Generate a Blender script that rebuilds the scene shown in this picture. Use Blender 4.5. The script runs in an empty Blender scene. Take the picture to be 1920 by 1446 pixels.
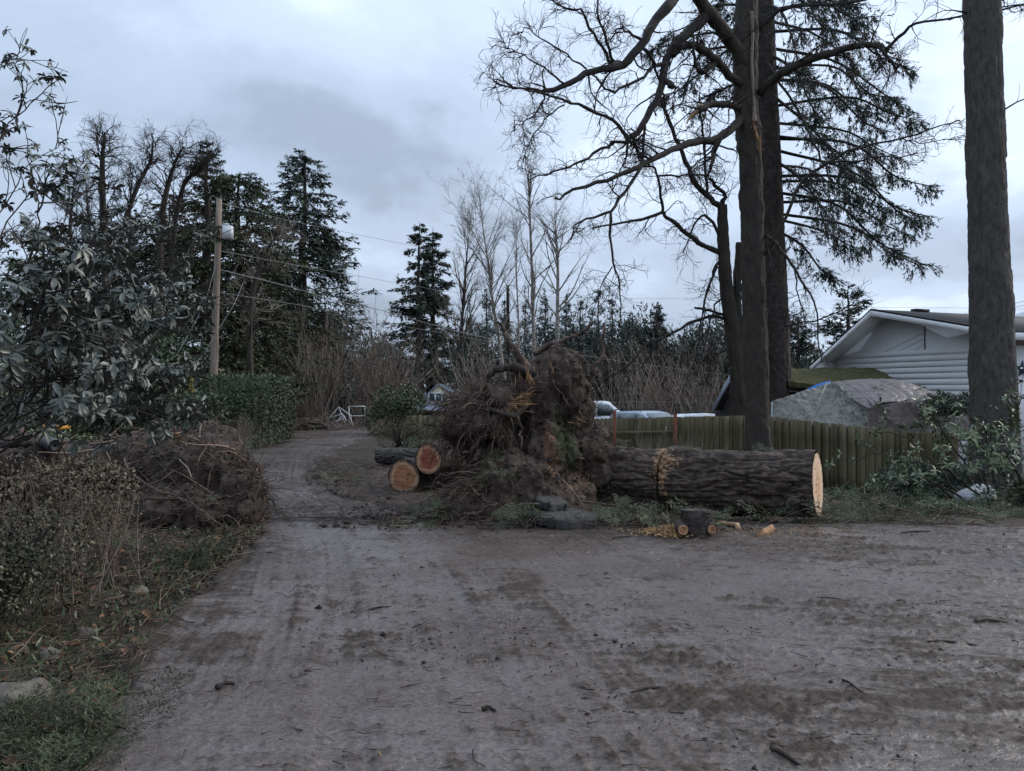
import bpy, math, random
import numpy as np
from mathutils import Vector, Matrix

rng = np.random.default_rng(11)
SC = bpy.context.scene
COL = SC.collection

# ------------------------------------------------------------------ camera
F_PX, HOR, EYE = 1400.0, 735.0, 1.65          # focal length and horizon row of the 1920 px photograph, eye height in m
cam_d = bpy.data.cameras.new('camera')
cam_d.sensor_width = 36.0
cam_d.lens = 36.0 * F_PX / 1920.0
cam_d.shift_y = (HOR - 723.0) / 1920.0
cam_d.clip_start = 0.05
cam_d.clip_end = 2000
cam = bpy.data.objects.new('camera', cam_d)
cam.location = (0, 0, EYE)
cam.rotation_euler = (math.radians(90), 0, 0)
COL.objects.link(cam)
SC.camera = cam

# ------------------------------------------------------------------ world, sun, exposure
SUN_EL, SUN_AZ = math.radians(32), math.radians(70)     # azimuth measured from +Y towards +X
world = bpy.data.worlds.new('World')
SC.world = world
world.use_nodes = True
wn, wl = world.node_tree.nodes, world.node_tree.links
wn.clear()
w_out = wn.new('ShaderNodeOutputWorld')
w_bg = wn.new('ShaderNodeBackground')
w_bg.inputs['Strength'].default_value = 0.1
w_sky = wn.new('ShaderNodeTexSky')
w_sky.sky_type = 'NISHITA'
w_sky.sun_disc = False
w_sky.sun_elevation = SUN_EL
w_sky.sun_rotation = SUN_AZ
w_tc = wn.new('ShaderNodeTexCoord')
w_sep = wn.new('ShaderNodeSeparateXYZ')
wl.new(w_tc.outputs['Generated'], w_sep.inputs[0])


def wmath(op, a, b=None, clamp=False):
    n = wn.new('ShaderNodeMath')
    n.operation = op
    n.use_clamp = clamp
    for i, v in enumerate((a, b)):
        if v is None:
            continue
        if isinstance(v, (int, float)):
            n.inputs[i].default_value = v
        else:
            wl.new(v, n.inputs[i])
    return n.outputs[0]


zc = wmath('ADD', wmath('MAXIMUM', w_sep.outputs['Z'], 0.0), 0.30)
cx = wmath('DIVIDE', w_sep.outputs['X'], zc)
cy = wmath('DIVIDE', w_sep.outputs['Y'], zc)
w_com = wn.new('ShaderNodeCombineXYZ')
wl.new(cx, w_com.inputs[0])
wl.new(cy, w_com.inputs[1])


def wnoise(scale, detail, rough, dist, off):
    m = wn.new('ShaderNodeMapping')
    m.inputs['Location'].default_value = off
    wl.new(w_com.outputs[0], m.inputs['Vector'])
    n = wn.new('ShaderNodeTexNoise')
    n.inputs['Scale'].default_value = scale
    n.inputs['Detail'].default_value = detail
    n.inputs['Roughness'].default_value = rough
    n.inputs['Distortion'].default_value = dist
    wl.new(m.outputs[0], n.inputs['Vector'])
    return n.outputs['Fac']


def wramp(fac, stops):
    r = wn.new('ShaderNodeValToRGB')
    r.color_ramp.interpolation = 'EASE'
    while len(r.color_ramp.elements) < len(stops):
        r.color_ramp.elements.new(0.5)
    for e, (p, c) in zip(r.color_ramp.elements, stops):
        e.position = p
        e.color = (*c, 1)
    wl.new(fac, r.inputs['Fac'])
    return r.outputs['Color']


n1 = wnoise(0.85, 6, 0.50, 0.35, (3.1, 1.4, 0.0))
n2 = wnoise(2.6, 7, 0.55, 0.25, (0.6, 4.2, 2.0))
n3 = wnoise(0.55, 4, 0.5, 0.2, (9.3, 2.2, 5.0))
tone = wmath('ADD', wmath('MULTIPLY', n1, 0.60), wmath('MULTIPLY', n2, 0.40))
# the layer is thinner and brighter towards the side where the sun stands behind it
tone = wmath('ADD', tone, wmath('MULTIPLY', w_sep.outputs['X'], 0.05))
K = 10.0
clouds = wramp(tone, [(0.37, (0.255, 0.305, 0.385)), (0.46, (0.345, 0.415, 0.525)),
                      (0.55, (0.42, 0.505, 0.635)), (0.62, (0.53, 0.62, 0.745)), (0.70, (0.84, 0.85, 0.84))])
w_k = wn.new('ShaderNodeMix')
w_k.data_type = 'RGBA'
w_k.blend_type = 'MULTIPLY'
w_k.inputs[0].default_value = 1.0
wl.new(clouds, w_k.inputs[6])
w_zen = wn.new('ShaderNodeCombineXYZ')                # an overcast sky is brighter overhead than near the horizon
zen = wmath('MULTIPLY', wmath('ADD', wmath('MULTIPLY', wmath('POWER', wmath('MAXIMUM', w_sep.outputs['Z'], 0.0), 2.0), 1.35), 0.90), K)
for i in range(3):
    wl.new(zen, w_zen.inputs[i])
wl.new(w_zen.outputs[0], w_k.inputs[7])
w_mix = wn.new('ShaderNodeMix')
w_mix.data_type = 'RGBA'
cover = wramp(n3, [(0.30, (0.72, 0.72, 0.72)), (0.55, (0.97, 0.97, 0.97))])
wl.new(cover, w_mix.inputs[0])
wl.new(w_sky.outputs[0], w_mix.inputs[6])
wl.new(w_k.outputs[2], w_mix.inputs[7])
wl.new(w_mix.outputs[2], w_bg.inputs['Color'])
wl.new(w_bg.outputs[0], w_out.inputs[0])

sun_d = bpy.data.lights.new('sun', 'SUN')
sun_d.energy = 1.5
sun_d.angle = math.radians(25)
sun_d.color = (1.0, 0.94, 0.85)
sun = bpy.data.objects.new('sun', sun_d)
sun_dir = Vector((math.sin(SUN_AZ) * math.cos(SUN_EL), math.cos(SUN_AZ) * math.cos(SUN_EL), math.sin(SUN_EL)))
sun.rotation_euler = sun_dir.to_track_quat('Z', 'Y').to_euler()
sun.location = (20, 5, 30)
COL.objects.link(sun)

SC.view_settings.view_transform = 'Standard'
SC.view_settings.look = 'None'
SC.view_settings.gamma = 1
SC.view_settings.exposure = 0.74
SC.view_settings.use_curve_mapping = False
SC.render.engine = 'CYCLES'
cy_ = SC.cycles
cy_.max_bounces = 5
cy_.diffuse_bounces = 3
cy_.glossy_bounces = 3
cy_.transmission_bounces = 4
cy_.use_denoising = True
cy_.denoising_prefilter = 'NONE'
cy_.use_adaptive_sampling = False
cy_.caustics_reflective = False
cy_.caustics_refractive = False


# ------------------------------------------------------------------ placing helpers
def P(px, py, d):
    """The point a distance d in front of the camera seen at pixel (px, py) of the 1920 px photograph."""
    return np.array([(px - 960.0) / F_PX * d, d, EYE - (py - HOR) / F_PX * d])


def G(px, py, z=0.0):
    return P(px, py, (EYE - z) * F_PX / (py - HOR))


def sstep(a, b, x):
    t = np.clip((np.asarray(x, float) - a) / (b - a), 0, 1)
    return t * t * (3 - 2 * t)


def unit(v):
    v = np.asarray(v, float)
    return v / np.maximum(np.linalg.norm(v, axis=-1, keepdims=True), 1e-9)


# ------------------------------------------------------------------ noise
def _hash(ix, iy, iz, seed):
    h = (ix.astype(np.int64) * 374761393 + iy.astype(np.int64) * 668265263 + iz.astype(np.int64) * 1274126177
         + seed * 974711) & 0xffffffff
    h = ((h ^ (h >> 13)) * 1274126177) & 0xffffffff
    h = h ^ (h >> 16)
    return (h & 0xffff) / 32767.5 - 1.0


def vnoise(p, seed=0):
    p = np.asarray(p, float)
    i = np.floor(p).astype(np.int64)
    f = p - i
    u = f * f * f * (f * (f * 6 - 15) + 10)
    x, y, z = i[..., 0], i[..., 1], i[..., 2]
    r = 0
    for dx in (0, 1):
        wx = u[..., 0] if dx else 1 - u[..., 0]
        for dy in (0, 1):
            wy = u[..., 1] if dy else 1 - u[..., 1]
            for dz in (0, 1):
                wz = u[..., 2] if dz else 1 - u[..., 2]
                r = r + wx * wy * wz * _hash(x + dx, y + dy, z + dz, seed)
    return r


def fbm(p, octaves=4, seed=0, gain=0.5, lac=2.03):
    p = np.asarray(p, float)
    a, s, r = 1.0, 0.0, 0
    for o in range(octaves):
        r = r + a * vnoise(p * lac ** o, seed + o * 17)
        s += a
        a *= gain
    return r / s


def xyz(x, y, z=0.0):
    x, y = np.broadcast_arrays(np.asarray(x, float), np.asarray(y, float))
    return np.stack([x, y, np.broadcast_to(z, x.shape)], -1)


# ------------------------------------------------------------------ meshes
def make_mesh(name, V, polys, mats=(), smooth=False, tone=None, midx=None, attrs=None):
    me = bpy.data.meshes.new(name)
    V = np.ascontiguousarray(np.asarray(V, np.float32).reshape(-1, 3))
    polys = [np.asarray(p, np.int32) for p in (polys if isinstance(polys, list) else [polys]) if len(p)]
    loops = np.concatenate([p.ravel() for p in polys])
    tot = np.concatenate([np.full(len(p), p.shape[1], np.int32) for p in polys])
    start = np.concatenate([[0], np.cumsum(tot)[:-1]]).astype(np.int32)
    me.vertices.add(len(V))
    me.vertices.foreach_set('co', V.ravel())
    me.loops.add(len(loops))
    me.loops.foreach_set('vertex_index', loops)
    me.polygons.add(len(tot))
    me.polygons.foreach_set('loop_start', start)
    if smooth:
        me.polygons.foreach_set('use_smooth', np.ones(len(tot), bool))
    for m in mats:
        me.materials.append(m)
    if midx is not None:
        me.polygons.foreach_set('material_index', np.asarray(midx, np.int32))
    at = dict(attrs or {})
    if tone is not None:
        at['tone'] = np.broadcast_to(np.asarray(tone, np.float32), (len(V),))
    for k, v in at.items():
        a = me.attributes.new(k, 'FLOAT', 'POINT')
        a.data.foreach_set('value', np.ascontiguousarray(v, dtype=np.float32))
    me.update(calc_edges=True)
    return me


class Geo:
    """Collects vertices, faces and a per-vertex tone and links them as one mesh object."""

    def __init__(self):
        self.V, self.F, self.T, self.M, self.n = [], [], [], [], 0

    def add(self, V, F, tone=0.5, mi=0):
        V = np.asarray(V, float).reshape(-1, 3)
        F = [np.array(F)] if not isinstance(F, list) or np.ndim(F[0]) == 1 else F
        for f in F:
            f = np.asarray(f, np.int64)
            if len(f):
                self.F.append(f + self.n)
                self.M.append(np.full(len(f), mi))
        self.V.append(V)
        self.T.append(np.broadcast_to(np.asarray(tone, float), (len(V),)))
        self.n += len(V)
        return self

    def box(self, c, s, rz=0.0, tone=0.5, mi=0, R=None):
        x = np.array([[-1, -1, -1], [1, -1, -1], [1, 1, -1], [-1, 1, -1], [-1, -1, 1], [1, -1, 1], [1, 1, 1], [-1, 1, 1]], float)
        v = x * np.asarray(s, float) / 2
        if R is None:
            cz, sz = math.cos(rz), math.sin(rz)
            R = np.array([[cz, -sz, 0], [sz, cz, 0], [0, 0, 1]])
        v = v @ np.asarray(R).T + np.asarray(c, float)
        f = [[0, 3, 2, 1], [4, 5, 6, 7], [0, 1, 5, 4], [1, 2, 6, 5], [2, 3, 7, 6], [3, 0, 4, 7]]
        return self.add(v, f, tone, mi)

    def tube(self, PTS, RAD, sides=6, tone=0.5, caps=False, mi=0):
        PTS = np.asarray(PTS, float)
        if PTS.ndim == 2:
            PTS = PTS[None]
        RAD = np.broadcast_to(np.asarray(RAD, float), PTS.shape[:2])
        V, Fq = tube_arrays(PTS, RAD, sides)
        t = np.asarray(tone, float)
        if t.ndim == 1 and len(t) == len(PTS):
            t = np.repeat(t, PTS.shape[1] * sides)
        base = self.n
        self.add(V, Fq, t, mi)
        if caps:
            for b in range(PTS.shape[0]):
                for end in (0, PTS.shape[1] - 1):
                    ids = base + (b * PTS.shape[1] + end) * sides + np.arange(sides)
                    self.F.append(np.array([ids[::-1] if end == 0 else ids]))
                    self.M.append(np.array([mi]))
        return self

    def mesh(self, name, mats, org=(0, 0, 0), smooth=True):
        V = np.concatenate(self.V) - np.asarray(org, float)
        mats = mats if isinstance(mats, (list, tuple)) else [mats]
        return make_mesh(name, V, self.F, mats, smooth, np.concatenate(self.T), np.concatenate(self.M))

    def build(self, name, mats, parent=None, org=None, smooth=True, kind=None):
        base = ORG.get(parent.name, (0, 0, 0)) if parent is not None else (org if org is not None else (0, 0, 0))
        return link(name, self.mesh(name, mats, base, smooth), parent, None if parent is not None else base, kind)


ORG = {}


def link(name, me, parent=None, loc=None, kind=None):
    o = bpy.data.objects.new(name, me)
    COL.objects.link(o)
    if parent is not None:
        o.parent = parent
        ORG[o.name] = ORG.get(parent.name, (0, 0, 0))
    elif loc is not None:
        o.location = loc
        ORG[o.name] = tuple(loc)
    if kind:
        o['kind'] = kind
    return o


def tag(o, label, cat, group=None):
    o['label'] = label
    o['category'] = cat
    if group:
        o['group'] = group
    return o


def thing(name, label, cat, loc, group=None):
    o = bpy.data.objects.new(name, None)
    o.empty_display_size = 0.2
    COL.objects.link(o)
    o.location = loc
    ORG[o.name] = tuple(float(v) for v in loc)
    return tag(o, label, cat, group)


def tube_arrays(PTS, RAD, sides):
    B, N, _ = PTS.shape
    T = np.empty_like(PTS)
    T[:, 1:-1] = PTS[:, 2:] - PTS[:, :-2]
    T[:, 0] = PTS[:, 1] - PTS[:, 0]
    T[:, -1] = PTS[:, -1] - PTS[:, -2]
    T = unit(T)
    mean = unit(PTS[:, -1] - PTS[:, 0])
    ax = np.argmin(np.abs(mean), axis=1)
    ref = np.eye(3)[ax][:, None, :]
    U = unit(ref - (ref * T).sum(-1, keepdims=True) * T)
    W = np.cross(T, U)
    a = np.arange(sides) / sides * 2 * np.pi
    V = PTS[:, :, None, :] + RAD[:, :, None, None] * (np.cos(a)[None, None, :, None] * U[:, :, None, :]
                                                     + np.sin(a)[None, None, :, None] * W[:, :, None, :])
    b, i, s = np.meshgrid(np.arange(B), np.arange(N - 1), np.arange(sides), indexing='ij')
    s2 = (s + 1) % sides
    base = b * N * sides
    q = np.stack([base + i * sides + s, base + i * sides + s2, base + (i + 1) * sides + s2, base + (i + 1) * sides + s], -1)
    return V.reshape(-1, 3), q.reshape(-1, 4)


def smooth_line(pts, n):
    """Catmull-Rom through pts (k, m) sampled at n points."""
    p = np.asarray(pts, float)
    if len(p) < 3:
        t = np.linspace(0, 1, n)[:, None]
        return p[0] * (1 - t) + p[-1] * t
    q = np.vstack([2 * p[0] - p[1], p, 2 * p[-1] - p[-2]])
    u = np.linspace(0, len(p) - 1 - 1e-6, n)
    i = u.astype(int)
    t = (u - i)[:, None]
    a, b, c, d = q[i], q[i + 1], q[i + 2], q[i + 3]
    return 0.5 * (2 * b + (c - a) * t + (2 * a - 5 * b + 4 * c - d) * t ** 2 + (3 * b - a - 3 * c + d) * t ** 3)


def walk(start, dirs, length, npts, wander=0.15, grav=0.0, seed_rng=None):
    """B random-walk polylines at once -> (B, npts, 3)."""
    r = seed_rng or rng
    start, d = np.asarray(start, float), unit(dirs)
    B = len(start)
    step = (np.asarray(length, float) / (npts - 1)) * np.ones(B)
    out = np.empty((B, npts, 3))
    out[:, 0] = start
    g = np.broadcast_to(np.asarray(grav, float), (B,))
    for k in range(1, npts):
        out[:, k] = out[:, k - 1] + d * step[:, None]
        d = d + r.normal(0, wander, (B, 3))
        d[:, 2] += g
        d = unit(d)
    return out


def spawn(PTS, RAD, k, tmin=0.2, tmax=1.0, ang=0.8, ang_sd=0.25, r=None, up=0.0):
    """k children on each parent polyline: start, direction, parent radius there, parameter."""
    r = r or rng
    B, N, _ = PTS.shape
    t = r.uniform(tmin, tmax, (B, k)) * (N - 1)
    i = np.minimum(t.astype(int), N - 2)
    f = (t - i)[..., None]
    bi = np.arange(B)[:, None]
    a, b = PTS[bi, i], PTS[bi, i + 1]
    s = a * (1 - f) + b * f
    T = unit(b - a)
    rad = RAD[bi, i] * (1 - f[..., 0]) + RAD[bi, i + 1] * f[..., 0]
    v = r.normal(0, 1, (B, k, 3))
    v = unit(v - (v * T).sum(-1, keepdims=True) * T)
    th = r.normal(ang, ang_sd, (B, k, 1))
    d = np.cos(th) * T + np.sin(th) * v
    d[..., 2] += up
    return s.reshape(-1, 3), unit(d).reshape(-1, 3), rad.ravel(), (t / (N - 1)).ravel()


def taper(B, N, r0, r1, p=1.0):
    t = np.linspace(0, 1, N) ** p
    return np.asarray(r0, float).reshape(-1, 1) * (1 - t) + np.asarray(r1, float).reshape(-1, 1) * t if np.ndim(r0) else \
        np.broadcast_to(r0 * (1 - t) + r1 * t, (B, N))


def blades(geo, pos, d, nrm, length, width, tone=0.5, bend=0.0, mi=0):
    """Small foliage: one four-cornered blade (two triangles, folded along its length) at each pos."""
    pos, d = np.asarray(pos, float), unit(d)
    n = len(pos)
    length = np.broadcast_to(np.asarray(length, float), (n,))[:, None]
    width = np.broadcast_to(np.asarray(width, float), (n,))[:, None]
    s = unit(np.cross(d, nrm))
    up = np.cross(s, d)
    m = pos + d * length * 0.45 + up * length * bend
    V = np.stack([pos, m + s * width / 2, pos + d * length, m - s * width / 2], 1)
    F = np.arange(n * 4).reshape(n, 4)
    t = np.broadcast_to(np.asarray(tone, float), (n,))
    geo.add(V.reshape(-1, 3), F, np.repeat(t, 4), mi)


LEAF_F4 = np.array([[1, 3, 6, 5], [5, 6, 4, 2]])
LEAF_F3 = np.array([[0, 1, 5], [0, 5, 2], [3, 7, 6], [6, 7, 4]])


def leaf_verts(L=1.0, W=0.34, droop=0.18, fold=0.25):
    """A broad oblong leaf along +Y, upper face +Z; eight corners with a folded midrib and a drooping tip."""
    pts = [(0, 0), (-.42, .36), (.42, .36), (-.46, .70), (.46, .70), (0, .34), (0, .70), (0, 1)]
    v = []
    for x, y in pts:
        z = abs(x) * W * fold * 2 - droop * y * y
        v.append((x * W, y * (1 - .1 * droop), z))
    return np.array(v) * L


def leaf_batch(geo, pos, d, nrm, length, tone=0.5, W=0.36, droop=0.18, fold=0.25, mi=0):
    pos, d = np.asarray(pos, float), unit(d)
    n = len(pos)
    s = unit(np.cross(d, nrm))
    up = np.cross(s, d)
    lv = leaf_verts(1.0, W, droop, fold)
    L = np.broadcast_to(np.asarray(length, float), (n,))[:, None, None]
    V = pos[:, None, :] + L * (lv[None, :, 0:1] * s[:, None, :] + lv[None, :, 1:2] * d[:, None, :] + lv[None, :, 2:3] * up[:, None, :])
    o = (np.arange(n) * 8)[:, None, None]
    geo.add(V.reshape(-1, 3), [(LEAF_F4[None] + o).reshape(-1, 4), (LEAF_F3[None] + o).reshape(-1, 3)],
            np.repeat(np.broadcast_to(np.asarray(tone, float), (n,)), 8), mi)


def frame_matrix(pos, d, nrm, scale=1.0):
    d = unit(d)
    s = unit(np.cross(d, nrm))
    up = np.cross(s, d)
    M = np.eye(4)
    M[:3, 0], M[:3, 1], M[:3, 2], M[:3, 3] = s * scale, d * scale, up * scale, pos
    return Matrix(M.tolist())


def blob(ellipsoids, voxel, org):
    """One closed lump of overlapping ellipsoids (centre, radii), remeshed to an even skin -> verts (world), quads."""
    import bmesh
    bm = bmesh.new()
    for c, r in ellipsoids:
        m = Matrix.Translation(Vector(c) - Vector(org)) @ Matrix.Diagonal((*r, 1.0))
        bmesh.ops.create_icosphere(bm, subdivisions=3, radius=1.0, matrix=m)
    me = bpy.data.meshes.new('lump')
    bm.to_mesh(me)
    bm.free()
    o = bpy.data.objects.new('lump', me)
    COL.objects.link(o)
    md = o.modifiers.new('skin', 'REMESH')
    md.mode = 'VOXEL'
    md.voxel_size = voxel
    dg = bpy.context.evaluated_depsgraph_get()
    ev = o.evaluated_get(dg)
    m2 = ev.to_mesh()
    n = len(m2.vertices)
    V = np.empty(n * 3, np.float32)
    m2.vertices.foreach_get('co', V)
    N = np.empty(n * 3, np.float32)
    m2.vertices.foreach_get('normal', N)
    polys = [tuple(p.vertices) for p in m2.polygons]
    q = np.array([p for p in polys if len(p) == 4]).reshape(-1, 4)
    t = np.array([p for p in polys if len(p) == 3]).reshape(-1, 3)
    ev.to_mesh_clear()
    bpy.data.objects.remove(o)
    bpy.data.meshes.remove(me)
    return V.reshape(-1, 3).astype(float) + np.asarray(org, float), N.reshape(-1, 3).astype(float), [q, t]


# ------------------------------------------------------------------ materials
def mat(name, cols, scale=4.0, detail=5, rough=0.8, bump=0.0, bscale=None, stretch=(1, 1, 1), tone=0.0, tcol=None,
        spec=0.3, pos=(0.3, 0.7), rough2=None, distort=0.0, metallic=0.0, trans=0.0):
    """Noise between two or three colours; attribute 'tone' (a per-leaf or per-strand constant) shifts the mix."""
    m = bpy.data.materials.new(name)
    m.use_nodes = True
    n, l = m.node_tree.nodes, m.node_tree.links
    b = n['Principled BSDF']
    tc = n.new('ShaderNodeTexCoord')
    mp = n.new('ShaderNodeMapping')
    mp.inputs['Scale'].default_value = stretch
    l.new(tc.outputs['Object'], mp.inputs['Vector'])
    nz = n.new('ShaderNodeTexNoise')
    nz.inputs['Scale'].default_value = scale
    nz.inputs['Detail'].default_value = detail
    nz.inputs['Roughness'].default_value = 0.66
    nz.inputs['Distortion'].default_value = distort
    l.new(mp.outputs[0], nz.inputs['Vector'])
    fac = nz.outputs['Fac']
    if tone:
        at = n.new('ShaderNodeAttribute')
        at.attribute_name = 'tone'
        a = n.new('ShaderNodeMath')
        a.operation = 'MULTIPLY_ADD'
        l.new(at.outputs['Fac'], a.inputs[0])
        a.inputs[1].default_value = tone
        s = n.new('ShaderNodeMath')
        s.operation = 'SUBTRACT'
        l.new(fac, s.inputs[0])
        s.inputs[1].default_value = tone / 2
        l.new(s.outputs[0], a.inputs[2])
        fac = a.outputs[0]
    r = n.new('ShaderNodeValToRGB')
    k = len(cols)
    while len(r.color_ramp.elements) < k:
        r.color_ramp.elements.new(0.5)
    for i, e in enumerate(r.color_ramp.elements):
        e.position = pos[0] + (pos[1] - pos[0]) * i / (k - 1)
        e.color = (*cols[i], 1)
    l.new(fac, r.inputs['Fac'])
    l.new(r.outputs['Color'], b.inputs['Base Color'])
    b.inputs['Roughness'].default_value = rough
    b.inputs['Specular IOR Level'].default_value = spec
    b.inputs['Metallic'].default_value = metallic
    if rough2 is not None:
        mr = n.new('ShaderNodeMapRange')
        mr.inputs['From Min'].default_value = 0.3
        mr.inputs['From Max'].default_value = 0.7
        mr.inputs['To Min'].default_value = rough
        mr.inputs['To Max'].default_value = rough2
        l.new(nz.outputs['Fac'], mr.inputs['Value'])
        l.new(mr.outputs[0], b.inputs['Roughness'])
    if bump:
        nb = n.new('ShaderNodeTexNoise')
        nb.inputs['Scale'].default_value = bscale or scale * 4
        nb.inputs['Detail'].default_value = 6
        l.new(mp.outputs[0], nb.inputs['Vector'])
        bp = n.new('ShaderNodeBump')
        bp.inputs['Strength'].default_value = bump
        bp.inputs['Distance'].default_value = 0.02
        l.new(nb.outputs['Fac'], bp.inputs['Height'])
        l.new(bp.outputs[0], b.inputs['Normal'])
    return m


M = {}
M['soil'] = mat('soil', [(.024, .017, .014), (.055, .039, .031), (.095, .068, .054)], 6, 10, .9, 1.0, 38, spec=.2)
M['dark_soil'] = mat('dark_soil', [(.018, .012, .010), (.044, .030, .024), (.085, .060, .047)], 7, 10, .8, 1.0, 46, spec=.3)
M['root'] = mat('root', [(.026, .018, .015), (.078, .052, .040), (.19, .130, .092)], 9, 4, .85, .3, 60, tone=.55)
M['dark_root'] = mat('dark_root', [(.014, .010, .009), (.032, .022, .018)], 9, 4, .8, .4, 50, spec=.3)
M['fir_bark'] = mat('fir_bark', [(.018, .014, .013), (.045, .036, .032), (.085, .068, .058)], 7, 8, .85, .7, 40, (1, 1, 1), spec=.25)
M['old_bark'] = mat('old_bark', [(.050, .044, .041), (.074, .066, .061), (.100, .091, .083)], 16, 9, .9, 1.0, 60, (1, 1, .35), spec=.2)
M['mossy_bark'] = mat('mossy_bark', [(.022, .018, .017), (.040, .033, .029), (.048, .041, .034), (.052, .048, .032), (.064, .063, .036)], 3.2, 9, .9, .9, 34, (1, 1, .5), spec=.2, pos=(.28, .76))
M['limb'] = mat('limb', [(.018, .015, .015), (.032, .027, .025), (.05, .046, .034)], 4, 5, .85, .3, 40, spec=.2)
M['twig'] = mat('twig', [(.022, .017, .017), (.042, .032, .030)], 3, 2, .85, spec=.2, tone=.4)
M['pale_twig'] = mat('pale_twig', [(.11, .09, .075), (.20, .165, .138), (.30, .255, .215)], 2, 2, .85, spec=.2, tone=.8)
M['red_twig'] = mat('red_twig', [(.075, .054, .047), (.14, .102, .086), (.20, .158, .132)], 2, 2, .85, spec=.2, tone=.8)
M['birch_bark'] = mat('birch_bark', [(.07, .062, .054), (.22, .20, .175), (.34, .315, .28)], 5, 6, .7, .2, 30, (1, 1, 2.2), spec=.3)
M['fir_needle'] = mat('fir_needle', [(.028, .038, .030), (.056, .072, .054), (.095, .115, .085)], 1.5, 3, .75, tone=.7, spec=.3)
M['cedar_needle'] = mat('cedar_needle', [(.032, .040, .024), (.060, .072, .040), (.10, .112, .064)], 1.2, 3, .75, tone=.7, spec=.3)
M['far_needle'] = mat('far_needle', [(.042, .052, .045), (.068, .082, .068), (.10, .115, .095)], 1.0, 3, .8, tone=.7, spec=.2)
M['litter_needle'] = mat('litter_needle', [(.030, .036, .018), (.056, .068, .034), (.10, .118, .066)], 2.5, 3, .7, tone=.8, spec=.3)
M['rhodo_leaf'] = mat('rhodo_leaf', [(.032, .038, .029), (.058, .067, .052), (.10, .109, .086)], 6, 3, .42, tone=.8, spec=.55)
M['pale_leaf'] = mat('pale_leaf', [(.04, .062, .028), (.085, .115, .052), (.17, .19, .085)], 6, 3, .42, tone=.8, spec=.5)
M['hedge_leaf'] = mat('hedge_leaf', [(.024, .036, .016), (.048, .066, .030), (.085, .105, .048)], 3, 3, .5, tone=.7, spec=.45)
M['brown_leaf'] = mat('brown_leaf', [(.05, .042, .022), (.085, .068, .038), (.14, .105, .066)], 3, 3, .55, tone=.8, spec=.4)
M['dead_leaf'] = mat('dead_leaf', [(.09, .045, .025), (.18, .095, .05), (.28, .17, .09)], 8, 3, .7, tone=.8, spec=.3)
M['cut_wood'] = mat('cut_wood', [(.36, .20, .11), (.48, .30, .18), (.56, .38, .25)], 5, 5, .7, .15, 60, spec=.25)
M['orange_wood'] = mat('orange_wood', [(.26, .10, .045), (.38, .165, .075), (.45, .22, .11)], 7, 5, .75, .25, 60, spec=.25)
M['red_wood'] = mat('red_wood', [(.22, .06, .038), (.32, .095, .06), (.36, .13, .08)], 6, 5, .7, .2, 60, spec=.25)
M['splinter'] = mat('splinter', [(.10, .052, .028), (.24, .135, .068), (.40, .25, .14)], 12, 5, .75, .4, 60, (1, 1, .2), spec=.2)
M['sawdust'] = mat('sawdust', [(.26, .15, .07), (.40, .25, .12), (.5, .34, .18)], 20, 4, .95, .5, 120, spec=.1, tone=.6)
M['moss'] = mat('moss', [(.030, .026, .018), (.050, .046, .024), (.072, .072, .030), (.095, .092, .04)], 5, 8, .95, .8, 60, spec=.1, tone=.5)
M['asphalt'] = mat('asphalt', [(.035, .033, .032), (.06, .057, .055), (.085, .08, .077)], 30, 4, .8, .8, 180, spec=.3)
M['fence_wood'] = mat('fence_wood', [(.070, .060, .032), (.115, .100, .056), (.165, .146, .09)], 3, 6, .85, .35, 40, (3, 3, .35), tone=.6, spec=.2)
M['post_wood'] = mat('post_wood', [(.13, .045, .028), (.20, .075, .045)], 5, 5, .8, .3, 50, spec=.2)
M['pole_wood'] = mat('pole_wood', [(.10, .075, .06), (.20, .155, .125), (.27, .22, .18)], 6, 6, .85, .4, 50, (4, 4, .15), spec=.2)
M['white_paint'] = mat('white_paint', [(.72, .72, .72), (.80, .80, .80)], 1.5, 5, .6, .05, 20, spec=.3)
M['siding'] = mat('siding', [(.74, .74, .73), (.79, .79, .79)], 1.2, 4, .65, 0, 20, (1, 1, 1), spec=.25)
M['yellow_trim'] = mat('yellow_trim', [(.55, .40, .20), (.62, .48, .28)], 3, 4, .6, spec=.3)
M['shingle'] = mat('shingle', [(.045, .043, .043), (.085, .08, .078), (.11, .105, .10)], 14, 6, .9, .5, 40, spec=.2)
M['roof_edge'] = mat('roof_edge', [(.018, .018, .02), (.03, .03, .032)], 4, 3, .8, spec=.2)
M['grey_tarp'] = mat('grey_tarp', [(.12, .118, .098), (.22, .215, .185), (.32, .315, .28)], 4.5, 9, .55, .8, 12, spec=.35)
M['brown_tarp'] = mat('brown_tarp', [(.075, .058, .052), (.115, .088, .080), (.17, .138, .13)], 2.5, 7, .42, .35, 12, spec=.5)
M['blue_tarp'] = mat('blue_tarp', [(.02, .14, .5), (.03, .2, .62)], 4, 3, .5, spec=.4)
M['steel'] = mat('steel', [(.45, .47, .48), (.6, .62, .63)], 5, 3, .45, spec=.5)
M['wire'] = mat('wire', [(.16, .165, .175), (.2, .205, .215)], 2, 2, .6, spec=.3)
M['black'] = mat('black', [(.012, .012, .013), (.02, .02, .021)], 4, 3, .6, spec=.4)
M['plastic_pipe'] = mat('plastic_pipe', [(.03, .03, .033), (.055, .055, .058)], 6, 4, .5, .1, 40, spec=.5)
M['yellow_paint'] = mat('yellow_paint', [(.65, .42, .03), (.75, .5, .05)], 4, 3, .5, spec=.4)
M['orange_plastic'] = mat('orange_plastic', [(.75, .25, .02), (.85, .36, .04)], 9, 3, .5, spec=.4)
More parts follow.
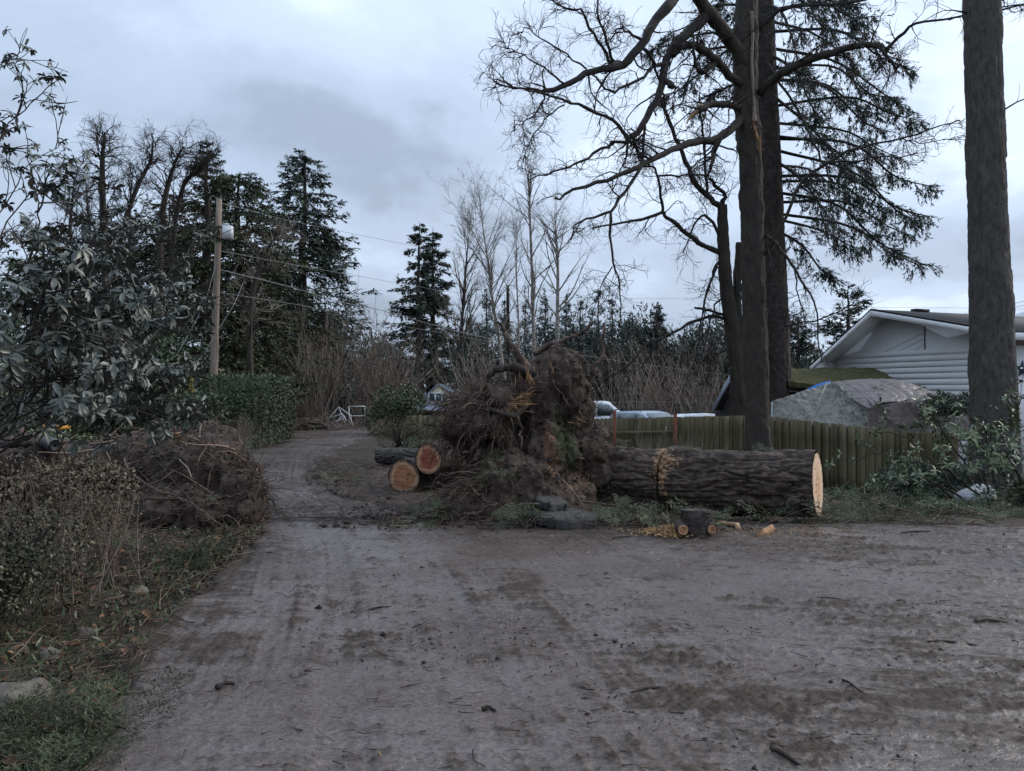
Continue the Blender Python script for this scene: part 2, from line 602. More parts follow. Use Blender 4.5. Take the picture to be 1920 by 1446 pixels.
M['stone'] = mat('stone', [(.06, .052, .044), (.115, .10, .084), (.16, .14, .115)], 6, 8, .85, .6, 30, spec=.25)
M['pale_stone'] = mat('pale_stone', [(.34, .35, .37), (.46, .47, .49)], 5, 6, .8, .4, 30, spec=.25)
M['car_white'] = mat('car_white', [(.66, .68, .70), (.72, .74, .76)], 1, 2, .28, spec=.5)
M['car_silver'] = mat('car_silver', [(.30, .36, .43), (.36, .42, .50)], 1, 2, .28, spec=.5, metallic=.35)
M['glass'] = mat('glass', [(.03, .045, .05), (.06, .085, .09)], 1, 2, .06, spec=.8)
M['tyre'] = mat('tyre', [(.012, .012, .012), (.02, .02, .02)], 5, 3, .8, spec=.3)
M['cream_paint'] = mat('cream_paint', [(.58, .53, .38), (.66, .60, .45)], 2, 4, .7, spec=.25)
M['grey_roof'] = mat('grey_roof', [(.20, .23, .28), (.28, .32, .38)], 4, 4, .7, spec=.3)
M['blue_grey_paint'] = mat('blue_grey_paint', [(.15, .17, .22), (.20, .225, .28)], 3, 4, .6, spec=.3)
M['navy_paint'] = mat('navy_paint', [(.02, .03, .06), (.03, .04, .08)], 3, 3, .5, spec=.3)
# ================================================================== ground and driveway
def road_left(y):
    return np.interp(y, [0, 3.3, 5, 6.5, 8.5, 9.3, 12, 16, 20, 25, 29, 34], [-1.35, -1.92, -2.5, -2.72, -2.95, -3.2, -4.6, -6.4, -7.7, -8.6, -9.4, -10.5])


def road_right(y):
    return np.interp(y, [0, 8.3, 9.0, 9.6, 11.5, 13.5, 16, 21, 27, 31, 34], [14, 14, 9.0, -1.0, -2.5, -3.6, -4.2, -5.0, -5.2, -5.6, -6.0])


def terrain(x, y):
    """Height of the land: level along the driveway, a low bank on one side, falling away behind the felled log."""
    x, y = np.broadcast_arrays(np.asarray(x, float), np.asarray(y, float))
    z = -1.13 * np.clip((y - 9.5) / 10.7, 0, 1) * sstep(-2.2, 0.8, x)
    edge = road_left(np.clip(y, 0, 34)) - x
    z = z + 0.30 * sstep(0.15, 2.6, edge)
    z = z + 0.05 * fbm(xyz(x, y) * 0.35, 3, 5)
    return z


def tz(x, y):
    return float(terrain(x, y))


def nonuni(lo, hi, fine_lo, fine_hi, fine, grow=1.12):
    a = list(np.arange(fine_lo, fine_hi + fine, fine))
    s = fine
    while a[-1] < hi:
        s *= grow
        a.append(a[-1] + s)
    b = []
    s = fine
    v = fine_lo
    while v > lo:
        s *= grow
        v -= s
        b.append(v)
    return np.array(b[::-1] + a)


def grid_faces(nx, ny):
    i, j = np.meshgrid(np.arange(nx - 1), np.arange(ny - 1), indexing='ij')
    a = i * ny + j
    return np.stack([a, a + ny, a + ny + 1, a + 1], -1).reshape(-1, 4)


gx = nonuni(-420, 420, -9, 8, 0.13)
gy = nonuni(-30, 700, 2, 13, 0.12)
X, Y = np.meshgrid(gx, gy, indexing='ij')
Z = terrain(X, Y)
wob = 0.28 * fbm(xyz(X, Y) * 0.8, 3, 8) + 0.10 * fbm(xyz(X, Y) * 3.1, 2, 9)
inside = np.minimum(X - road_left(np.clip(Y, 0, 34)) + wob, road_right(np.clip(Y, 0, 34)) - X + wob)
inside = np.where(Y > 34, np.minimum(inside, 34.5 - Y), inside)
near = np.exp(-(np.maximum(0, Y - 6) / 14) ** 2)
Z = Z + near * sstep(0.1, -0.4, inside) * (0.05 * fbm(xyz(X, Y) * 2.2, 4, 3) + 0.035 * np.maximum(0, fbm(xyz(X, Y) * 9, 3, 4)))
Z = Z - 0.07 * sstep(-0.10, 0.15, inside)
m_ground = mat('ground_soil', [(.020, .015, .012), (.040, .031, .024), (.056, .046, .033), (.078, .066, .048)], 2.6, 12, .9, 1.0, 24, spec=.2)
ground = link('ground', make_mesh('ground', xyz(X, Y, Z), grid_faces(*X.shape), [m_ground], True), None, None, 'structure')

# ---- the muddy driveway: one fine sheet just above the ground, its edge buried
rows = [2.2]
while rows[-1] < 34.0:
    rows.append(rows[-1] + max(0.016, rows[-1] * 0.0062))
ry = np.array(rows)
u = np.linspace(0, 1, 400)
lo = np.maximum(road_left(ry) - 0.6, -0.78 * ry - 0.9)
hi = np.minimum(road_right(ry) + 0.6, 0.80 * ry + 1.3)
RX = lo[:, None] * (1 - u) + hi[:, None] * u
RY = np.repeat(ry[:, None], len(u), 1)
p = xyz(RX, RY)
wob = 0.28 * fbm(p * 0.8, 3, 8) + 0.10 * fbm(p * 3.1, 2, 9)
ins = np.minimum(RX - road_left(RY) + wob, road_right(RY) - RX + wob)
# wheel tracks sweep from the near right towards the bend beside the soil mound
trk = RX - np.interp(RY, [2, 4, 6, 8, 10, 14, 20, 34], [0.0, -0.5, -0.95, -1.5, -2.3, -4.4, -6.0, -7.8])
trk2 = RX * 0.35 + RY * 0.94 - 5.2 - 0.5 * np.sin(RX * 0.5)
mud = 0.5 + 0.62 * fbm(p * np.array([0.55, 0.8, 1]), 4, 31)
mud = mud + 0.45 * fbm(p * np.array([2.1, 3.0, 1]), 4, 32)
# heavy mud in front of the cut logs and the root plate, along both edges, and a churned patch on the near right
gsn = lambda cx, cy, sx, sy: np.exp(-((RX - cx) / sx) ** 2 - ((RY - cy) / sy) ** 2)
mud = mud + 1.0 * gsn(-1.6, 10.6, 1.5, 1.2) + 0.55 * gsn(-2.9, 13.2, 1.3, 1.0) + .42 * gsn(1.9, 5.2, 1.1, .8) + .3 * gsn(2.2, 4.0, 1.4, .5)
mud = mud + 0.5 * gsn(-2.6, 7.0, .5, .9) + 0.35 * gsn(0.6, 8.4, 2.0, .45) + 0.5 * sstep(0.45, 0.0, ins) - .35 * gsn(-1.2, 8.0, 1.0, .9) - .25 * gsn(-.6, 5.4, .9, 1.2)
mud = np.clip(mud - .06, 0, 1)
wl_ = sstep(1.6, -.2, RX - .12 * RY)
streak = wl_ * (.55 * fbm(np.stack([trk * 8, RY * .5, 0 * RY], -1), 4, 36, .65) + .45 * fbm(np.stack([trk * 26, RY * .7, 0 * RY], -1), 3, 41)) + (1 - wl_) * (.6 * fbm(np.stack([trk2 * 8, RX * .5, 0 * RY], -1), 4, 37, .65) + .4 * fbm(np.stack([trk2 * 24, RX * .7, 0 * RY], -1), 3, 42))
patch_ = fbm(p * .9, 3, 38)
fine = fbm(p * 16, 4, 33)
clod = fbm(p * np.array([30, 42, 1]), 4, 34, .6) + .35 * patch_
crumb = np.maximum(0, fbm(p * np.array([48, 64, 1]), 2, 35))
nearw = np.clip(1.5 - RY / 16, 0.25, 1)
mud = np.clip(mud + .42 * streak, 0, 1.3)
h = 0.005 * fine + .007 * streak + nearw * (0.022 * sstep(0.35, 0.95, mud) * (0.5 + 1.1 * np.maximum(0, clod)) + 0.012 * sstep(0.25, .6, clod) + .008 * crumb * (0.4 + mud))
for off in (-0.42, 0.42):
    d = np.abs(trk - off)
    band = sstep(.16, .09, d)
    tread = np.sign(np.sin((RY + np.where(trk > off, 1, -1) * trk * .8) * 2 * np.pi / .085)) * sstep(0.5, 0.2, mud)
    h = h - band * (0.010 - 0.0030 * tread * np.clip(1.4 - RY / 9, 0, 1))
for k, off in enumerate((-0.55, 0.55)):
    d = np.abs(trk2 - off)
    h = h - sstep(.15, .09, d) * (0.010 - .003 * np.sign(np.sin((RX * .94) * 2 * np.pi / .09)))
low = fbm(p * 0.5, 2, 40)
base = terrain(RX, RY) + 0.012 * low
RZ = base + np.maximum(h, -0.012) + 0.012 - 0.22 * sstep(0.10, -0.25, ins)
crack = np.abs(RY - (9.05 + 0.10 * (RX + 1.5) + 0.06 * np.sin(RX * 7)))
crk = sstep(.05, .0, crack) * sstep(-2.6, -2.2, RX) * sstep(.4, -.1, RX)
RZ = RZ - 0.03 * crk
mud_a = np.clip(.52 * sstep(.15, 1.0, mud) + .35 * np.maximum(0, clod) + .28 * streak + .6 * crk, 0, 1)
wet_a = sstep(-.08, .32, fbm(p * np.array([.8, 1.3, 1]), 3, 39) + .35 * gsn(-2.0, 7.0, .5, 1.3) + .3 * gsn(-1.9, 9.4, .7, .5) + .25 * gsn(-5.5, 18, 1.2, 5) + .2 * gsn(-.3, 6.5, .6, .8)) * (1 - .8 * mud_a)
m_road = bpy.data.materials.new('wet_mud')
m_road.use_nodes = True
n, l = m_road.node_tree.nodes, m_road.node_tree.links
b = n['Principled BSDF']
at = n.new('ShaderNodeAttribute')
at.attribute_name = 'tone'
tc = n.new('ShaderNodeTexCoord')
nz = n.new('ShaderNodeTexNoise')
nz.inputs['Scale'].default_value = 38
nz.inputs['Detail'].default_value = 8
nz.inputs['Roughness'].default_value = .7
l.new(tc.outputs['Object'], nz.inputs['Vector'])
nz2 = n.new('ShaderNodeTexNoise')
nz2.inputs['Scale'].default_value = 1.1
nz2.inputs['Detail'].default_value = 6
l.new(tc.outputs['Object'], nz2.inputs['Vector'])
r1 = n.new('ShaderNodeValToRGB')
r1.color_ramp.elements[0].position = .30
r1.color_ramp.elements[0].color = (.048, .039, .035, 1)
r1.color_ramp.elements[1].position = .62
r1.color_ramp.elements[1].color = (.142, .120, .110, 1)
l.new(nz.outputs['Fac'], r1.inputs[0])
r2 = n.new('ShaderNodeValToRGB')
r2.color_ramp.elements[0].position = .32
r2.color_ramp.elements[0].color = (.024, .017, .013, 1)
r2.color_ramp.elements[1].position = .7
r2.color_ramp.elements[1].color = (.078, .060, .050, 1)
l.new(nz.outputs['Fac'], r2.inputs[0])
tint = n.new('ShaderNodeMix')
tint.data_type = 'RGBA'
tint.blend_type = 'MULTIPLY'
tr = n.new('ShaderNodeValToRGB')
tr.color_ramp.elements[0].position = .35
tr.color_ramp.elements[0].color = (.80, .70, .64, 1)
tr.color_ramp.elements[1].position = .62
tr.color_ramp.elements[1].color = (1.05, 1.02, 1.03, 1)
l.new(nz2.outputs['Fac'], tr.inputs[0])
tint.inputs[0].default_value = 1
l.new(r1.outputs[0], tint.inputs[6])
l.new(tr.outputs[0], tint.inputs[7])
nf = n.new('ShaderNodeTexNoise')                        # the mud lies in smears and flecks of every size
nf.inputs['Scale'].default_value = 4.5
nf.inputs['Detail'].default_value = 9
nf.inputs['Roughness'].default_value = .78
mf = n.new('ShaderNodeMapping')
mf.inputs['Scale'].default_value = (.75, 1.5, 1)
l.new(tc.outputs['Object'], mf.inputs['Vector'])
l.new(mf.outputs[0], nf.inputs['Vector'])
af = n.new('ShaderNodeMath')
af.operation = 'MULTIPLY_ADD'
l.new(at.outputs['Fac'], af.inputs[0])
af.inputs[1].default_value = .42
l.new(nf.outputs['Fac'], af.inputs[2])
fl = n.new('ShaderNodeMapRange')
fl.interpolation_type = 'SMOOTHSTEP'
fl.inputs['From Min'].default_value = .50
fl.inputs['From Max'].default_value = .78
l.new(af.outputs[0], fl.inputs['Value'])
mx = n.new('ShaderNodeMix')
mx.data_type = 'RGBA'
l.new(fl.outputs[0], mx.inputs[0])
l.new(tint.outputs[2], mx.inputs[6])
l.new(r2.outputs[0], mx.inputs[7])
nsp = n.new('ShaderNodeTexNoise')                       # specks of bark, needles and grit trodden into the mud
nsp.inputs['Scale'].default_value = 30
nsp.inputs['Detail'].default_value = 4
nsp.inputs['Roughness'].default_value = .75
msp = n.new('ShaderNodeMapping')
msp.inputs['Scale'].default_value = (.7, 1.5, 1)
l.new(tc.outputs['Object'], msp.inputs['Vector'])
l.new(msp.outputs[0], nsp.inputs['Vector'])
rsp = n.new('ShaderNodeMapRange')
rsp.inputs['From Min'].default_value = .56
rsp.inputs['From Max'].default_value = .66
l.new(nsp.outputs['Fac'], rsp.inputs['Value'])
msk = n.new('ShaderNodeMath')
msk.operation = 'MULTIPLY'
msk.inputs[1].default_value = .8
l.new(rsp.outputs[0], msk.inputs[0])
mx2 = n.new('ShaderNodeMix')
mx2.data_type = 'RGBA'
l.new(msk.outputs[0], mx2.inputs[0])
l.new(mx.outputs[2], mx2.inputs[6])
mx2.inputs[7].default_value = (.028, .020, .016, 1)
l.new(mx2.outputs[2], b.inputs['Base Color'])
rr = n.new('ShaderNodeMapRange')
rr.inputs['From Min'].default_value = 0
rr.inputs['From Max'].default_value = 1
rr.inputs['To Min'].default_value = .29
rr.inputs['To Max'].default_value = .75
l.new(fl.outputs[0], rr.inputs['Value'])
aw = n.new('ShaderNodeAttribute')
aw.attribute_name = 'wet'
rw = n.new('ShaderNodeMath')
rw.operation = 'MULTIPLY_ADD'
l.new(aw.outputs['Fac'], rw.inputs[0])
rw.inputs[1].default_value = -.22
l.new(rr.outputs[0], rw.inputs[2])
l.new(rw.outputs[0], b.inputs['Roughness'])
sp_r = n.new('ShaderNodeMapRange')
sp_r.inputs['To Min'].default_value = .55
sp_r.inputs['To Max'].default_value = .12
l.new(fl.outputs[0], sp_r.inputs['Value'])
l.new(sp_r.outputs[0], b.inputs['Specular IOR Level'])
bp = n.new('ShaderNodeBump')
bp.inputs['Strength'].default_value = .7
bp.inputs['Distance'].default_value = .012
nb = n.new('ShaderNodeTexNoise')
nb.inputs['Scale'].default_value = 55
nb.inputs['Detail'].default_value = 7
nb.inputs['Roughness'].default_value = .65
l.new(tc.outputs['Object'], nb.inputs['Vector'])
l.new(nb.outputs['Fac'], bp.inputs['Height'])
l.new(bp.outputs[0], b.inputs['Normal'])
road = link('driveway', make_mesh('driveway', xyz(RX, RY, RZ), grid_faces(*RX.shape)[:, ::-1], [m_road], True, tone=mud_a.ravel(), attrs={'wet': wet_a.ravel()}), None, None, 'structure')
# ================================================================== trees
def conifer(name, label, top, base_z, trunk_w, spread, mats=('fir_needle', 'fir_bark'), n_br=110, droop=-0.02, lift=0.25, sub=11,
            blades_per=9, blade=(0.26, 0.075), low=0.12, shape=1.0, gap=0.15, seed=1, group=None, sides=7, lean=(0, 0), cat='tree', tuft=1.0):
    """top = tip of the tree in space, base_z = ground; spread = branch reach at the bottom of the crown."""
    r = np.random.default_rng(seed)
    H = top[2] - base_z
    base = np.array([top[0] - lean[0], top[1] - lean[1], base_z])
    t = thing(name, label, cat, base, group)
    N = 14
    tt = np.linspace(0, 1, N)
    axis = base + (np.asarray(top) - base) * tt[:, None]
    axis[1:-1, :2] += r.normal(0, .004 * H, (N - 2, 2))
    Geo().tube(axis, trunk_w / 2 * (1 - tt) ** .85 + .01, 9).build('trunk', M[mats[1]], t)
    tiers = max(8, n_br // 7)
    hh = low + (1 - low) * np.clip((r.integers(0, tiers, n_br) + r.normal(0, .38, n_br)) / tiers, 0, 1) ** 0.9
    hh = np.where(hh > .985, .985, hh)
    az = r.uniform(0, 2 * np.pi, n_br)
    prof = (1 - (hh - low) / (1 - low)) ** shape * r.uniform(1 - gap * 2.2, 1.08, n_br) + 0.035
    L = spread * prof
    s = base + (np.asarray(top) - base) * hh[:, None]
    el = lift * hh + r.normal(0, .12, n_br) + droop * 4
    d = np.stack([np.cos(az) * np.cos(el), np.sin(az) * np.cos(el), np.sin(el)], 1)
    BR = walk(s, d, L, 7, .10, droop, r)
    # tips turn up again
    BR[:, -1, 2] += L * .05
    g = Geo()
    g.tube(BR, taper(n_br, 7, np.maximum(.012, L * .013), .006), 3)
    g.build('branches', M[mats[1]], t, kind='stuff')
    k = sub
    st, dd, rad, tp = spawn(BR, taper(n_br, 7, .02, .01), k, .15, 1.0, .70, .2, r)
    Lb = np.repeat(L, k)
    sl = Lb * r.uniform(.16, .38, len(st)) * (1.15 - .55 * tp) + .12 * np.clip(Lb, .2, 1)
    dd[:, 2] = dd[:, 2] * .45 - .08                       # a bough is a flat layer of side shoots
    SB = walk(st, dd, sl, 4, .10, droop * 1.2 - .03, r)
    f = Geo()
    k2 = blades_per
    st2, d2, _, _ = spawn(SB, taper(len(SB), 4, .01, .005), k2, .0, 1.0, .55, .25, r)
    tone = np.repeat(r.normal(.5, .22, len(SB)), k2) + r.normal(0, .12, len(st2))
    small = np.repeat(np.repeat(np.clip(L / spread * 1.7 + .12, .3, 1), k), k2)
    bl = blade[0] * r.uniform(.5, 1.25, len(st2)) * small
    d2[:, 2] = d2[:, 2] * .6 + r.normal(-.16 * tuft, .22, len(st2))
    nrm = r.normal(0, .45, (len(st2), 3))
    nrm[:, 2] += 1
    blades(f, st2, d2, nrm, bl, blade[1] * r.uniform(.7, 1.4, len(st2)) * small ** .5, tone, .05)
    f.build('foliage', M[mats[0]], t, kind='stuff', smooth=False)
    return t


def bare_tree(name, label, axis, rad, kids=(10, 6, 5), lens=(2.2, 1.0, .45), mats=('limb', 'twig'), grav=(0.02, 0.0, -.01), ang=(.8, .7, .7), tmin=.3,
              seed=1, group=None, wander=.18, up=0.2, cat='tree', trunk_sides=9, minr=.004, third=True, twist=.0):
    """A leafless tree: trunk along axis (k,3) with radii, then three generations of branches."""
    r = np.random.default_rng(seed)
    ax = smooth_line(axis, 14)
    rd = smooth_line(np.asarray(rad, float)[:, None], 14)[:, 0]
    base = ax[0]
    t = thing(name, label, cat, base, group)
    Geo().tube(ax, rd, trunk_sides).build('trunk', M[mats[0]], t)
    s, d, pr, tp = spawn(ax[None], rd[None], kids[0], tmin, .99, ang[0], .25, r, up)
    L = lens[0] * r.uniform(.5, 1.25, len(s)) * (1.15 - .6 * tp)
    B1 = walk(s, d, L, 9, wander, grav[0], r)
    R1 = taper(len(s), 9, np.minimum(pr * .55, L * .022), minr * 1.2)
    Geo().tube(B1, R1, 5).build('branches', M[mats[0]], t, kind='stuff')
    s, d, pr, tp = spawn(B1, R1, kids[1], .15, 1, ang[1], .3, r, up * .5)
    L2 = lens[1] * r.uniform(.4, 1.3, len(s)) * np.repeat(L / lens[0], kids[1])
    B2 = walk(s, d, L2, 5, wander * 1.2, grav[1], r)
    R2 = taper(len(s), 5, np.minimum(pr * .7, .02), minr)
    g = Geo().tube(B2, R2, 3, r.normal(.5, .2, len(s)))
    if kids[2]:
        s, d, pr, tp = spawn(B2, R2, kids[2], .15, 1, ang[2], .3, r)
        L3 = lens[2] * r.uniform(.4, 1.3, len(s))
        B3 = walk(s, d, L3, 3, wander * 1.3, grav[2], r)
        g.tube(B3, taper(len(s), 3, minr, minr * .6), 3, r.normal(.5, .2, len(s)))
    g.build('twigs', M[mats[1]], t, kind='stuff')
    return t


def shrub_stems(name, label, c, w, h, n, mats='pale_twig', seed=1, group=None, sub=5, r0=.014, spread=.35, cat='shrub', d2=.5, depth=1.0):
    """Many bare stems fanning up out of one stool."""
    r = np.random.default_rng(seed)
    t = thing(name, label, cat, c, group)
    s = np.asarray(c) + np.stack([r.normal(0, w * .18, n), r.normal(0, depth * .3, n), np.zeros(n)], 1)
    d = np.stack([r.normal(0, spread, n) + (s[:, 0] - c[0]) / w * .8, r.normal(0, spread, n), np.ones(n)], 1)
    L = h * r.uniform(.55, 1.05, n)
    B = walk(s, d, L, 7, .08, .01, r)
    R = taper(n, 7, r0 * r.uniform(.6, 1.3, n), r0 * .3)
    Geo().tube(B, R, 4, r.normal(.6, .2, n)).build('stems', M[mats], t, kind='stuff')
    s, d, pr, tp = spawn(B, R, sub, .25, 1, .55, .2, r, .2)
    B2 = walk(s, d, h * .28 * r.uniform(.3, 1.2, len(s)), 4, .13, .01, r)
    R2 = taper(len(s), 4, r0 * .45, r0 * .22)
    g = Geo().tube(B2, R2, 3, r.normal(.45, .2, len(s)))
    s, d, pr, tp = spawn(B2, R2, 2, .2, 1, .6, .2, r, .1)
    g.tube(walk(s, d, h * .1 * r.uniform(.3, 1.2, len(s)), 3, .1, 0, r), taper(len(s), 3, r0 * .25, r0 * .15), 3, r.normal(.4, .2, len(s)))
    g.build('twigs', M[mats], t, kind='stuff')
    return t


def leafy_bush(name, label, c, rx, ry, h, n, mats='hedge_leaf', leaf=(.09, .035), seed=1, group=None, cat='shrub', box=False, lumps=6, stem=True, dens=.75):
    """Leaves through the outer shell of an uneven crown over a few stems; gaps where the lumps part."""
    r = np.random.default_rng(seed)
    t = thing(name, label, cat, c, group)
    c = np.asarray(c, float)
    if stem:
        k = 14
        s = c + np.stack([r.normal(0, rx * .12, k), r.normal(0, ry * .12, k), np.zeros(k)], 1)
        e = np.stack([r.normal(0, .5, k), r.normal(0, .5, k), np.ones(k)], 1)
        st = walk(s, e, h * .85, 7, .15, 0, r)
        Geo().tube(st, taper(k, 7, .03, .008), 5).build('stems', M['limb'], t, kind='stuff')
    if box:
        q = r.uniform(-1, 1, (n, 3))
        f = r.integers(0, 3, n)
        sgn = np.where(r.uniform(0, 1, n) < .5, -1, 1)
        depth_in = 1 - np.abs(r.normal(0, .09, n))
        q[np.arange(n), f] = sgn * depth_in
        q[:, 2] = (q[:, 2] + 1) / 2
        pos = q * np.array([rx, ry, h])
        nrm = np.zeros((n, 3))
        nrm[np.arange(n), f] = sgn
        wv = .08 * fbm(pos * 1.7 + seed, 3, seed)
        pos = pos + nrm * wv[:, None]
        pos[:, 2] = np.maximum(pos[:, 2], .03)
        pos = pos + c
    else:
        lc = np.stack([r.uniform(-.6, .6, lumps) * rx, r.uniform(-.6, .6, lumps) * ry, h * r.uniform(.3, .68, lumps)], 1)
        lr = np.stack([rx * r.uniform(.38, .6, lumps), ry * r.uniform(.4, .6, lumps), h * r.uniform(.26, .42, lumps)], 1)
        k = r.integers(0, lumps, n)
        v = unit(r.normal(0, 1, (n, 3)))
        rr = np.clip(1 - np.abs(r.normal(0, .2, n)), .2, 1.15)
        pos = lc[k] + v * lr[k] * rr[:, None]
        pos = pos + .12 * rx * np.stack([fbm(pos * 1.3, 2, 3 + seed), fbm(pos * 1.3, 2, 4 + seed), fbm(pos * 1.3, 2, 5 + seed)], 1)
        pos[:, 2] = np.where(pos[:, 2] < .02, r.uniform(.02, .25 * h, n), pos[:, 2])
        keep = (fbm(pos * 2.3, 2, 6 + seed) > -1 + dens) | (r.uniform(0, 1, n) < .35)
        pos, v = pos[keep], v[keep]
        nrm = v
        pos = pos + c
    m = len(pos)
    d = unit(nrm * .6 + r.normal(0, .8, (m, 3)) + np.array([0, 0, .15]))
    nn = unit(nrm + r.normal(0, .5, (m, 3)) + np.array([0, 0, .5]))
    g = Geo()
    blades(g, pos, d, nn, leaf[0] * r.uniform(.6, 1.3, m), leaf[1] * r.uniform(.7, 1.3, m), r.normal(.5, .22, m), .06)
    g.build('leaves', M[mats], t, kind='stuff', smooth=False)
    return t


# ---- the big trees standing at the back, each at its own distance
conifer('fir_tree', 'broad dark fir with upturned tips beside the utility pole', P(572, 278, 46), 0, .9, 5.6, n_br=270, sub=15, blades_per=13, blade=(.32, .085), low=.06, shape=.66, seed=3, lift=.3, droop=-.05, gap=.20, lean=(.3, 0))
conifer('fir_tree', 'slim fir with a bare mast top, left of a close pair', P(786, 415, 60), -.4, .7, 3.5, n_br=160, sub=13, blades_per=12, blade=(.36, .095), low=.10, shape=.6, seed=4, lift=.3, droop=-.05, gap=.26)
conifer('fir_tree', 'bushy fir leaning against its slimmer twin', P(812, 425, 62), -.4, .7, 3.1, n_br=160, sub=13, blades_per=12, blade=(.36, .095), low=.08, shape=.55, seed=5, lift=.3, droop=-.05, gap=.26)
conifer('cedar_tree', 'dark spiky cedar rising behind the pole among bare crowns', P(388, 262, 31), .1, .75, 3.7, ('cedar_needle', 'fir_bark'), n_br=240, sub=12, blades_per=10, blade=(.25, .06), low=.16, shape=.8, seed=6, lift=.5, droop=-.03, gap=.25)
conifer('cedar_tree', 'wide cedar with flat olive sprays drooping over the hedge', P(448, 322, 34), .1, .85, 5.0, ('cedar_needle', 'fir_bark'), n_br=270, sub=15, blades_per=11, blade=(.30, .068), low=.07, shape=.5, seed=7, lift=.32, droop=-.06, gap=.22, lean=(-.2, 0))
conifer('cedar_tree', 'dense dark cedar filling in behind the bare crowns', P(318, 372, 40), .1, .7, 4.6, ('cedar_needle', 'fir_bark'), n_br=190, sub=13, blades_per=9, blade=(.34, .09), low=.05, shape=.5, seed=61, lift=.4, droop=-.04, gap=.22)
conifer('cedar_tree', 'dense dark cedar behind the rhododendron top', P(215, 415, 42), .1, .7, 4.4, ('cedar_needle', 'fir_bark'), n_br=160, sub=13, blades_per=9, blade=(.36, .10), low=.05, shape=.5, seed=62, lift=.4, droop=-.04, gap=.22)
conifer('cedar_tree', 'dark cedar at the picture edge behind the rhododendron', P(80, 440, 40), .1, .7, 4.4, ('cedar_needle', 'fir_bark'), n_br=150, sub=13, blades_per=9, blade=(.36, .10), low=.05, shape=.5, seed=63, lift=.4, droop=-.04, gap=.22)
conifer('fir_tree', 'lower dark fir filling the gap beside the broad dark fir', P(510, 440, 44), .1, .6, 3.6, n_br=150, sub=13, blades_per=10, blade=(.34, .09), low=.05, shape=.55, seed=64, lift=.3, droop=-.05, gap=.22)
conifer('cypress_tree', 'small pointed cypress standing alone above the brush', P(1232, 568, 56), -1, .4, 2.1, ('far_needle', 'fir_bark'), n_br=90, sub=10, blades_per=8, blade=(.34, .10), low=.05, shape=.6, seed=8, lift=1.1, droop=.02, gap=.2)
conifer('spruce_tree', 'ragged spruce behind the white house gable', P(1592, 528, 42), -1, .5, 3.0, n_br=110, sub=12, blades_per=9, blade=(.30, .09), low=.08, shape=.7, seed=9, lift=.5, droop=-.0, gap=.3)
conifer('spruce_tree', 'low dark spruce between the big trunks and the house', P(1497, 585, 40), -1, .4, 2.4, n_br=90, sub=11, blades_per=9, blade=(.28, .09), low=.05, shape=.6, seed=10, lift=.5, gap=.3)

row = [(880, 572, 66), (912, 552, 70), (946, 566, 68), (985, 545, 72), (1022, 552, 70), (1062, 560, 68), (1088, 568, 66), (1121, 546, 60), (1148, 566, 64), (1400, 560, 62), (1345, 600, 58), (1180, 600, 66)]
row_lab = ['thin cypress at the start of the far evergreen row', 'thin cypress second along the far evergreen row', 'cypress of the far row beside the broken snag',
           'cypress of the far row just behind the white birch', 'cypress of the far row between the two birch trunks', 'cypress of the far row behind the yellowish birch',
           'cypress of the far row past the yellowish birch', 'taller open cypress above the upturned roots', 'cypress at the end of the far row, over the white van',
           'far cypress seen between the maple stems', 'far cypress low behind the drooping maple bough', 'low far cypress over the parked vehicles']
for i, (px, py, d) in enumerate(row):
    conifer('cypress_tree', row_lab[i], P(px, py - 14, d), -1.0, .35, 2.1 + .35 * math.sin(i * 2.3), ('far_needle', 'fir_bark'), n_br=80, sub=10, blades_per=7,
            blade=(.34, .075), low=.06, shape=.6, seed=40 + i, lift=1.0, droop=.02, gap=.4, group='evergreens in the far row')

# ---- far wood that reads as one mass
r = np.random.default_rng(77)
far = Geo()
n = 32000
fx = r.uniform(-62, 62, n)
fy = r.uniform(74, 90, n)
top = 7.0 + 3.2 * fbm(xyz(fx, 0) * .16, 3, 50) + 2.4 * fbm(xyz(fx, 3) * .7, 2, 51)
pz = r.uniform(0, 1, n) ** .8 * top - 1.2
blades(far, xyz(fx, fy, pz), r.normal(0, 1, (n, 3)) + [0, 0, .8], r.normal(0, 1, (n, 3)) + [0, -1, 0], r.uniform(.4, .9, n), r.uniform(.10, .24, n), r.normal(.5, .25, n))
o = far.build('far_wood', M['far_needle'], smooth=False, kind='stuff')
o['label'] = 'far dark wood closing the view behind everything'

# ---- bare crowns on the far side of the hedge
bare_tree('topped_tree', 'dark topped tree with a bristling mossy head, tallest beside the rhododendron', [P(203, 790, 24), P(198, 560, 24), P(193, 400, 24), P(192, 300, 24), P(197, 248, 24)],
          [.12, .11, .10, .075, .02], (80, 4, 5), (1.3, .6, .28), ('limb', 'twig'), (.02, .01, 0), (1.0, .8, .8), .3, 21, 'bare crowns beyond the hedge', .28)
bare_tree('topped_tree', 'bare tree forking to a snapped spike above the rhododendron', [P(222, 800, 25), P(225, 560, 25), P(232, 430, 25), P(258, 350, 25), P(283, 300, 25.4), P(287, 256, 25.4)],
          [.12, .11, .09, .07, .05, .012], (46, 4, 5), (1.3, .6, .28), ('limb', 'twig'), (.02, .01, 0), (.9, .8, .8), .35, 22, 'bare crowns beyond the hedge', .28)
bare_tree('topped_tree', 'bare mossy tree with a crooked pale trunk beside the pole', [P(306, 790, 26), P(300, 560, 26), P(302, 430, 26), P(312, 360, 26), P(330, 300, 26), P(345, 275, 26)],
          [.13, .12, .105, .085, .05, .02], (52, 4, 5), (1.5, .6, .28), ('mossy_bark', 'twig'), (.02, .01, 0), (.9, .8, .8), .3, 23, 'bare crowns beyond the hedge', .28)
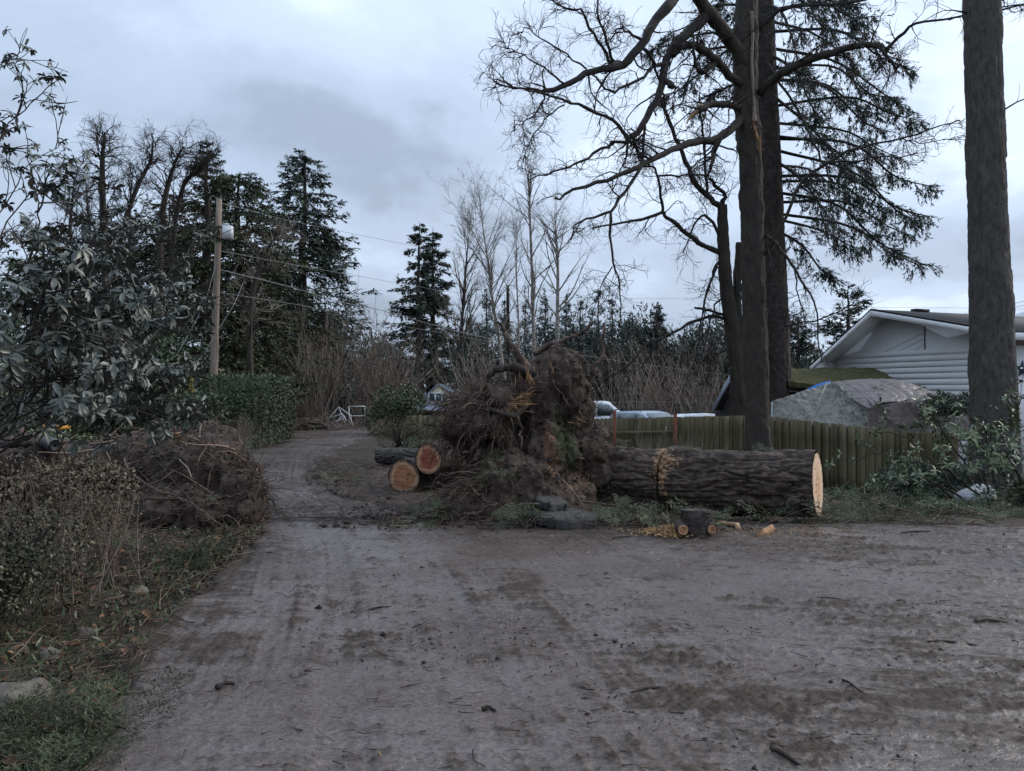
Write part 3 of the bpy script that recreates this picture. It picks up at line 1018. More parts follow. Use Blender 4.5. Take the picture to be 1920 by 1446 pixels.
bare_tree('topped_tree', 'bare tree with a long limb reaching towards the spiky cedar', [P(318, 790, 27), P(322, 500, 27), P(340, 360, 27), P(372, 318, 27), P(400, 290, 27)],
          [.11, .09, .075, .05, .015], (42, 5, 5), (1.4, .6, .28), ('limb', 'twig'), (.02, .01, 0), (.9, .8, .8), .35, 24, 'bare crowns beyond the hedge', .28)
bare_tree('topped_tree', 'thin bare tree half hidden by the rhododendron edge', [P(120, 800, 27), P(125, 560, 27), P(132, 420, 27), P(140, 330, 27)],
          [.10, .085, .06, .015], (46, 5, 5), (1.5, .6, .28), ('limb', 'twig'), (.02, .01, 0), (.9, .8, .8), .3, 25, 'bare crowns beyond the hedge', .25)
bare_tree('topped_tree', 'bare crown in the second rank, showing between the two tallest topped trees', [P(245, 800, 33), P(248, 560, 33), P(242, 420, 33), P(250, 310, 33)],
          [.12, .10, .07, .015], (44, 4, 5), (1.9, .8, .38), ('limb', 'twig'), (.02, .01, 0), (.85, .8, .8), .35, 27, 'bare crowns beyond the hedge', .24)
bare_tree('topped_tree', 'bare crown in the second rank, above the top of the rhododendron', [P(158, 800, 33), P(160, 560, 33), P(166, 430, 33), P(160, 335, 33)],
          [.12, .10, .07, .015], (44, 4, 5), (1.9, .8, .38), ('limb', 'twig'), (.02, .01, 0), (.85, .8, .8), .35, 28, 'bare crowns beyond the hedge', .24)
bare_tree('dead_tree', 'pale dead tree with drooping limbs in front of the wide cedar', [P(470, 730, 29), P(468, 620, 29), P(476, 540, 29), P(500, 470, 29), P(530, 430, 29)],
          [.14, .11, .09, .06, .015], (34, 6, 5), (2.0, .8, .35), ('mossy_bark', 'pale_twig'), (-.03, -.02, -.01), (1.0, .7, .7), .15, 26, None, .2, .05)

# ---- birches
bare_tree('birch_tree', 'white birch with the straightest and tallest trunk', [P(1004, 735, 27), P(1000, 620, 27), P(998, 520, 27), P(994, 420, 27), P(992, 350, 27), P(988, 296, 27)],
          [.072, .062, .052, .04, .024, .006], (38, 5, 4), (2.1, .75, .36), ('birch_bark', 'twig'), (.03, .0, -.02), (.62, .6, .6), .22, 31, 'bare birches behind the root plate', .10, .25, minr=.0021)
bare_tree('birch_tree', 'yellowish birch with a broken mast top', [P(1044, 735, 26), P(1045, 600, 26), P(1046, 500, 26), P(1042, 440, 26), P(1040, 398, 26)],
          [.078, .065, .05, .034, .015], (32, 5, 4), (2.3, .75, .36), ('birch_bark', 'twig'), (.035, .0, -.02), (.75, .6, .6), .25, 32, 'bare birches behind the root plate', .11, .2, minr=.0021)
bare_tree('birch_tree', 'slender birch with upswept limbs leaning over the roots', [P(950, 750, 26), P(938, 655, 26), P(923, 560, 26), P(915, 490, 26), P(906, 430, 26), P(900, 370, 26)],
          [.065, .056, .045, .032, .018, .005], (40, 7, 6), (2.6, .8, .36), ('birch_bark', 'twig'), (.03, .0, -.02), (.6, .6, .6), .2, 33, 'bare birches behind the root plate', .10, .25, minr=.0021)
bare_tree('birch_tree', 'thin bare sapling between the two white birches', [P(975, 735, 28), P(972, 600, 28), P(968, 500, 28), P(970, 420, 28)],
          [.036, .03, .022, .005], (24, 6, 5), (1.7, .6, .3), ('birch_bark', 'twig'), (.03, .0, -.02), (.5, .6, .6), .2, 34, 'bare birches behind the root plate', .10, .25, minr=.0021)
bare_tree('bare_tree', 'wispy bare tree left of the birches, fine upright twigs', [P(868, 750, 40), P(866, 620, 40), P(872, 520, 40), P(880, 430, 40)],
          [.09, .08, .06, .01], (34, 7, 5), (2.8, 1.0, .45), ('limb', 'pale_twig'), (.04, .01, 0), (.5, .5, .5), .2, 35, None, .09, .3, minr=.005)
bare_tree('snag', 'short broken snag standing beside the white birch', [P(955, 735, 30), P(953, 640, 30), P(952, 535, 30)], [.085, .08, .06], (5, 3, 0), (.5, .3, .2), ('limb', 'twig'), seed=36, cat='dead trunk')

# ---- brush
brush = [(600, 800, 36, 2.0, 4.6, 'pale_twig', 'pale bare brush below the broad dark fir'), (645, 800, 37, 3.0, 5.2, 'red_twig', 'tall reddish fan of bare stems below the broad dark fir'),
         (700, 802, 37, 2.8, 4.6, 'red_twig', 'reddish brush over the dark rounded evergreen shrub'), (712, 800, 38, 1.6, 3.9, 'pale_twig', 'greyish brush in front of the fir pair'),
         (560, 790, 38, 2.0, 4.2, 'pale_twig', 'thin brush at the edge of the clipped hedge'),
         (905, 810, 34, 1.6, 4.2, 'pale_twig', 'pale brush on the root plate side of the cream gable'), (742, 800, 46, 1.6, 4.2, 'red_twig', 'reddish brush at the foot of the fir pair'),
         (945, 815, 36, 1.8, 4.0, 'pale_twig', 'pale brush behind the hanging roots'), (1160, 820, 44, 3.2, 4.4, 'pale_twig', 'pale brush behind the white van'),
         (1205, 820, 42, 3.0, 4.8, 'pale_twig', 'fan of pale stems above the silver car'), (1255, 820, 44, 3.2, 5.2, 'pale_twig', 'taller pale stems beyond the silver car'),
         (1300, 822, 40, 2.8, 4.6, 'red_twig', 'reddish stems over the plank fence'), (1335, 822, 38, 2.4, 3.8, 'pale_twig', 'tangled pale twigs by the grey barge board'),
         (1505, 800, 38, 2.6, 3.6, 'red_twig', 'reddish brush beside the mossy roof')]
for i, (px, py, d, w, h, mt, lab) in enumerate(brush):
    c = P(px, HOR, d)
    c[2] = tz(c[0], d)
    shrub_stems('bare_brush', lab, c, w, h * 1.25, 30, mt, 200 + i, 'bare brush along the back of the lots', r0=.022)

ev = [(1150, 60, 5.2, 'dark evergreen mound behind the white van'), (1195, 58, 5.6, 'dark evergreen mound behind the silver car'), (1255, 60, 5.0, 'dark evergreen below the pointed cypress'),
      (1305, 56, 5.8, 'dark evergreen mound above the plank fence'), (1350, 54, 5.2, 'dark evergreen mound beside the leaning maple stems'), (1490, 48, 4.6, 'dark evergreen mound beside the mossy roof'),
      (720, 56, 4.4, 'dark evergreen mound at the foot of the fir pair'), (600, 54, 6.2, 'dark evergreen mound below the broad dark fir'), (520, 46, 5.4, 'dark evergreen mound behind the clipped hedge'),
      (900, 58, 5.4, 'dark evergreen mound behind the slender birch'), (1010, 58, 5.8, 'dark evergreen mound behind the white birch'), (1080, 58, 6.2, 'dark evergreen mound behind the upturned roots')]
for i, (px, d, h, lab) in enumerate(ev):
    c = P(px, HOR, d)
    c[2] = -1.0
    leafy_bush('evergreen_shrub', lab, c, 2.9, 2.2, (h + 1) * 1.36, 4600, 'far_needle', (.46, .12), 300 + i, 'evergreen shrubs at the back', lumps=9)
# ================================================================== fence, buildings, vehicles
def rot_z(a):
    c, s = math.cos(a), math.sin(a)
    return np.array([[c, -s, 0], [s, c, 0], [0, 0, 1]])


def plank_mesh(w, h, t, seed):
    """One rough board standing on the ground, edges slightly out of true."""
    r = np.random.default_rng(seed)
    zs = np.linspace(0, h, 5)
    V, Fc = [], []
    for i, z in enumerate(zs):
        j = r.normal(0, .003, 4)
        b = .006 * math.sin(i * 1.3 + seed)
        V += [(-w / 2 + j[0], -t / 2 + b, z), (w / 2 + j[1], -t / 2 + b, z), (w / 2 + j[2], t / 2 + b, z), (-w / 2 + j[3], t / 2 + b, z)]
    for i in range(4):
        a = i * 4
        for k in range(4):
            Fc.append([a + k, a + (k + 1) % 4, a + 4 + (k + 1) % 4, a + 4 + k])
    Fc += [[3, 2, 1, 0], [16, 17, 18, 19]]
    me = make_mesh('plank', np.array(V), np.array(Fc), [M['fence_wood']], False, tone=r.uniform(.15, .85))
    return me


def fence_run(parent, a, b, top, w=.15, h=1.82, seed=0, alt=.0, slope=None):
    """Boards as single parts from a to b; top is the height of the fence head (start, end)."""
    r = np.random.default_rng(seed)
    a, b = np.asarray(a, float), np.asarray(b, float)
    L = np.linalg.norm(b - a)
    n = max(1, int(L / w))
    d = (b - a) / L
    ang = math.atan2(d[1], d[0])
    var = [plank_mesh(w * 1.03, h, .022, seed * 31 + k) for k in range(7)]
    for i in range(n):
        p = a + d * (i + .5) * w
        tp = top[0] + (top[1] - top[0]) * (i + .5) / n + r.normal(0, .008)
        off = (alt if i % 2 else -alt)
        o = bpy.data.objects.new('plank', var[r.integers(0, 7)])
        COL.objects.link(o)
        o.parent = parent
        bx, by, bz = ORG[parent.name]
        o.location = (p[0] - bx - math.sin(ang) * off, p[1] - by + math.cos(ang) * off, tp - h - bz)
        o.rotation_euler = (r.normal(0, .006), r.normal(0, .006), ang + r.normal(0, .03))
        ORG[o.name] = ORG[parent.name]


def rail(parent, a, b, za, zb, off=(0, 0), s=(.045, .09)):
    a, b = np.asarray(a, float), np.asarray(b, float)
    p0 = np.array([a[0] + off[0], a[1] + off[1], za])
    p1 = np.array([b[0] + off[0], b[1] + off[1], zb])
    d = p1 - p0
    L = np.linalg.norm(d)
    R = np.array(Vector(d).to_track_quat('X', 'Z').to_matrix())
    Geo().box((p0 + p1) / 2, (L, s[0], s[1]), R=R).build('rail', M['fence_wood'], parent, smooth=False)


FA, FB = (P(1040, HOR, 24.6)[:2], P(1445, HOR, 23.6)[:2])
pf = thing('plank_fence', 'mossy plank fence with two rusty red posts in front of the vehicles', 'fence', (*FA, -1.15), 'plank fences round the yard')
fence_run(pf, FA, FB, (.74, .92), seed=1, alt=.013)
q1, q2 = P(1080, HOR, 24.3)[:2], P(1268, HOR, 23.9)[:2]
rail(pf, q1, q2, .30, .38, (0, -.05))
for px, tp in ((1152, 770), (1266, 776)):
    c = P(px, tp, 23.85)
    Geo().box((c[0], c[1], (c[2] - 1.15) / 2), (.10, .09, c[2] + 1.15), tone=.5).build('post', M['post_wood'], pf, smooth=False)

C1, C2, C3 = P(1446, HOR, 23.6)[:2], P(1642, HOR, 20.2)[:2], P(1812, HOR, 19.0)[:2]
pf2 = thing('plank_fence', 'dark plank fence stepping down from the mossy maple to the fallen shrubs', 'fence', (*C1, -1.2), 'plank fences round the yard')
fence_run(pf2, C1, C2, (.86, .66), h=1.9, seed=2, alt=.018)
fence_run(pf2, C2, C3, (.66, .56), h=1.85, seed=3, alt=.018)
rail(pf2, C1, C2, .4, .2, (.04, .05))

E1, E2 = P(762, HOR, 27)[:2], P(848, HOR, 26.2)[:2]
pf3 = thing('plank_fence', 'short low plank fence below the cream house', 'fence', (*E1, -.6), 'plank fences round the yard')
fence_run(pf3, E1, E2, (.80, .78), h=1.5, seed=4, w=.14, alt=.013)
rail(pf3, E1, E2, .52, .5, (0, -.05))
for px in (788, 832):
    c = P(px, 778, 26.5)
    Geo().box((c[0], c[1] - .05, c[2] - .7), (.10, .09, 1.4)).build('post', M['fence_wood'], pf3, smooth=False)


# ---- the white house with its broad gable
def quad_slab(pts, thick, geo, down=True, mi=0, tone=.5):
    """A flat four-cornered slab; pts go round the upper face, thickness hangs along its normal."""
    p = np.asarray(pts, float)
    nrm = unit(np.cross(p[1] - p[0], p[3] - p[0]))
    if nrm[2] < 0:
        nrm = -nrm
    q = p - nrm * thick
    V = np.vstack([p, q])
    geo.add(V, [[0, 1, 2, 3], [7, 6, 5, 4], [0, 4, 5, 1], [1, 5, 6, 2], [2, 6, 7, 3], [3, 7, 4, 0]], tone, mi)


hL, hA, hR = P(1520, 693, 31), P(1634, 588, 28), P(1868, 628, 24)
axis = unit(np.array([.94, .34, 0]))                       # the ridge runs back from the gable
inn = axis * .75                                           # roof overhang at the gable
house = thing('white_house', 'white weatherboarded house with a broad overhanging gable', 'house', (*(hR + inn)[:2], -1.2))
zg = -1.2
back = axis * 11
rt = np.array([0, 0, .16])
g = Geo()
quad_slab([hL + rt, hA + rt, hA + back + rt, hL + back + rt], .05, g)
quad_slab([hA + rt, hR + rt, hR + back + rt, hA + back + rt], .05, g)
roof = g.build('roof', M['shingle'], house, smooth=False)
g = Geo()
for a, b_ in ((hL, hA), (hA, hR)):
    quad_slab([a + rt * 1.14 - axis * .03, b_ + rt * 1.14 - axis * .03, b_ + rt * 1.14 + axis * .12, a + rt * 1.14 + axis * .12], .035, g)
g.build('roof_edge', M['roof_edge'], roof, smooth=False)
for a, b_ in ((hL, hA), (hA, hR)):                        # barge boards
    gg = Geo()
    dz = np.array([0, 0, -.20])
    o2 = axis * .04
    V = np.array([a + rt * .7, b_ + rt * .7, b_ + rt * .7 + dz, a + rt * .7 + dz])
    V = np.vstack([V - o2, V])
    gg.add(V, [[0, 1, 2, 3], [7, 6, 5, 4], [0, 4, 5, 1], [1, 5, 6, 2], [2, 6, 7, 3], [3, 7, 4, 0]])
    gg.build('barge_board', M['white_paint'], roof, smooth=False)
for a, b_ in ((hL, hA), (hA, hR)):                        # sloping soffits
    gg = Geo()
    quad_slab([a - [0, 0, .02], b_ - [0, 0, .02], b_ + inn * 1.6 - [0, 0, .02], a + inn * 1.6 - [0, 0, .02]], .02, gg)
    gg.build('soffit', M['white_paint'], roof, smooth=False)
# eave returns: the boxed ends of the eaves
for a, sgn in ((hL, 1), (hR, -1)):
    bb = hA - a
    u = unit(np.array([bb[0], bb[1], 0]))
    gg = Geo()
    w_ = .55
    zz = (bb[2] / np.linalg.norm(bb[:2]))
    V = np.array([a, a + u * w_ + [0, 0, w_ * zz], a + u * w_ - [0, 0, .12], a - [0, 0, .12]]) - [0, 0, .05]
    V = np.vstack([V + axis * .02, V + inn])
    gg.add(V, [[0, 1, 2, 3], [7, 6, 5, 4], [0, 4, 5, 1], [1, 5, 6, 2], [2, 6, 7, 3], [3, 7, 4, 0]])
    gg.build('eave_return', M['white_paint'], roof, smooth=False)
# gable wall: weatherboards one by one up to the plate, a flush panel above
wl_, wr_ = hL + inn + unit(hA - hL) * .5, hR + inn - unit(hR - hA) * .55
wl2, wr2 = np.array([wl_[0], wl_[1], 0]), np.array([wr_[0], wr_[1], 0])
along = unit(wr2 - wl2)
outn = np.array([-axis[0], -axis[1], 0])
Lw = np.linalg.norm(wr2 - wl2)
ztop_r = 3.02
wall = Geo()
apx = wl2 + along * ((hA + inn - wl2) * [1, 1, 0] @ along)
zr_ = hR[2] + (hA[2] - hR[2]) * .55 / np.linalg.norm(hR - hA) - .03
zl_ = hL[2] + (hA[2] - hL[2]) * .5 / np.linalg.norm(hL - hA) - .03
V = np.array([wl2 + [0, 0, zg], wr2 + [0, 0, zg], wr2 + [0, 0, zr_], apx + [0, 0, hA[2] - .05], wl2 + [0, 0, zl_]])
V = np.vstack([V, V + axis * .15])
wall.add(V, [np.array([[0, 1, 2, 3, 4], [9, 8, 7, 6, 5]]), np.array([[0, 5, 6, 1], [1, 6, 7, 2], [2, 7, 8, 3], [3, 8, 9, 4], [4, 9, 5, 0]])])
wall_o = wall.build('wall', M['siding'], house, smooth=False)
gap_shade = Geo()  # dark sheet behind the boards, its colour standing for shade in the gaps
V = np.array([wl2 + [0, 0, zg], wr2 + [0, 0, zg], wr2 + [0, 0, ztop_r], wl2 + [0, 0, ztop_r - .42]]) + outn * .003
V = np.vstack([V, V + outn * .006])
gap_shade.add(V, [[3, 2, 1, 0], [4, 5, 6, 7], [0, 1, 5, 4], [1, 2, 6, 5], [2, 3, 7, 6], [3, 0, 4, 7]])
gap_shade.build('board_gap_shade', M['roof_edge'], wall_o, smooth=False)
ch = .215
z = zg + .1
k = 0
while z < ztop_r - .02:
    a, b_ = wl2 + along * .02 + [0, 0, z], wr2 - along * .12 + [0, 0, z]
    up = np.array([0, 0, ch - .014])
    V = np.array([a + outn * .036, b_ + outn * .036, b_ + up + outn * .026, a + up + outn * .026, a + outn * .012, b_ + outn * .012, b_ + up + outn * .012, a + up + outn * .012])
    gg = Geo().add(V, [[0, 1, 2, 3], [4, 7, 6, 5], [0, 4, 5, 1], [1, 5, 6, 2], [2, 6, 7, 3], [3, 7, 4, 0]], .3 + .4 * ((k * 7) % 5) / 5)
    gg.build('weatherboard', M['siding'], wall_o, smooth=False)
    z += ch
    k += 1
Geo().box((wr2 - along * .05 + outn * .03) + [0, 0, (ztop_r + zg) / 2], (.04, .15, ztop_r - zg), math.atan2(axis[1], axis[0])).build('corner_board', M['yellow_trim'], wall_o, smooth=False)
# gable panel joints: one upright batten and slanting battens
pm = wl2 + along * Lw * .62
Geo().box(pm + outn * .012 + [0, 0, 3.55], (.03, .03, 1.0), math.atan2(axis[1], axis[0])).build('batten', M['roof_edge'], wall_o, smooth=False)
for k in range(3):
    a = pm - along * .06 + outn * .012 + [0, 0, 3.78 - k * .22]
    b_ = a - along * (1.7 - .5 * k) - [0, 0, .62 - .16 * k]
    Geo().tube(smooth_line([a, b_], 3), .006, 4).build('batten', M['wire'], wall_o, smooth=False)
# side wall running back behind the big trunk, and its eave
sw = Geo()
a, b_ = wr2 + along * .002, wr2 + axis * 10
V = np.array([a + [0, 0, zg], b_ + [0, 0, zg], b_ + [0, 0, 3.2], a + [0, 0, 3.2]])
V = np.vstack([V, V - along * .12])
sw.add(V, [[0, 1, 2, 3], [7, 6, 5, 4], [0, 4, 5, 1], [1, 5, 6, 2], [2, 6, 7, 3], [3, 7, 4, 0]])
sw.build('side_wall', M['white_paint'], house, smooth=False)
gg = Geo()
V = np.array([hR + rt * .6, hR + back + rt * .6, hR + back + rt * .6 - [0, 0, .24], hR + rt * .6 - [0, 0, .24]])
V = np.vstack([V + along * .03, V])
gg.add(V, [[0, 1, 2, 3], [7, 6, 5, 4], [0, 4, 5, 1], [1, 5, 6, 2], [2, 6, 7, 3], [3, 7, 4, 0]])
gg.build('fascia', M['white_paint'], roof, smooth=False)
for f_, w_ in ((.22, .7), (.52, .9)):
    c = hA + back * f_ + [0, 0, .20]
    Geo().box(c, (w_, .25, .10), math.atan2(axis[1], axis[0])).build('roof_vent', M['roof_edge'], roof, smooth=False)
# dark star hanging on the side wall
star_s = min(np.linspace(0, 6, 121), key=lambda q: abs((wr2 + axis * q)[0] / (wr2 + axis * q)[1] * 1400 + 960 - 1913))
sp = wr2 + axis * star_s + along * .06
sp[2] = EYE + (735 - 692) / 1400 * sp[1]
st = []
for i in range(10):
    r_ = .30 if i % 2 == 0 else .125
    a = math.pi / 2 + i * math.pi / 5
    st.append(sp + axis * r_ * math.cos(a) + np.array([0, 0, r_ * math.sin(a)]))
st = np.array(st)
V = np.vstack([st, st + along * .02, [sp + along * .07]])
fs = [[10 + i, 10 + (i + 1) % 10, 20] for i in range(10)]
star = Geo().add(V, [np.array(fs), np.array([[i, (i + 1) % 10, 10 + (i + 1) % 10, 10 + i] for i in range(10)])]).build('wall_star', M['navy_paint'], org=sp, smooth=False)
tag(star, 'dark five pointed star hung on the white side wall', 'ornament')

# second house corner beyond
hx = P(1925, 600, 34)
sec = thing('neighbour_house', 'grey roofed house just showing past the big trunk', 'house', (*hx[:2], -1.2))
g = Geo()
e0, e1 = P(1880, 630, 40), P(1990, 560, 40)
quad_slab([e0, e1, e1 + [3, 8, 0], e0 + [3, 8, 0]], .15, g)
quad_slab([e1, e1 + [3.2, 0, -2.0], e1 + [6.2, 8, -2.0], e1 + [3, 8, 0]], .15, g)
g.build('roof', M['grey_roof'], sec, smooth=False)
Geo().box((e1[0], e1[1] + 3, .9), (5.5, 5, 4.2)).build('wall', M['white_paint'], sec, smooth=False)

# ---- mossy garage roof
gar = thing('mossy_shed', 'low shed with a roof thick with moss behind the tarps', 'shed', (*P(1560, HOR, 26.5)[:2], -1.2))
g = Geo()
nx, ny = 70, 26
a0, a1, b1, b0 = P(1478, 716, 25.0), P(1735, 742, 24.0), P(1640, 690, 28.0), P(1474, 692, 29)
U, Vv = np.meshgrid(np.linspace(0, 1, nx), np.linspace(0, 1, ny), indexing='ij')
U3, V3 = U[..., None], Vv[..., None]
S = (a0 * (1 - U3) + a1 * U3) * (1 - V3) + (b0 * (1 - U3) + b1 * U3) * V3
S[..., 2] += .05 * fbm(S * 3.1, 3, 60) + .05 * np.abs(fbm(S * 9, 2, 61))
top = S.reshape(-1, 3)
g.add(top, grid_faces(nx, ny))
rim = np.concatenate([S[:, 0], S[::-1, -1][:0]])
g.add(np.vstack([S[:, 0], S[:, 0] - [0, 0, .16]]), np.array([[i, i + 1, nx + i + 1, nx + i] for i in range(nx - 1)])[:, ::-1])
gr_ = g.build('roof', M['moss'], gar)
g = Geo()
g.add(np.vstack([a0 - [0, 0, .12], a1 - [0, 0, .12], b1 - [0, 0, .12], b0 - [0, 0, .12]]), [[0, 1, 2, 3]])
g.build('roof_boards', M['roof_edge'], gar, smooth=False)
g = Geo()
w0, w1 = a0 + [.25, .5, -.2], a1 + [-.6, .5, -.2]
V = np.array([w0 * [1, 1, 0] + [0, 0, -1.3], w1 * [1, 1, 0] + [0, 0, -1.3], w1, w0])
V = np.vstack([V, V + [.2, 2.4, 0]])
g.add(V, [[0, 1, 2, 3], [7, 6, 5, 4], [0, 4, 5, 1], [1, 5, 6, 2], [2, 6, 7, 3], [3, 7, 4, 0]])
g.build('wall', M['old_bark'], gar, smooth=False)
for k in range(2):
    p0, p1 = a0 + [.05, .1, -.2 - .12 * k], a0 + [2.4, -.15, -.34 - .12 * k]
    Geo().tube(smooth_line([p0, p1], 3), .05, 4).build('rafter', M['old_bark'], gar, smooth=False)


# ---- tarps over a frame behind the fence
def drape(name, A, B, nu, mat_, seed, amp, folds, fold_amp, fold_dir='u', parent=None, thick=.012):
    """Cloth between the upper line A and the lower line B (each a polyline in space)."""
    a, b = smooth_line(A, nu), smooth_line(B, nu)
    nv = max(8, nu // 2)
    t = np.linspace(0, 1, nv)[None, :, None]
    S = a[:, None] * (1 - t) + b[:, None] * t
    S[..., 2] -= .10 * np.sin(t[..., 0] * np.pi) * .5
    nz = fbm(S * 2.3 + seed, 4, seed) * amp + amp * 1.3 * np.abs(fbm(S * np.array([4, 4, 3.2]) + seed, 3, seed + 1)) + amp * .5 * np.abs(fbm(S * 9.0, 2, seed + 2))
    uu = np.linspace(0, 1, nu)[:, None]
    tt = t[..., 0]
    ph = folds * uu * 2 * np.pi + 5.5 * fbm(np.stack([uu * 4 + 0 * tt, tt * 1.5 + 0 * uu, 0 * uu + 0 * tt], -1), 2, seed + 5)
    irr = .35 + .65 * np.abs(fbm(np.stack([uu * 3.3 + 0 * tt, tt * 1.1 + 0 * uu, 0 * uu + 0 * tt + seed], -1), 2, seed + 8)) * 2
    nz = nz + fold_amp * irr * (np.abs(np.sin(ph)) ** .7 - .5) * (.35 + .65 * tt)
    du = np.gradient(S, axis=0)
    dv = np.gradient(S, axis=1)
    n = unit(np.cross(du, dv))
    n = np.where(n[..., 1:2] > 0, -n, n)
    S = S + n * nz[..., None]
    g = Geo().add(S.reshape(-1, 3), grid_faces(nu, nv))
    o = g.build(name, mat_, parent)
    md = o.modifiers.new('thickness', 'SOLIDIFY')
    md.thickness = thick
    return o


can = thing('tarp_shelter', 'sagging shelter of grey and brown tarps above the fence', 'shelter', (*P(1600, HOR, 22.5)[:2], -1.2))
ap = P(1556, 719, 24.2)
drape('grey_tarp', [P(1447, 752, 24.0), P(1500, 738, 24.2), ap, P(1592, 734, 22.8), P(1630, 766, 21.05)], [P(1443, 790, 23.9), P(1500, 795, 23.0), P(1560, 803, 22.0), P(1600, 806, 21.5), P(1638, 810, 20.95)], 110, M['grey_tarp'], 70, .10, 3, .04, parent=can)['label'] = 'grey green mouldy tarp'
drape('brown_tarp', [P(1560, 718, 24.1), P(1620, 712, 23.6), P(1690, 716, 23.0), P(1772, 746, 22.0)], [P(1628, 768, 21.0), P(1665, 757, 20.6), P(1710, 752, 20.6), P(1775, 750, 20.8)], 110, M['brown_tarp'], 71, .03, 4.5, .06, parent=can)['label'] = 'brown tarp folded over the ridge'
drape('brown_tarp', [P(1628, 766, 21.0), P(1665, 757, 20.6), P(1710, 752, 20.6), P(1790, 750, 20.8), P(1830, 756, 21.0)], [P(1632, 815, 20.9), P(1670, 822, 20.55), P(1715, 824, 20.5), P(1785, 824, 20.7), P(1830, 826, 20.9)], 110, M['brown_tarp'], 72, .02, 5, .05, parent=can)['label'] = 'hanging brown tarp wall'
drape('blue_tarp', [P(1512, 731, 24.5), P(1530, 722, 24.5), P(1557, 715, 24.5)], [P(1504, 738, 24.25), P(1530, 731, 24.25), P(1560, 722, 24.1)], 24, M['blue_tarp'], 73, .01, 2, .01, parent=can)['label'] = 'blue strip of tarp'
g = Geo()
for p0, p1 in (((1447, 754, 23.9), (1447, 860, 23.9)), ((1632, 770, 21.1), (1632, 930, 21.1)), ((1785, 752, 20.9), (1785, 930, 20.9)), ((1556, 722, 24.1), (1632, 806, 21.05))):
    g.tube(smooth_line([P(*p0), P(*p1)], 4), .03, 6)
g.build('frame', M['steel'], can)
Geo().tube(smooth_line([P(1548, 722, 23.9), P(1538, 745, 23.3), P(1520, 796, 22.6)], 10) + [0, -.06, .03], .022, 5).build('seam', M['grey_tarp'], can)

# ---- cream house far behind the low fence
cr = P(815, 790, 56)
ch_ = thing('cream_house', 'small cream house with one white framed gable window', 'house', (cr[0], cr[1], -1.2))
g = Geo()
x0, x1, xm = P(786, 0, 56)[0], P(866, 0, 56)[0], P(822, 0, 56)[0]
zt, za = P(0, 758, 56)[2], P(0, 722, 56)[2]
V = np.array([[x0, 56, -1.2], [x1, 56, -1.2], [x1, 56, zt + .2], [xm, 56, za], [x0, 56, zt]])
V = np.vstack([V, V + [0, 6, 0]])
g.add(V, [np.array([[0, 1, 2, 3, 4], [9, 8, 7, 6, 5]]), np.array([[0, 5, 6, 1], [1, 6, 7, 2], [2, 7, 8, 3], [3, 8, 9, 4], [4, 9, 5, 0]])])
cw = g.build('wall', M['cream_paint'], ch_, smooth=False)
g = Geo()
quad_slab([[x0 - .4, 55.88, zt - .15], [xm, 55.88, za + .12], [xm, 62.2, za + .12], [x0 - .4, 62.2, zt - .15]], .06, g)
quad_slab([[xm, 55.88, za + .12], [x1 + .4, 55.88, zt + .05], [x1 + .4, 62.2, zt + .05], [xm, 62.2, za + .12]], .06, g)
g.build('roof', M['grey_roof'], ch_, smooth=False)
g = Geo()
quad_slab([[x0 - 1, 53.2, .38], [x1, 53.2, .38], [x1, 55.9, .75], [x0 - 1, 55.9, .75]], .1, g)
g.build('porch_roof', M['grey_roof'], ch_, smooth=False)
wx, wz = P(816, 746, 56)[0], P(816, 746, 56)[2]
wi = Geo().box((wx, 55.97, wz), (.95, .06, .62)).build('window', M['glass'], ch_, smooth=False)
g = Geo()
for dx in (-.48, 0, .48):
    g.box((wx + dx, 55.93, wz), (.09, .05, .7))
for dz in (-.34, .34):
    g.box((wx, 55.93, wz + dz), (1.05, .05, .09))
g.build('frame', M['white_paint'], wi, smooth=False)
for dx in (-.74, .74):
    Geo().box((wx + dx, 55.96, wz), (.24, .05, .68)).build('shutter', M['blue_grey_paint'], wi, smooth=False)

# ---- the steep grey barge board of a hidden outbuilding
ob = thing('outbuilding', 'steep gabled outbuilding with grey barge boards half behind the maple stems', 'shed', (*P(1372, HOR, 32)[:2], -1.2))
pA, pB, pC = P(1376, 694, 32), P(1338, 768, 32), P(1416, 768, 32)
g = Geo()
V = np.array([[pB[0] + .15, 32.3, -1.2], [pC[0] - .15, 32.3, -1.2], [pC[0] - .15, 32.3, pC[2]], [pA[0], 32.3, pA[2] - .1], [pB[0] + .15, 32.3, pB[2]]])
V = np.vstack([V, V + [2.4, 2.2, 0]])
g.add(V, [np.array([[0, 1, 2, 3, 4], [9, 8, 7, 6, 5]]), np.array([[0, 5, 6, 1], [1, 6, 7, 2], [2, 7, 8, 3], [3, 8, 9, 4], [4, 9, 5, 0]])])
g.build('wall', M['old_bark'], ob, smooth=False)
for a, b_ in ((pA, pB), (pA, pC)):
    d = unit(b_ - a)
    R = np.array(Vector(d).to_track_quat('X', 'Y').to_matrix())
    Geo().box((a + b_) / 2, (np.linalg.norm(b_ - a), .08, .26), R=R).build('barge_board', M['blue_grey_paint'], ob, smooth=False)
g = Geo()
quad_slab([pA, pB, pB + [2.8, 2.5, 0], pA + [2.8, 2.5, 0]], .08, g)
quad_slab([pA, pC, pC + [2.8, 2.5, 0], pA + [2.8, 2.5, 0]], .08, g)
g.build('roof', M['roof_edge'], ob, smooth=False)


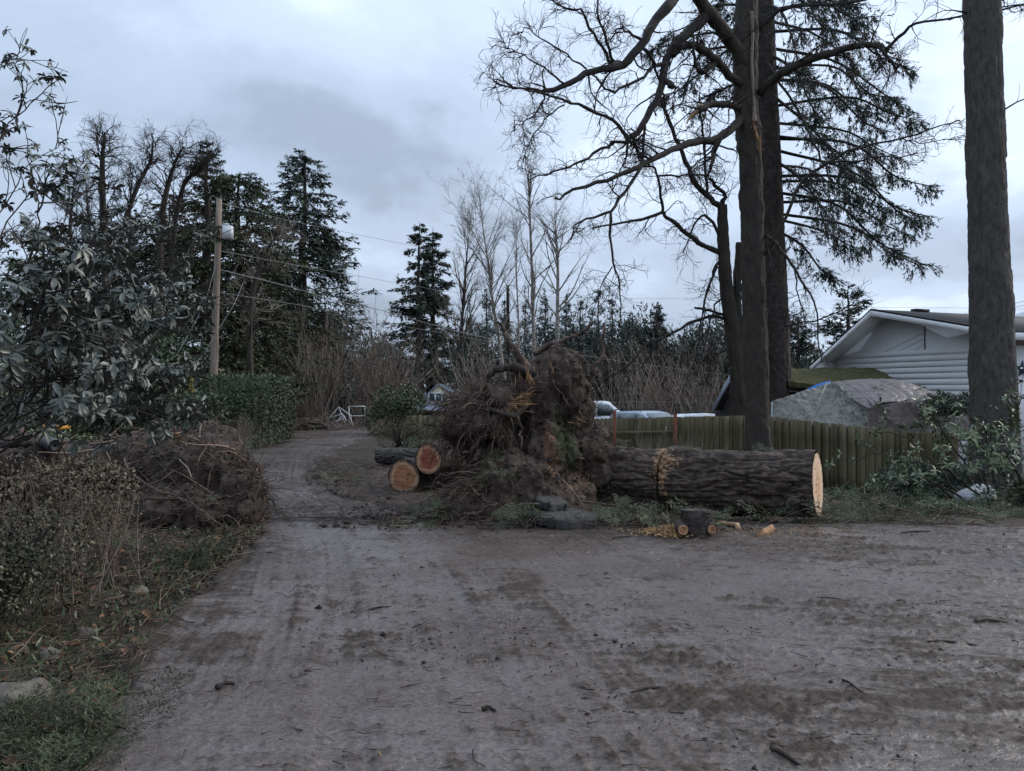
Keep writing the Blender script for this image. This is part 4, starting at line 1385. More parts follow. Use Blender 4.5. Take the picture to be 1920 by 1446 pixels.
# ---- vehicles beyond the fence (side and roof outlines lofted across their width)
def loft_body(sections, width, geo, round_=.12, mi=0):
    """sections: (x, z_low, z_high, half width factor) along the vehicle -> closed rounded hull."""
    n = len(sections)
    ring = []
    for (x, zl, zh, wf) in sections:
        w = width / 2 * wf
        h = zh - zl
        rr = min(round_, h * .45, w * .45)
        pts = [(-w, zl + rr * .4), (-w, zh - rr), (-w + rr * .35, zh - rr * .3), (-w + rr, zh), (w - rr, zh), (w - rr * .35, zh - rr * .3), (w, zh - rr), (w, zl + rr * .4), (w - rr, zl), (-w + rr, zl)]
        ring.append([(x, y, z) for y, z in pts])
    V = np.array(ring).reshape(-1, 3)
    k = 10
    q = [[i * k + j, i * k + (j + 1) % k, (i + 1) * k + (j + 1) % k, (i + 1) * k + j] for i in range(n - 1) for j in range(k)]
    geo.add(V, [np.array(q), np.array([list(range(k))[::-1], [(n - 1) * k + j for j in range(k)]])], mi=mi)


def place(root, objs_fn, loc, rz):
    root.location = loc
    root.rotation_euler = (0, 0, rz)


def wheel(parent, x, y, r_, w_=.22):
    a = np.linspace(0, 2 * np.pi, 19)[:-1]
    g = Geo()
    prof = [(-w_ / 2, r_ * .62), (-w_ / 2, r_ * .95), (-w_ / 2 + .03, r_), (w_ / 2 - .03, r_), (w_ / 2, r_ * .95), (w_ / 2, r_ * .62)]
    V = np.array([[x + rr * math.cos(t), y + yy, r_ + rr * math.sin(t)] for yy, rr in prof for t in a])
    k = len(a)
    q = [[i * k + j, i * k + (j + 1) % k, (i + 1) * k + (j + 1) % k, (i + 1) * k + j] for i in range(5) for j in range(k)]
    g.add(V, np.array(q))
    t = g.build('wheel', M['tyre'], parent)
    g = Geo()
    V = np.array([[x + r_ * .63 * math.cos(t_), y + yy, r_ + r_ * .63 * math.sin(t_)] for yy in (-w_ * .42, w_ * .42) for t_ in a])
    g.add(V, [np.array([list(range(k))[::-1], [k + j for j in range(k)]]), np.array([[j, (j + 1) % k, k + (j + 1) % k, k + j] for j in range(k)])])
    g.build('rim', M['steel'], t, smooth=False)


def panel(parent, name, pts, mat_, out, t=.02):
    """A flat pane or panel given by its outline, raised by t along out."""
    p = np.asarray(pts, float)
    n = len(p)
    o = np.asarray(out, float)
    V = np.vstack([p - o * t, p + o * t])
    g = Geo().add(V, [np.array([list(range(n))[::-1], [n + i for i in range(n)]]), np.array([[i, (i + 1) % n, n + (i + 1) % n, n + i] for i in range(n)])])
    return g.build(name, mat_, parent, smooth=False)


# service truck, nose to the right
vt = thing('utility_truck', 'white service truck with its cab showing past the roots', 'truck', (0, 0, 0))
g = Geo()
loft_body([(-1.2, .55, 1.25, .98), (-1.15, .5, 1.95, 1), (-1.0, .5, 2.12, .96), (-.2, .5, 2.14, .95), (.12, .5, 2.08, .95), (.9, .5, 1.42, .98), (.95, .5, 1.36, 1), (1.9, .5, 1.28, .98), (2.25, .5, 1.18, .94), (2.32, .6, .95, .9)], 1.95, g, .16)
g.build('cab', M['car_white'], vt)
g = Geo()
loft_body([(-4.6, .6, 2.3, .98), (-4.5, .55, 2.42, 1), (-1.42, .55, 2.42, 1), (-1.36, .6, 2.36, .98)], 2.05, g, .08)
bx_ = g.build('box_body', M['car_white'], vt)
for sd in (-1, 1):
    o = np.array([0, sd, 0.])
    panel(vt, 'side_window', [(-.50, sd * .975, 1.43), (.62, sd * .985, 1.43), (.05, sd * .955, 1.98), (-.47, sd * .95, 1.98)], M['glass'], o)
    panel(vt, 'door', [(-1.0, sd * .98, .6), (.75, sd * .985, .6), (.75, sd * .985, 1.40), (-1.0, sd * .98, 1.40)], M['car_white'], o, .012)
    m_ = Geo().box((.72, sd * 1.18, 1.72), (.12, .18, .48)).build('mirror', M['black'], vt, smooth=False)
    Geo().tube(smooth_line([(.7, sd * .98, 1.5), (.72, sd * 1.12, 1.52)], 3), .02, 5).build('mirror_arm', M['black'], m_)
    for x in (1.35, -3.4):
        wheel(vt, x, sd * .85, .40)
panel(vt, 'windscreen', [(.20, -.78, 2.02), (.20, .78, 2.02), (.88, .82, 1.47), (.88, -.82, 1.47)], M['glass'], (.62, 0, .78))
for y in (-.55, -.2, .15, .5):
    Geo().tube(smooth_line([(-1.6, y, 2.42), (-1.6, y, 2.52), (-1.5, y, 2.54)], 4), .05, 6).build('beacon', M['car_white'], bx_)
Geo().box((1.55, -1.0, 1.12), (.22, .04, .08)).build('badge', M['black'], vt, smooth=False)
vt.location = (4.85, 38.0, -.95)
vt.rotation_euler = (0, 0, math.radians(-8))

# silver estate car, rear quarter to the camera
sc_ = thing('silver_car', 'silver blue estate car with roof rails behind the fence', 'car', (0, 0, 0))
g = Geo()
loft_body([(-2.25, .5, .95, .92), (-2.2, .35, 1.0, .97), (-2.05, .3, 1.05, 1), (-1.55, .28, 1.08, 1), (1.0, .28, 1.06, 1), (1.9, .3, .96, .97), (2.25, .4, .8, .9)], 1.8, g, .14)
g.build('body', M['car_silver'], sc_)
g = Geo()
loft_body([(-2.18, 1.0, 1.05, .86), (-1.75, 1.0, 1.58, .80), (-1.5, 1.0, 1.66, .79), (-.2, 1.0, 1.70, .79), (.25, 1.0, 1.64, .79), (1.15, 1.0, 1.06, .86)], 1.8, g, .12)
g.build('roof', M['car_silver'], sc_)
for sd in (-1, 1):
    o = np.array([0, sd, .2])
    panel(sc_, 'side_window', [(-1.95, sd * .785, 1.1), (-1.2, sd * .785, 1.1), (-1.2, sd * .735, 1.53), (-1.68, sd * .735, 1.52)], M['glass'], o, .025)
    panel(sc_, 'side_window', [(-1.12, sd * .785, 1.1), (-.15, sd * .785, 1.1), (-.15, sd * .735, 1.56), (-1.12, sd * .735, 1.54)], M['glass'], o, .025)
    panel(sc_, 'side_window', [(-.07, sd * .785, 1.1), (.85, sd * .785, 1.1), (.25, sd * .735, 1.52), (-.07, sd * .735, 1.56)], M['glass'], o, .025)
    g = Geo().tube(smooth_line([(-1.6, sd * .62, 1.66), (-1.5, sd * .62, 1.74), (-.2, sd * .62, 1.78), (.05, sd * .62, 1.70)], 9), .022, 6)
    g.build('roof_rail', M['black'], sc_)
    for x in (1.4, -1.35):
        wheel(sc_, x, sd * .80, .33)
    Geo().box((-2.2, sd * .70, .88), (.06, .2, .22)).build('tail_lamp', M['post_wood'], sc_, smooth=False)
    Geo().box((.75, sd * .98, 1.12), (.10, .16, .13)).build('mirror', M['car_silver'], sc_, smooth=False)
panel(sc_, 'windscreen', [(.33, -.60, 1.61), (.33, .60, 1.61), (1.08, .70, 1.1), (1.08, -.70, 1.1)], M['glass'], (.56, 0, .83), .02)
panel(sc_, 'rear_window', [(-2.14, -.66, 1.1), (-2.14, .66, 1.1), (-1.78, .60, 1.54), (-1.78, -.60, 1.54)], M['glass'], (-.78, 0, .62), .02)
tp = P(1222, HOR, 31)
sc_.location = (tp[0], tp[1], -.84)
sc_.rotation_euler = (0, 0, math.radians(-58))

# third vehicle: only its roof clears the fence
wc = thing('white_car', 'white car of which only the flat roof and rails clear the fence', 'car', (0, 0, 0))
g = Geo()
loft_body([(-2.2, .4, .95, .94), (-2.05, .3, 1.05, 1), (1.0, .28, 1.02, 1), (1.9, .3, .92, .97), (2.2, .4, .8, .9)], 1.8, g, .14)
g.build('body', M['car_white'], wc)
g = Geo()
loft_body([(-2.0, 1.0, 1.1, .86), (-1.6, 1.0, 1.46, .80), (-.1, 1.0, 1.50, .79), (.25, 1.0, 1.45, .79), (1.1, 1.0, 1.06, .86)], 1.8, g, .12)
g.build('roof', M['car_white'], wc)
for sd in (-1, 1):
    panel(wc, 'side_window', [(-1.8, sd * .785, 1.1), (.8, sd * .785, 1.1), (.2, sd * .73, 1.38), (-1.5, sd * .73, 1.38)], M['glass'], (0, sd, .2), .025)
    Geo().tube(smooth_line([(-1.4, sd * .6, 1.48), (-1.3, sd * .6, 1.55), (-.2, sd * .6, 1.57), (0, sd * .6, 1.5)], 8), .02, 5).build('roof_rail', M['black'], wc)
    for x in (1.35, -1.3):
        wheel(wc, x, sd * .80, .32)
tp = P(1322, HOR, 35)
wc.location = (tp[0] + .3, tp[1], -.86)
wc.rotation_euler = (0, 0, math.radians(4))

# ---- utility pole, its can and lines
PD = 23.6
pb, pt = P(397, 833, PD), P(411, 374, PD)
pole = thing('utility_pole', 'tall weathered wooden utility pole beyond the hedge', 'utility pole', pb)
Geo().tube(np.array([pb + (pt - pb) * t for t in np.linspace(0, 1, 8)]), np.linspace(.135, .085, 8), 10, caps=True).build('shaft', M['pole_wood'], pole)
c = P(427, 436, PD - .1)
Geo().box(c, (.28, .22, .40)).build('equipment_box', M['steel'], pole, smooth=False)
Geo().tube(smooth_line([P(412, 425, PD - .1), P(420, 420, PD - .1), P(430, 421, PD - .1)], 4), .03, 5).build('bracket', M['steel'], pole)


def wire(label, pts, rad=.012, n=24, name='overhead_wire'):
    pts = [P(*q) for q in pts]
    o = Geo().tube(smooth_line(pts, n), rad, 5).build(name, M['wire'], org=pts[0])
    tag(o, label, 'cable')


wire('pale overhead cable sagging from the pole across the broad dark fir', [(408, 505, 23.6), (540, 537, 27), (640, 567, 31), (715, 582, 32.5), (860, 622, 36), (1000, 650, 40), (1180, 680, 44), (1370, 704, 48)], .013, 40)
wire('thin overhead wire crossing the gap between the firs, upper one', [(411, 380, 23.6), (540, 413, 31), (655, 437, 35), (780, 462, 39), (900, 486, 43)], .008)
wire('thin overhead wire crossing the gap between the firs, lower one', [(409, 470, 23.6), (560, 498, 31), (690, 521, 35), (760, 533, 38), (900, 552, 42), (1200, 560, 50), (1400, 556, 55)], .008, 40)
wire('thin overhead wire just under the pale sagging cable', [(406, 548, 23.6), (560, 572, 31), (700, 600, 34), (780, 616, 37), (1000, 655, 44)], .008, 30)
wire('guy wire slanting from the pole towards the rhododendron', [(404, 498, 23.5), (386, 560, 22.8), (360, 615, 22.2), (330, 668, 21.5)], .008)
wire('guy wire on the clear side of the pole', [(456, 530, 25.6), (438, 572, 24.6), (402, 630, 23.5), (382, 668, 23.0)], .008)
wire('high wire over the house ridge, behind the big trunk', [(1560, 578, 38), (1700, 577, 38), (1830, 578, 38), (1930, 580, 38)], .007)
wire('wire sloping down to the house ridge, topmost past the trunk', [(1780, 594, 33), (1850, 580, 31), (1925, 564, 29)], .008)
wire('wire sloping down to the house ridge, lowest past the trunk', [(1775, 600, 33), (1850, 586, 31), (1925, 572, 29)], .008)
wire('faint wire low across the brush behind the vehicles', [(1090, 757, 36), (1200, 754, 38), (1330, 753, 40), (1390, 756, 42)], .007)
# ================================================================== the big standing trunks
def bark_trunk(name, pts, rad, mat_, parent, na=90, nl=260, depth=.03, seed=1, freq=(7, 1.4), flare=0.0, lumps=0.0, tone=.5, org=None):
    """A trunk along pts with furrowed bark as real relief: ridges run along the stem."""
    ax = smooth_line(pts, nl)
    rd = smooth_line(np.asarray(rad, float)[:, None], nl)[:, 0]
    T = unit(np.gradient(ax, axis=0))
    ref = np.array([1.0, 0, 0]) if abs(unit(ax[-1] - ax[0])[0]) < .8 else np.array([0, 0, 1.0])
    Uv = unit(ref - (T @ ref)[:, None] * T)
    Wv = np.cross(T, Uv)
    L = np.concatenate([[0], np.cumsum(np.linalg.norm(np.diff(ax, axis=0), axis=1))])
    a = np.arange(na) / na * 2 * np.pi
    A, LL = np.meshgrid(a, L)
    RR = rd[:, None] * np.ones(na)
    q = np.stack([np.cos(A) * RR * freq[0], np.sin(A) * RR * freq[0], LL * freq[1]], -1)
    wv = q + .6 * np.stack([fbm(q * .8, 2, seed + 3), fbm(q * .8, 2, seed + 4), fbm(q * .8, 2, seed + 5)], -1)
    n1 = fbm(wv, 3, seed)
    n2 = fbm(wv * 1.9 + 7.3, 2, seed + 1)
    fur = np.maximum(np.exp(-(n1 / .085) ** 2), .65 * np.exp(-(n2 / .08) ** 2))
    fl = 1 + flare * np.exp(-LL / .35) * (.6 + .5 * np.sin(A * 5 + seed))
    disp = depth * (.45 - 1.5 * fur + .55 * fbm(q * 3.1, 3, seed + 2)) + depth * .3 * fbm(q * 7, 2, seed + 9)
    if lumps:
        disp = disp + lumps * np.maximum(0, fbm(np.stack([np.cos(A), np.sin(A), LL * 1.1], -1) * 1.6, 2, seed + 11))
    R2 = RR * fl + disp
    V = ax[:, None] + R2[..., None] * (np.cos(A)[..., None] * Uv[:, None] + np.sin(A)[..., None] * Wv[:, None])
    i, s = np.meshgrid(np.arange(nl - 1), np.arange(na), indexing='ij')
    s2 = (s + 1) % na
    Fq = np.stack([i * na + s, i * na + s2, (i + 1) * na + s2, (i + 1) * na + s], -1).reshape(-1, 4)
    return Geo().add(V.reshape(-1, 3), Fq, tone).build(name, mat_, parent, org)


# the limbed fir trunk on the far right
bt = P(1866, 925, 14)
big = thing('fir_tree', 'huge bare fir trunk rising past the house out of the picture', 'tree', (bt[0], bt[1], tz(bt[0], bt[1]) - .1))
bark_trunk('trunk', [(bt[0], bt[1], tz(bt[0], bt[1]) - .15), P(1863, 745, 14), P(1852, 400, 14), P(1841, 0, 14), P(1836, -260, 14)], [.44, .385, .318, .295, .275], M['old_bark'], big, 100, 260, .018, 5, (10, 1.6), .18, .05)
r = np.random.default_rng(501)
for k, (py, side, ln, up) in enumerate(((24, -1, .5, .1), (210, 1, .8, .35), (20, 1, 1.2, .2))):
    p0 = P(1842 + side * 30, py, 14)
    B = walk([p0], [[side, -.2, up]], ln, 8, .10, 0, r)
    R = taper(1, 8, .02, .005)
    g = Geo().tube(B, R, 5)
    s, d, pr, tp = spawn(B, R, 5, .3, 1, .6, .2, r)
    g.tube(walk(s, d, .4, 4, .15, 0, r), taper(5, 4, .006, .003), 3)
    g.build('dead_branch', M['limb'], big)

# the spruce behind the maple: straight trunk, drooping boughs to one side
sb = P(1461, 960, 25.5)
spr = thing('spruce_tree', 'towering spruce with drooping boughs behind the mossy maple', 'tree', (sb[0], sb[1], -1.25))
bark_trunk('trunk', [(sb[0], sb[1], -1.3), P(1459, 740, 25.5), P(1446, 400, 25.5), P(1434, 100, 25.5), P(1428, -120, 25.5), P(1424, -420, 25.5)], [.50, .45, .40, .35, .30, .2], M['fir_bark'], spr, 70, 260, .032, 6, (8, 1.4), .1)
r = np.random.default_rng(502)
tips = []
# bough = (root px,py) -> (tip px,py), depth offset of the tip, droop
boughs = [((1440, 20), (1640, 30), -1.2), ((1440, 60), (1702, 128), -1.8), ((1442, 90), (1690, 200), .5), ((1440, 130), (1672, 182), 1.6), ((1442, 150), (1660, 250), -2.4),
          ((1446, 200), (1718, 225), -1.0), ((1446, 230), (1690, 300), 1.0), ((1448, 260), (1745, 350), -1.4), ((1448, 280), (1720, 420), .4), ((1450, 330), (1735, 405), -2.2), ((1450, 340), (1660, 395), 2.0),
          ((1452, 380), (1700, 440), 1.2), ((1452, 400), (1742, 500), -1.0), ((1452, 410), (1610, 470), 1.8), ((1430, 20), (1260, 60), -.6), ((1430, 50), (1215, 100), .9), ((1432, 90), (1235, 180), -1.2),
          ((1432, 60), (1290, 160), 1.5), ((1434, 130), (1300, 210), .4), ((1440, -40), (1600, 10), -.5), ((1440, -60), (1560, 60), -3), ((1436, -50), (1330, 20), -2.6), ((1440, 10), (1500, 150), -3.2),
          ((1440, 100), (1545, 230), -3.0), ((1450, 180), (1590, 330), -2.6), ((1452, 300), (1560, 420), -2.2), ((1452, 430), (1560, 520), .8), ((1440, -20), (1655, 75), 2.2), ((1444, 40), (1600, 120), 2.8), ((1446, 150), (1640, 215), -.4), ((1450, 255), (1650, 330), -2.0), ((1450, 310), (1600, 370), 2.4), ((1452, 360), (1690, 480), -1.8)]
BR, RR = [], []
for (a, b_, dd) in boughs:
    p0, p2 = P(*a, 25.5), P(*b_, 25.5 + dd)
    mid = p0 * .5 + p2 * .5 + np.array([0, 0, .12 * np.linalg.norm(p2 - p0)]) + r.normal(0, .12, 3)
    q3 = p0 * .2 + p2 * .8 + np.array([0, 0, .03 * np.linalg.norm(p2 - p0)]) + r.normal(0, .10, 3)
    BR.append(smooth_line([p0, mid, q3, p2], 14))
    RR.append(np.linspace(.055, .012, 14))
BR, RR = np.array(BR), np.array(RR)
for k in range(len(BR)):
    Geo().tube(BR[k], RR[k], 6).build('bough', M['limb'], spr)
s, d, pr, tp = spawn(BR, RR, 34, .10, 1, .85, .25, r)
d[:, 2] = d[:, 2] * .3 - .42
Lk = r.uniform(.35, .95, len(s)) * (1.15 - .5 * tp)
SB = walk(s, d, Lk, 6, .10, -.07, r)
SR = taper(len(s), 6, .010, .004)
g = Geo().tube(SB, SR, 4, .4)
s2, d2, _, tp2 = spawn(SB, SR, 4, .1, 1, .7, .2, r)
d2[:, 2] -= .35
SB2 = walk(s2, d2, r.uniform(.18, .42, len(s2)), 3, .1, -.08, r)
g.tube(SB2, taper(len(s2), 3, .006, .003), 3, .4)
g.build('twigs', M['twig'], spr, kind='stuff')
f = Geo()
dens = fbm(SB2[:, 0] * .9, 2, 88) > -.62
SBf = SB2[dens]
s3, d3, _, _ = spawn(SBf, taper(len(SBf), 3, .006, .003), 11, .0, 1, .5, .2, r)
blades(f, s3, d3 + r.normal(0, .15, (len(s3), 3)), r.normal(0, .6, (len(s3), 3)) + [0, 0, 1], r.uniform(.08, .19, len(s3)), r.uniform(.020, .040, len(s3)), np.repeat(r.normal(.4, .25, len(SBf)), 11))
f.build('foliage', M['fir_needle'], spr, kind='stuff', smooth=False)

# ---- the mossy maple and its second stool of thinner stems
mb = P(1420, 945, 21)
mz = tz(mb[0], mb[1]) - .1
maple = thing('maple_tree', 'mossy bare maple with great crooked limbs and a torn pale scar', 'tree', (mb[0], mb[1], mz))
mt = bark_trunk('trunk', [(mb[0], mb[1], mz), P(1420, 760, 21), P(1414, 600, 21), P(1411, 450, 21), P(1407, 300, 21), P(1398, 190, 21), P(1398, 80, 21), P(1402, -40, 21), P(1408, -200, 21)],
           [.35, .32, .31, .30, .30, .30, .30, .26, .2], M['mossy_bark'], maple, 80, 320, .016, 12, (8, 2.0), .15, .10)
rm = np.random.default_rng(503)
LIMB, LR = [], []


def limb(pts, r0, r1, n=18, parent=None, name='branch', m='limb', keep=True, knob=.12):
    q = smooth_line([P(*p) for p in pts], n)
    q[1:-1] += rm.normal(0, .02, (n - 2, 3))
    rd = .76 * (np.linspace(r0, r1, n)) * (1 + knob * np.abs(rm.normal(0, 1, n)))
    o = Geo().tube(q, rd, 8, caps=True).build(name, M[m], parent or maple)
    if keep:
        LIMB.append(smooth_line(q, 16))
        LR.append(np.interp(np.linspace(0, 1, 16), np.linspace(0, 1, n), rd))
    return o


D0 = 21
# great limb leaving the trunk up and over the top of the frame (two arms)
limb([(1400, 130, D0), (1370, 75, 20.6), (1335, 30, 20.2), (1300, -20, 19.8)], .26, .20, m='mossy_bark')
limb([(1262, 0, 19.4), (1225, 45, 19.2), (1205, 75, 19.0), (1180, 110, 18.8), (1152, 125, 18.6), (1110, 135, 18.3), (1070, 155, 18.0), (1035, 168, 17.8), (1015, 173, 17.6)], .17, .055, 22)
limb([(1300, -20, 19.8), (1280, -25, 19.6), (1262, 0, 19.4)], .2, .17, 8, keep=False)
limb([(1330, 25, 20.2), (1300, 52, 20.0), (1270, 80, 19.8), (1250, 110, 19.7), (1243, 150, 19.5), (1228, 190, 19.3), (1208, 235, 19.1), (1180, 255, 18.9), (1177, 268, 18.9)], .17, .07, 22)
limb([(1243, 148, 19.5), (1256, 158, 19.3), (1263, 165, 19.2)], .10, .085, 6, keep=False)
limb([(1405, 170, D0), (1370, 140, 20.5), (1345, 115, 20.2), (1320, 95, 20.0), (1295, 85, 19.8), (1275, 90, 19.7), (1262, 105, 19.7)], .15, .09, 18, m='mossy_bark')
limb([(1345, 115, 20.2), (1325, 132, 20.0), (1312, 138, 19.9), (1302, 105, 19.7), (1298, 80, 19.6)], .07, .04, 12)
limb([(1395, 205, D0), (1370, 198, 20.4), (1345, 195, 20.0), (1320, 200, 19.7), (1308, 208, 19.5)], .13, .10, 14, m='mossy_bark')
tear = limb([(1316, 199, 19.62), (1302, 212, 19.5), (1292, 224, 19.4), (1286, 231, 19.35)], .085, .012, 8, name='torn_end', m='splinter', keep=False)
limb([(1397, 210, D0), (1378, 235, 20.5), (1350, 258, 20.1), (1320, 265, 19.8), (1288, 270, 19.4), (1255, 282, 19.0), (1220, 300, 18.6), (1180, 320, 18.2), (1150, 335, 18.0), (1108, 345, 17.8), (1060, 365, 17.6), (1040, 372, 17.5)], .15, .03, 26, m='mossy_bark')
limb([(1342, 262, 20.0), (1338, 290, 19.8), (1332, 315, 19.6)], .10, .05, 10)
limb([(1340, 285, 19.8), (1360, 250, 19.8), (1375, 232, 19.9)], .05, .04, 8, keep=False)
limb([(1205, 305, 18.5), (1190, 335, 18.2), (1160, 375, 17.9), (1140, 398, 17.7), (1100, 412, 17.5), (1080, 420, 17.4), (1070, 450, 17.2)], .06, .018, 16)
limb([(1178, 268, 18.9), (1160, 266, 18.7), (1130, 275, 18.3), (1095, 300, 18.0), (1060, 315, 17.7), (1020, 328, 17.4), (990, 338, 17.2)], .055, .016, 18)
limb([(1177, 265, 18.9), (1165, 240, 18.7), (1140, 220, 18.4), (1100, 205, 18.1), (1060, 190, 17.8), (1020, 175, 17.5), (990, 168, 17.3), (955, 160, 17.1), (925, 148, 17.0)], .06, .014, 20)
limb([(1015, 172, 17.6), (980, 166, 17.3), (940, 158, 17.0), (915, 145, 16.8)], .04, .012, 12)
limb([(1150, 122, 18.6), (1130, 90, 18.4), (1105, 55, 18.2), (1090, 18, 18.0), (1060, 15, 17.9), (1035, 0, 17.8)], .055, .02, 16)
limb([(1150, 118, 18.6), (1135, 70, 18.3), (1122, 30, 18.1), (1120, -20, 18)], .05, .02, 12)
limb([(1205, 78, 19), (1180, 62, 18.7), (1160, 58, 18.5), (1145, 75, 18.4)], .045, .02, 10)
limb([(1255, 120, 19.7), (1225, 125, 19.3), (1205, 145, 19.0), (1170, 165, 18.7), (1145, 172, 18.4), (1130, 160, 18.2), (1108, 138, 18.1)], .06, .025, 14)
limb([(1200, 85, 19.0), (1218, 105, 19.2), (1230, 130, 19.3), (1236, 150, 19.4)], .05, .04, 10, keep=False)
limb([(1185, 250, 18.9), (1190, 275, 18.8), (1205, 300, 18.7)], .045, .03, 8)
limb([(1208, 230, 19.1), (1208, 260, 19.0), (1204, 298, 18.9)], .05, .03, 8)
limb([(1060, 158, 17.9), (1035, 140, 17.6), (1000, 115, 17.4), (965, 95, 17.2), (945, 90, 17.1)], .03, .01, 12)
limb([(1100, 130, 18.2), (1060, 100, 18.0), (1020, 75, 17.7), (985, 55, 17.5), (975, 68, 17.4)], .028, .01, 14)
limb([(1020, 178, 17.6), (1010, 205, 17.4), (985, 225, 17.2), (965, 240, 17.1)], .03, .012, 10)
limb([(1058, 197, 17.9), (1030, 215, 17.6), (1010, 240, 17.4), (990, 275, 17.2), (980, 300, 17.1)], .025, .01, 12)
# to the right: one long arm over the spruce
limb([(1425, 175, D0), (1450, 150, 20.6), (1480, 130, 20.2), (1530, 108, 19.8), (1590, 88, 19.4), (1640, 85, 19.2), (1665, 96, 19.0)], .16, .085, 20, m='mossy_bark')
limb([(1660, 95, 19.0), (1680, 75, 18.8), (1712, 46, 18.4), (1760, 36, 18.0), (1810, 28, 17.7), (1870, 15, 17.4), (1920, 8, 17.1)], .055, .015, 18)
limb([(1655, 92, 19.0), (1668, 115, 18.8), (1685, 128, 18.6), (1690, 118, 18.5)], .055, .025, 10)
limb([(1640, 88, 19.2), (1655, 115, 19), (1642, 138, 18.9)], .04, .02, 8)
limb([(1420, 60, D0), (1460, 20, 20.6), (1520, 10, 20.2), (1600, 5, 19.8), (1680, -10, 19.4)], .07, .03, 14)
limb([(1440, 120, 21.2), (1490, 200, 20.8), (1530, 280, 20.4), (1560, 340, 20.2)], .05, .03, 14)
limb([(1424, 470, D0), (1440, 470, 20.8), (1478, 400, 20.4), (1500, 345, 20.2), (1550, 305, 19.9), (1620, 275, 19.4), (1690, 260, 19.0), (1750, 240, 18.6), (1800, 225, 18.3)], .075, .014, 22, m='mossy_bark')
limb([(1550, 306, 19.9), (1640, 298, 19.4), (1740, 285, 19.0)], .035, .01, 12)
limb([(1690, 260, 19.0), (1720, 268, 18.8), (1810, 262, 18.4)], .022, .008, 10)
limb([(1500, 345, 20.2), (1530, 370, 20.0), (1545, 420, 19.8), (1560, 460, 19.7), (1590, 480, 19.6)], .03, .012, 12)
# drooping bough on the right lower side
limb([(1430, 440, D0), (1455, 455, 20.6), (1480, 490, 20.2), (1505, 530, 19.9), (1530, 575, 19.6), (1535, 640, 19.4), (1540, 680, 19.3)], .06, .015, 18)
limb([(1440, 445, 20.8), (1445, 500, 20.5), (1465, 560, 20.3), (1480, 600, 20.2)], .03, .012, 10)
limb([(1490, 500, 20.1), (1498, 560, 20.0), (1512, 610, 19.9)], .03, .01, 10)
limb([(1470, 612, 20.8), (1510, 605, 20.4), (1560, 590, 20.0), (1600, 570, 19.8)], .035, .012, 10)
# pale scar and the old split in the trunk
g = Geo()
sc = [(1412, 232, 20.62, .05), (1416, 245, 20.60, .09), (1420, 258, 20.60, .12), (1425, 268, 20.60, .10), (1424, 280, 20.61, .07), (1427, 292, 20.63, .03)]
pts = np.array([P(a, b_, c) for a, b_, c, w in sc])
g.tube(smooth_line(pts, 12), np.interp(np.linspace(0, 1, 12), np.linspace(0, 1, 6), [w * .36 for *_, w in sc]), 6, caps=True)
for k in range(34):
    p0 = pts[rm.integers(0, 5)] + rm.normal(0, .03, 3)
    g.tube(smooth_line([p0, p0 + [rm.normal(0, .04), -.05, rm.uniform(-.22, .25)]], 4), np.linspace(.014, .002, 4), 4)
g.build('torn_scar', M['splinter'], mt)
g = Geo()
g.tube(smooth_line([P(1409, 22, 20.66), P(1411, 70, 20.66), P(1409, 120, 20.66), P(1413, 185, 20.68), P(1414, 228, 20.68)], 20), np.linspace(.03, .042, 20) * (1 + .4 * np.abs(rm.normal(0, 1, 20))), 6)
g.build('dead_strip', M['pole_wood'], mt)

# twigs on every limb
PT, RT = np.array(LIMB), np.array(LR)
s, d, pr, tp = spawn(PT, RT, 13, .12, 1, .9, .35, rm, -.05)
B1 = walk(s, d, rm.uniform(.35, 1.25, len(s)) * np.clip(pr / .05, .55, 1.3), 9, .26, -.02, rm)
R1 = taper(len(s), 9, np.clip(pr * .35, .008, .022), .0045) * (1 + .35 * np.abs(rm.normal(0, 1, (len(s), 9))))
g = Geo().tube(B1, R1, 4, .4)
s, d, pr, tp = spawn(B1, R1, 5, .15, 1, .8, .3, rm)
B2 = walk(s, d, rm.uniform(.15, .6, len(s)), 6, .28, .0, rm)
R2 = taper(len(s), 6, .0065, .0035)
g.tube(B2, R2, 3, .5)
s, d, pr, tp = spawn(B2, R2, 2, .2, 1, .7, .3, rm)
g.tube(walk(s, d, rm.uniform(.08, .28, len(s)), 3, .25, .02, rm), taper(len(s), 3, .004, .0025), 3, .6)
g.build('twigs', M['twig'], maple, kind='stuff')

# second maple: thinner leaning stems beside the big trunk
LIMB, LR = [], []
m2b = P(1386, 930, 24.9)
maple2 = thing('maple_tree', 'leaning double stemmed bare maple between the fence and the mossy trunk', 'tree', (m2b[0], m2b[1], -1.2))
bark_trunk('trunk', [(m2b[0], m2b[1], -1.25), P(1388, 770, 24.9), P(1376, 640, 24.9), P(1362, 540, 24.9), P(1356, 450, 24.9), P(1354, 385, 24.9)], [.30, .27, .235, .215, .175, .15], M['mossy_bark'], maple2, 40, 150, .012, 14, (9, 2), .1, .08)
bark_trunk('trunk', [(m2b[0] + .35, m2b[1] + .4, -1.25), P(1398, 770, 25.2), P(1388, 640, 25.2), P(1382, 540, 25.2), P(1386, 455, 25.2)], [.16, .14, .125, .12, .10], M['mossy_bark'], maple2, 36, 120, .010, 15, (9, 2), .1, .08)
E0 = 24.9
limb([(1354, 390, E0), (1330, 372, 24.7), (1305, 345, 24.5), (1290, 310, 24.3), (1270, 265, 24.1), (1250, 215, 23.9), (1235, 175, 23.7)], .13, .055, 20, maple2, m='mossy_bark')
limb([(1354, 388, E0), (1358, 362, 24.8), (1340, 350, 24.7), (1330, 335, 24.6)], .10, .06, 10, maple2)
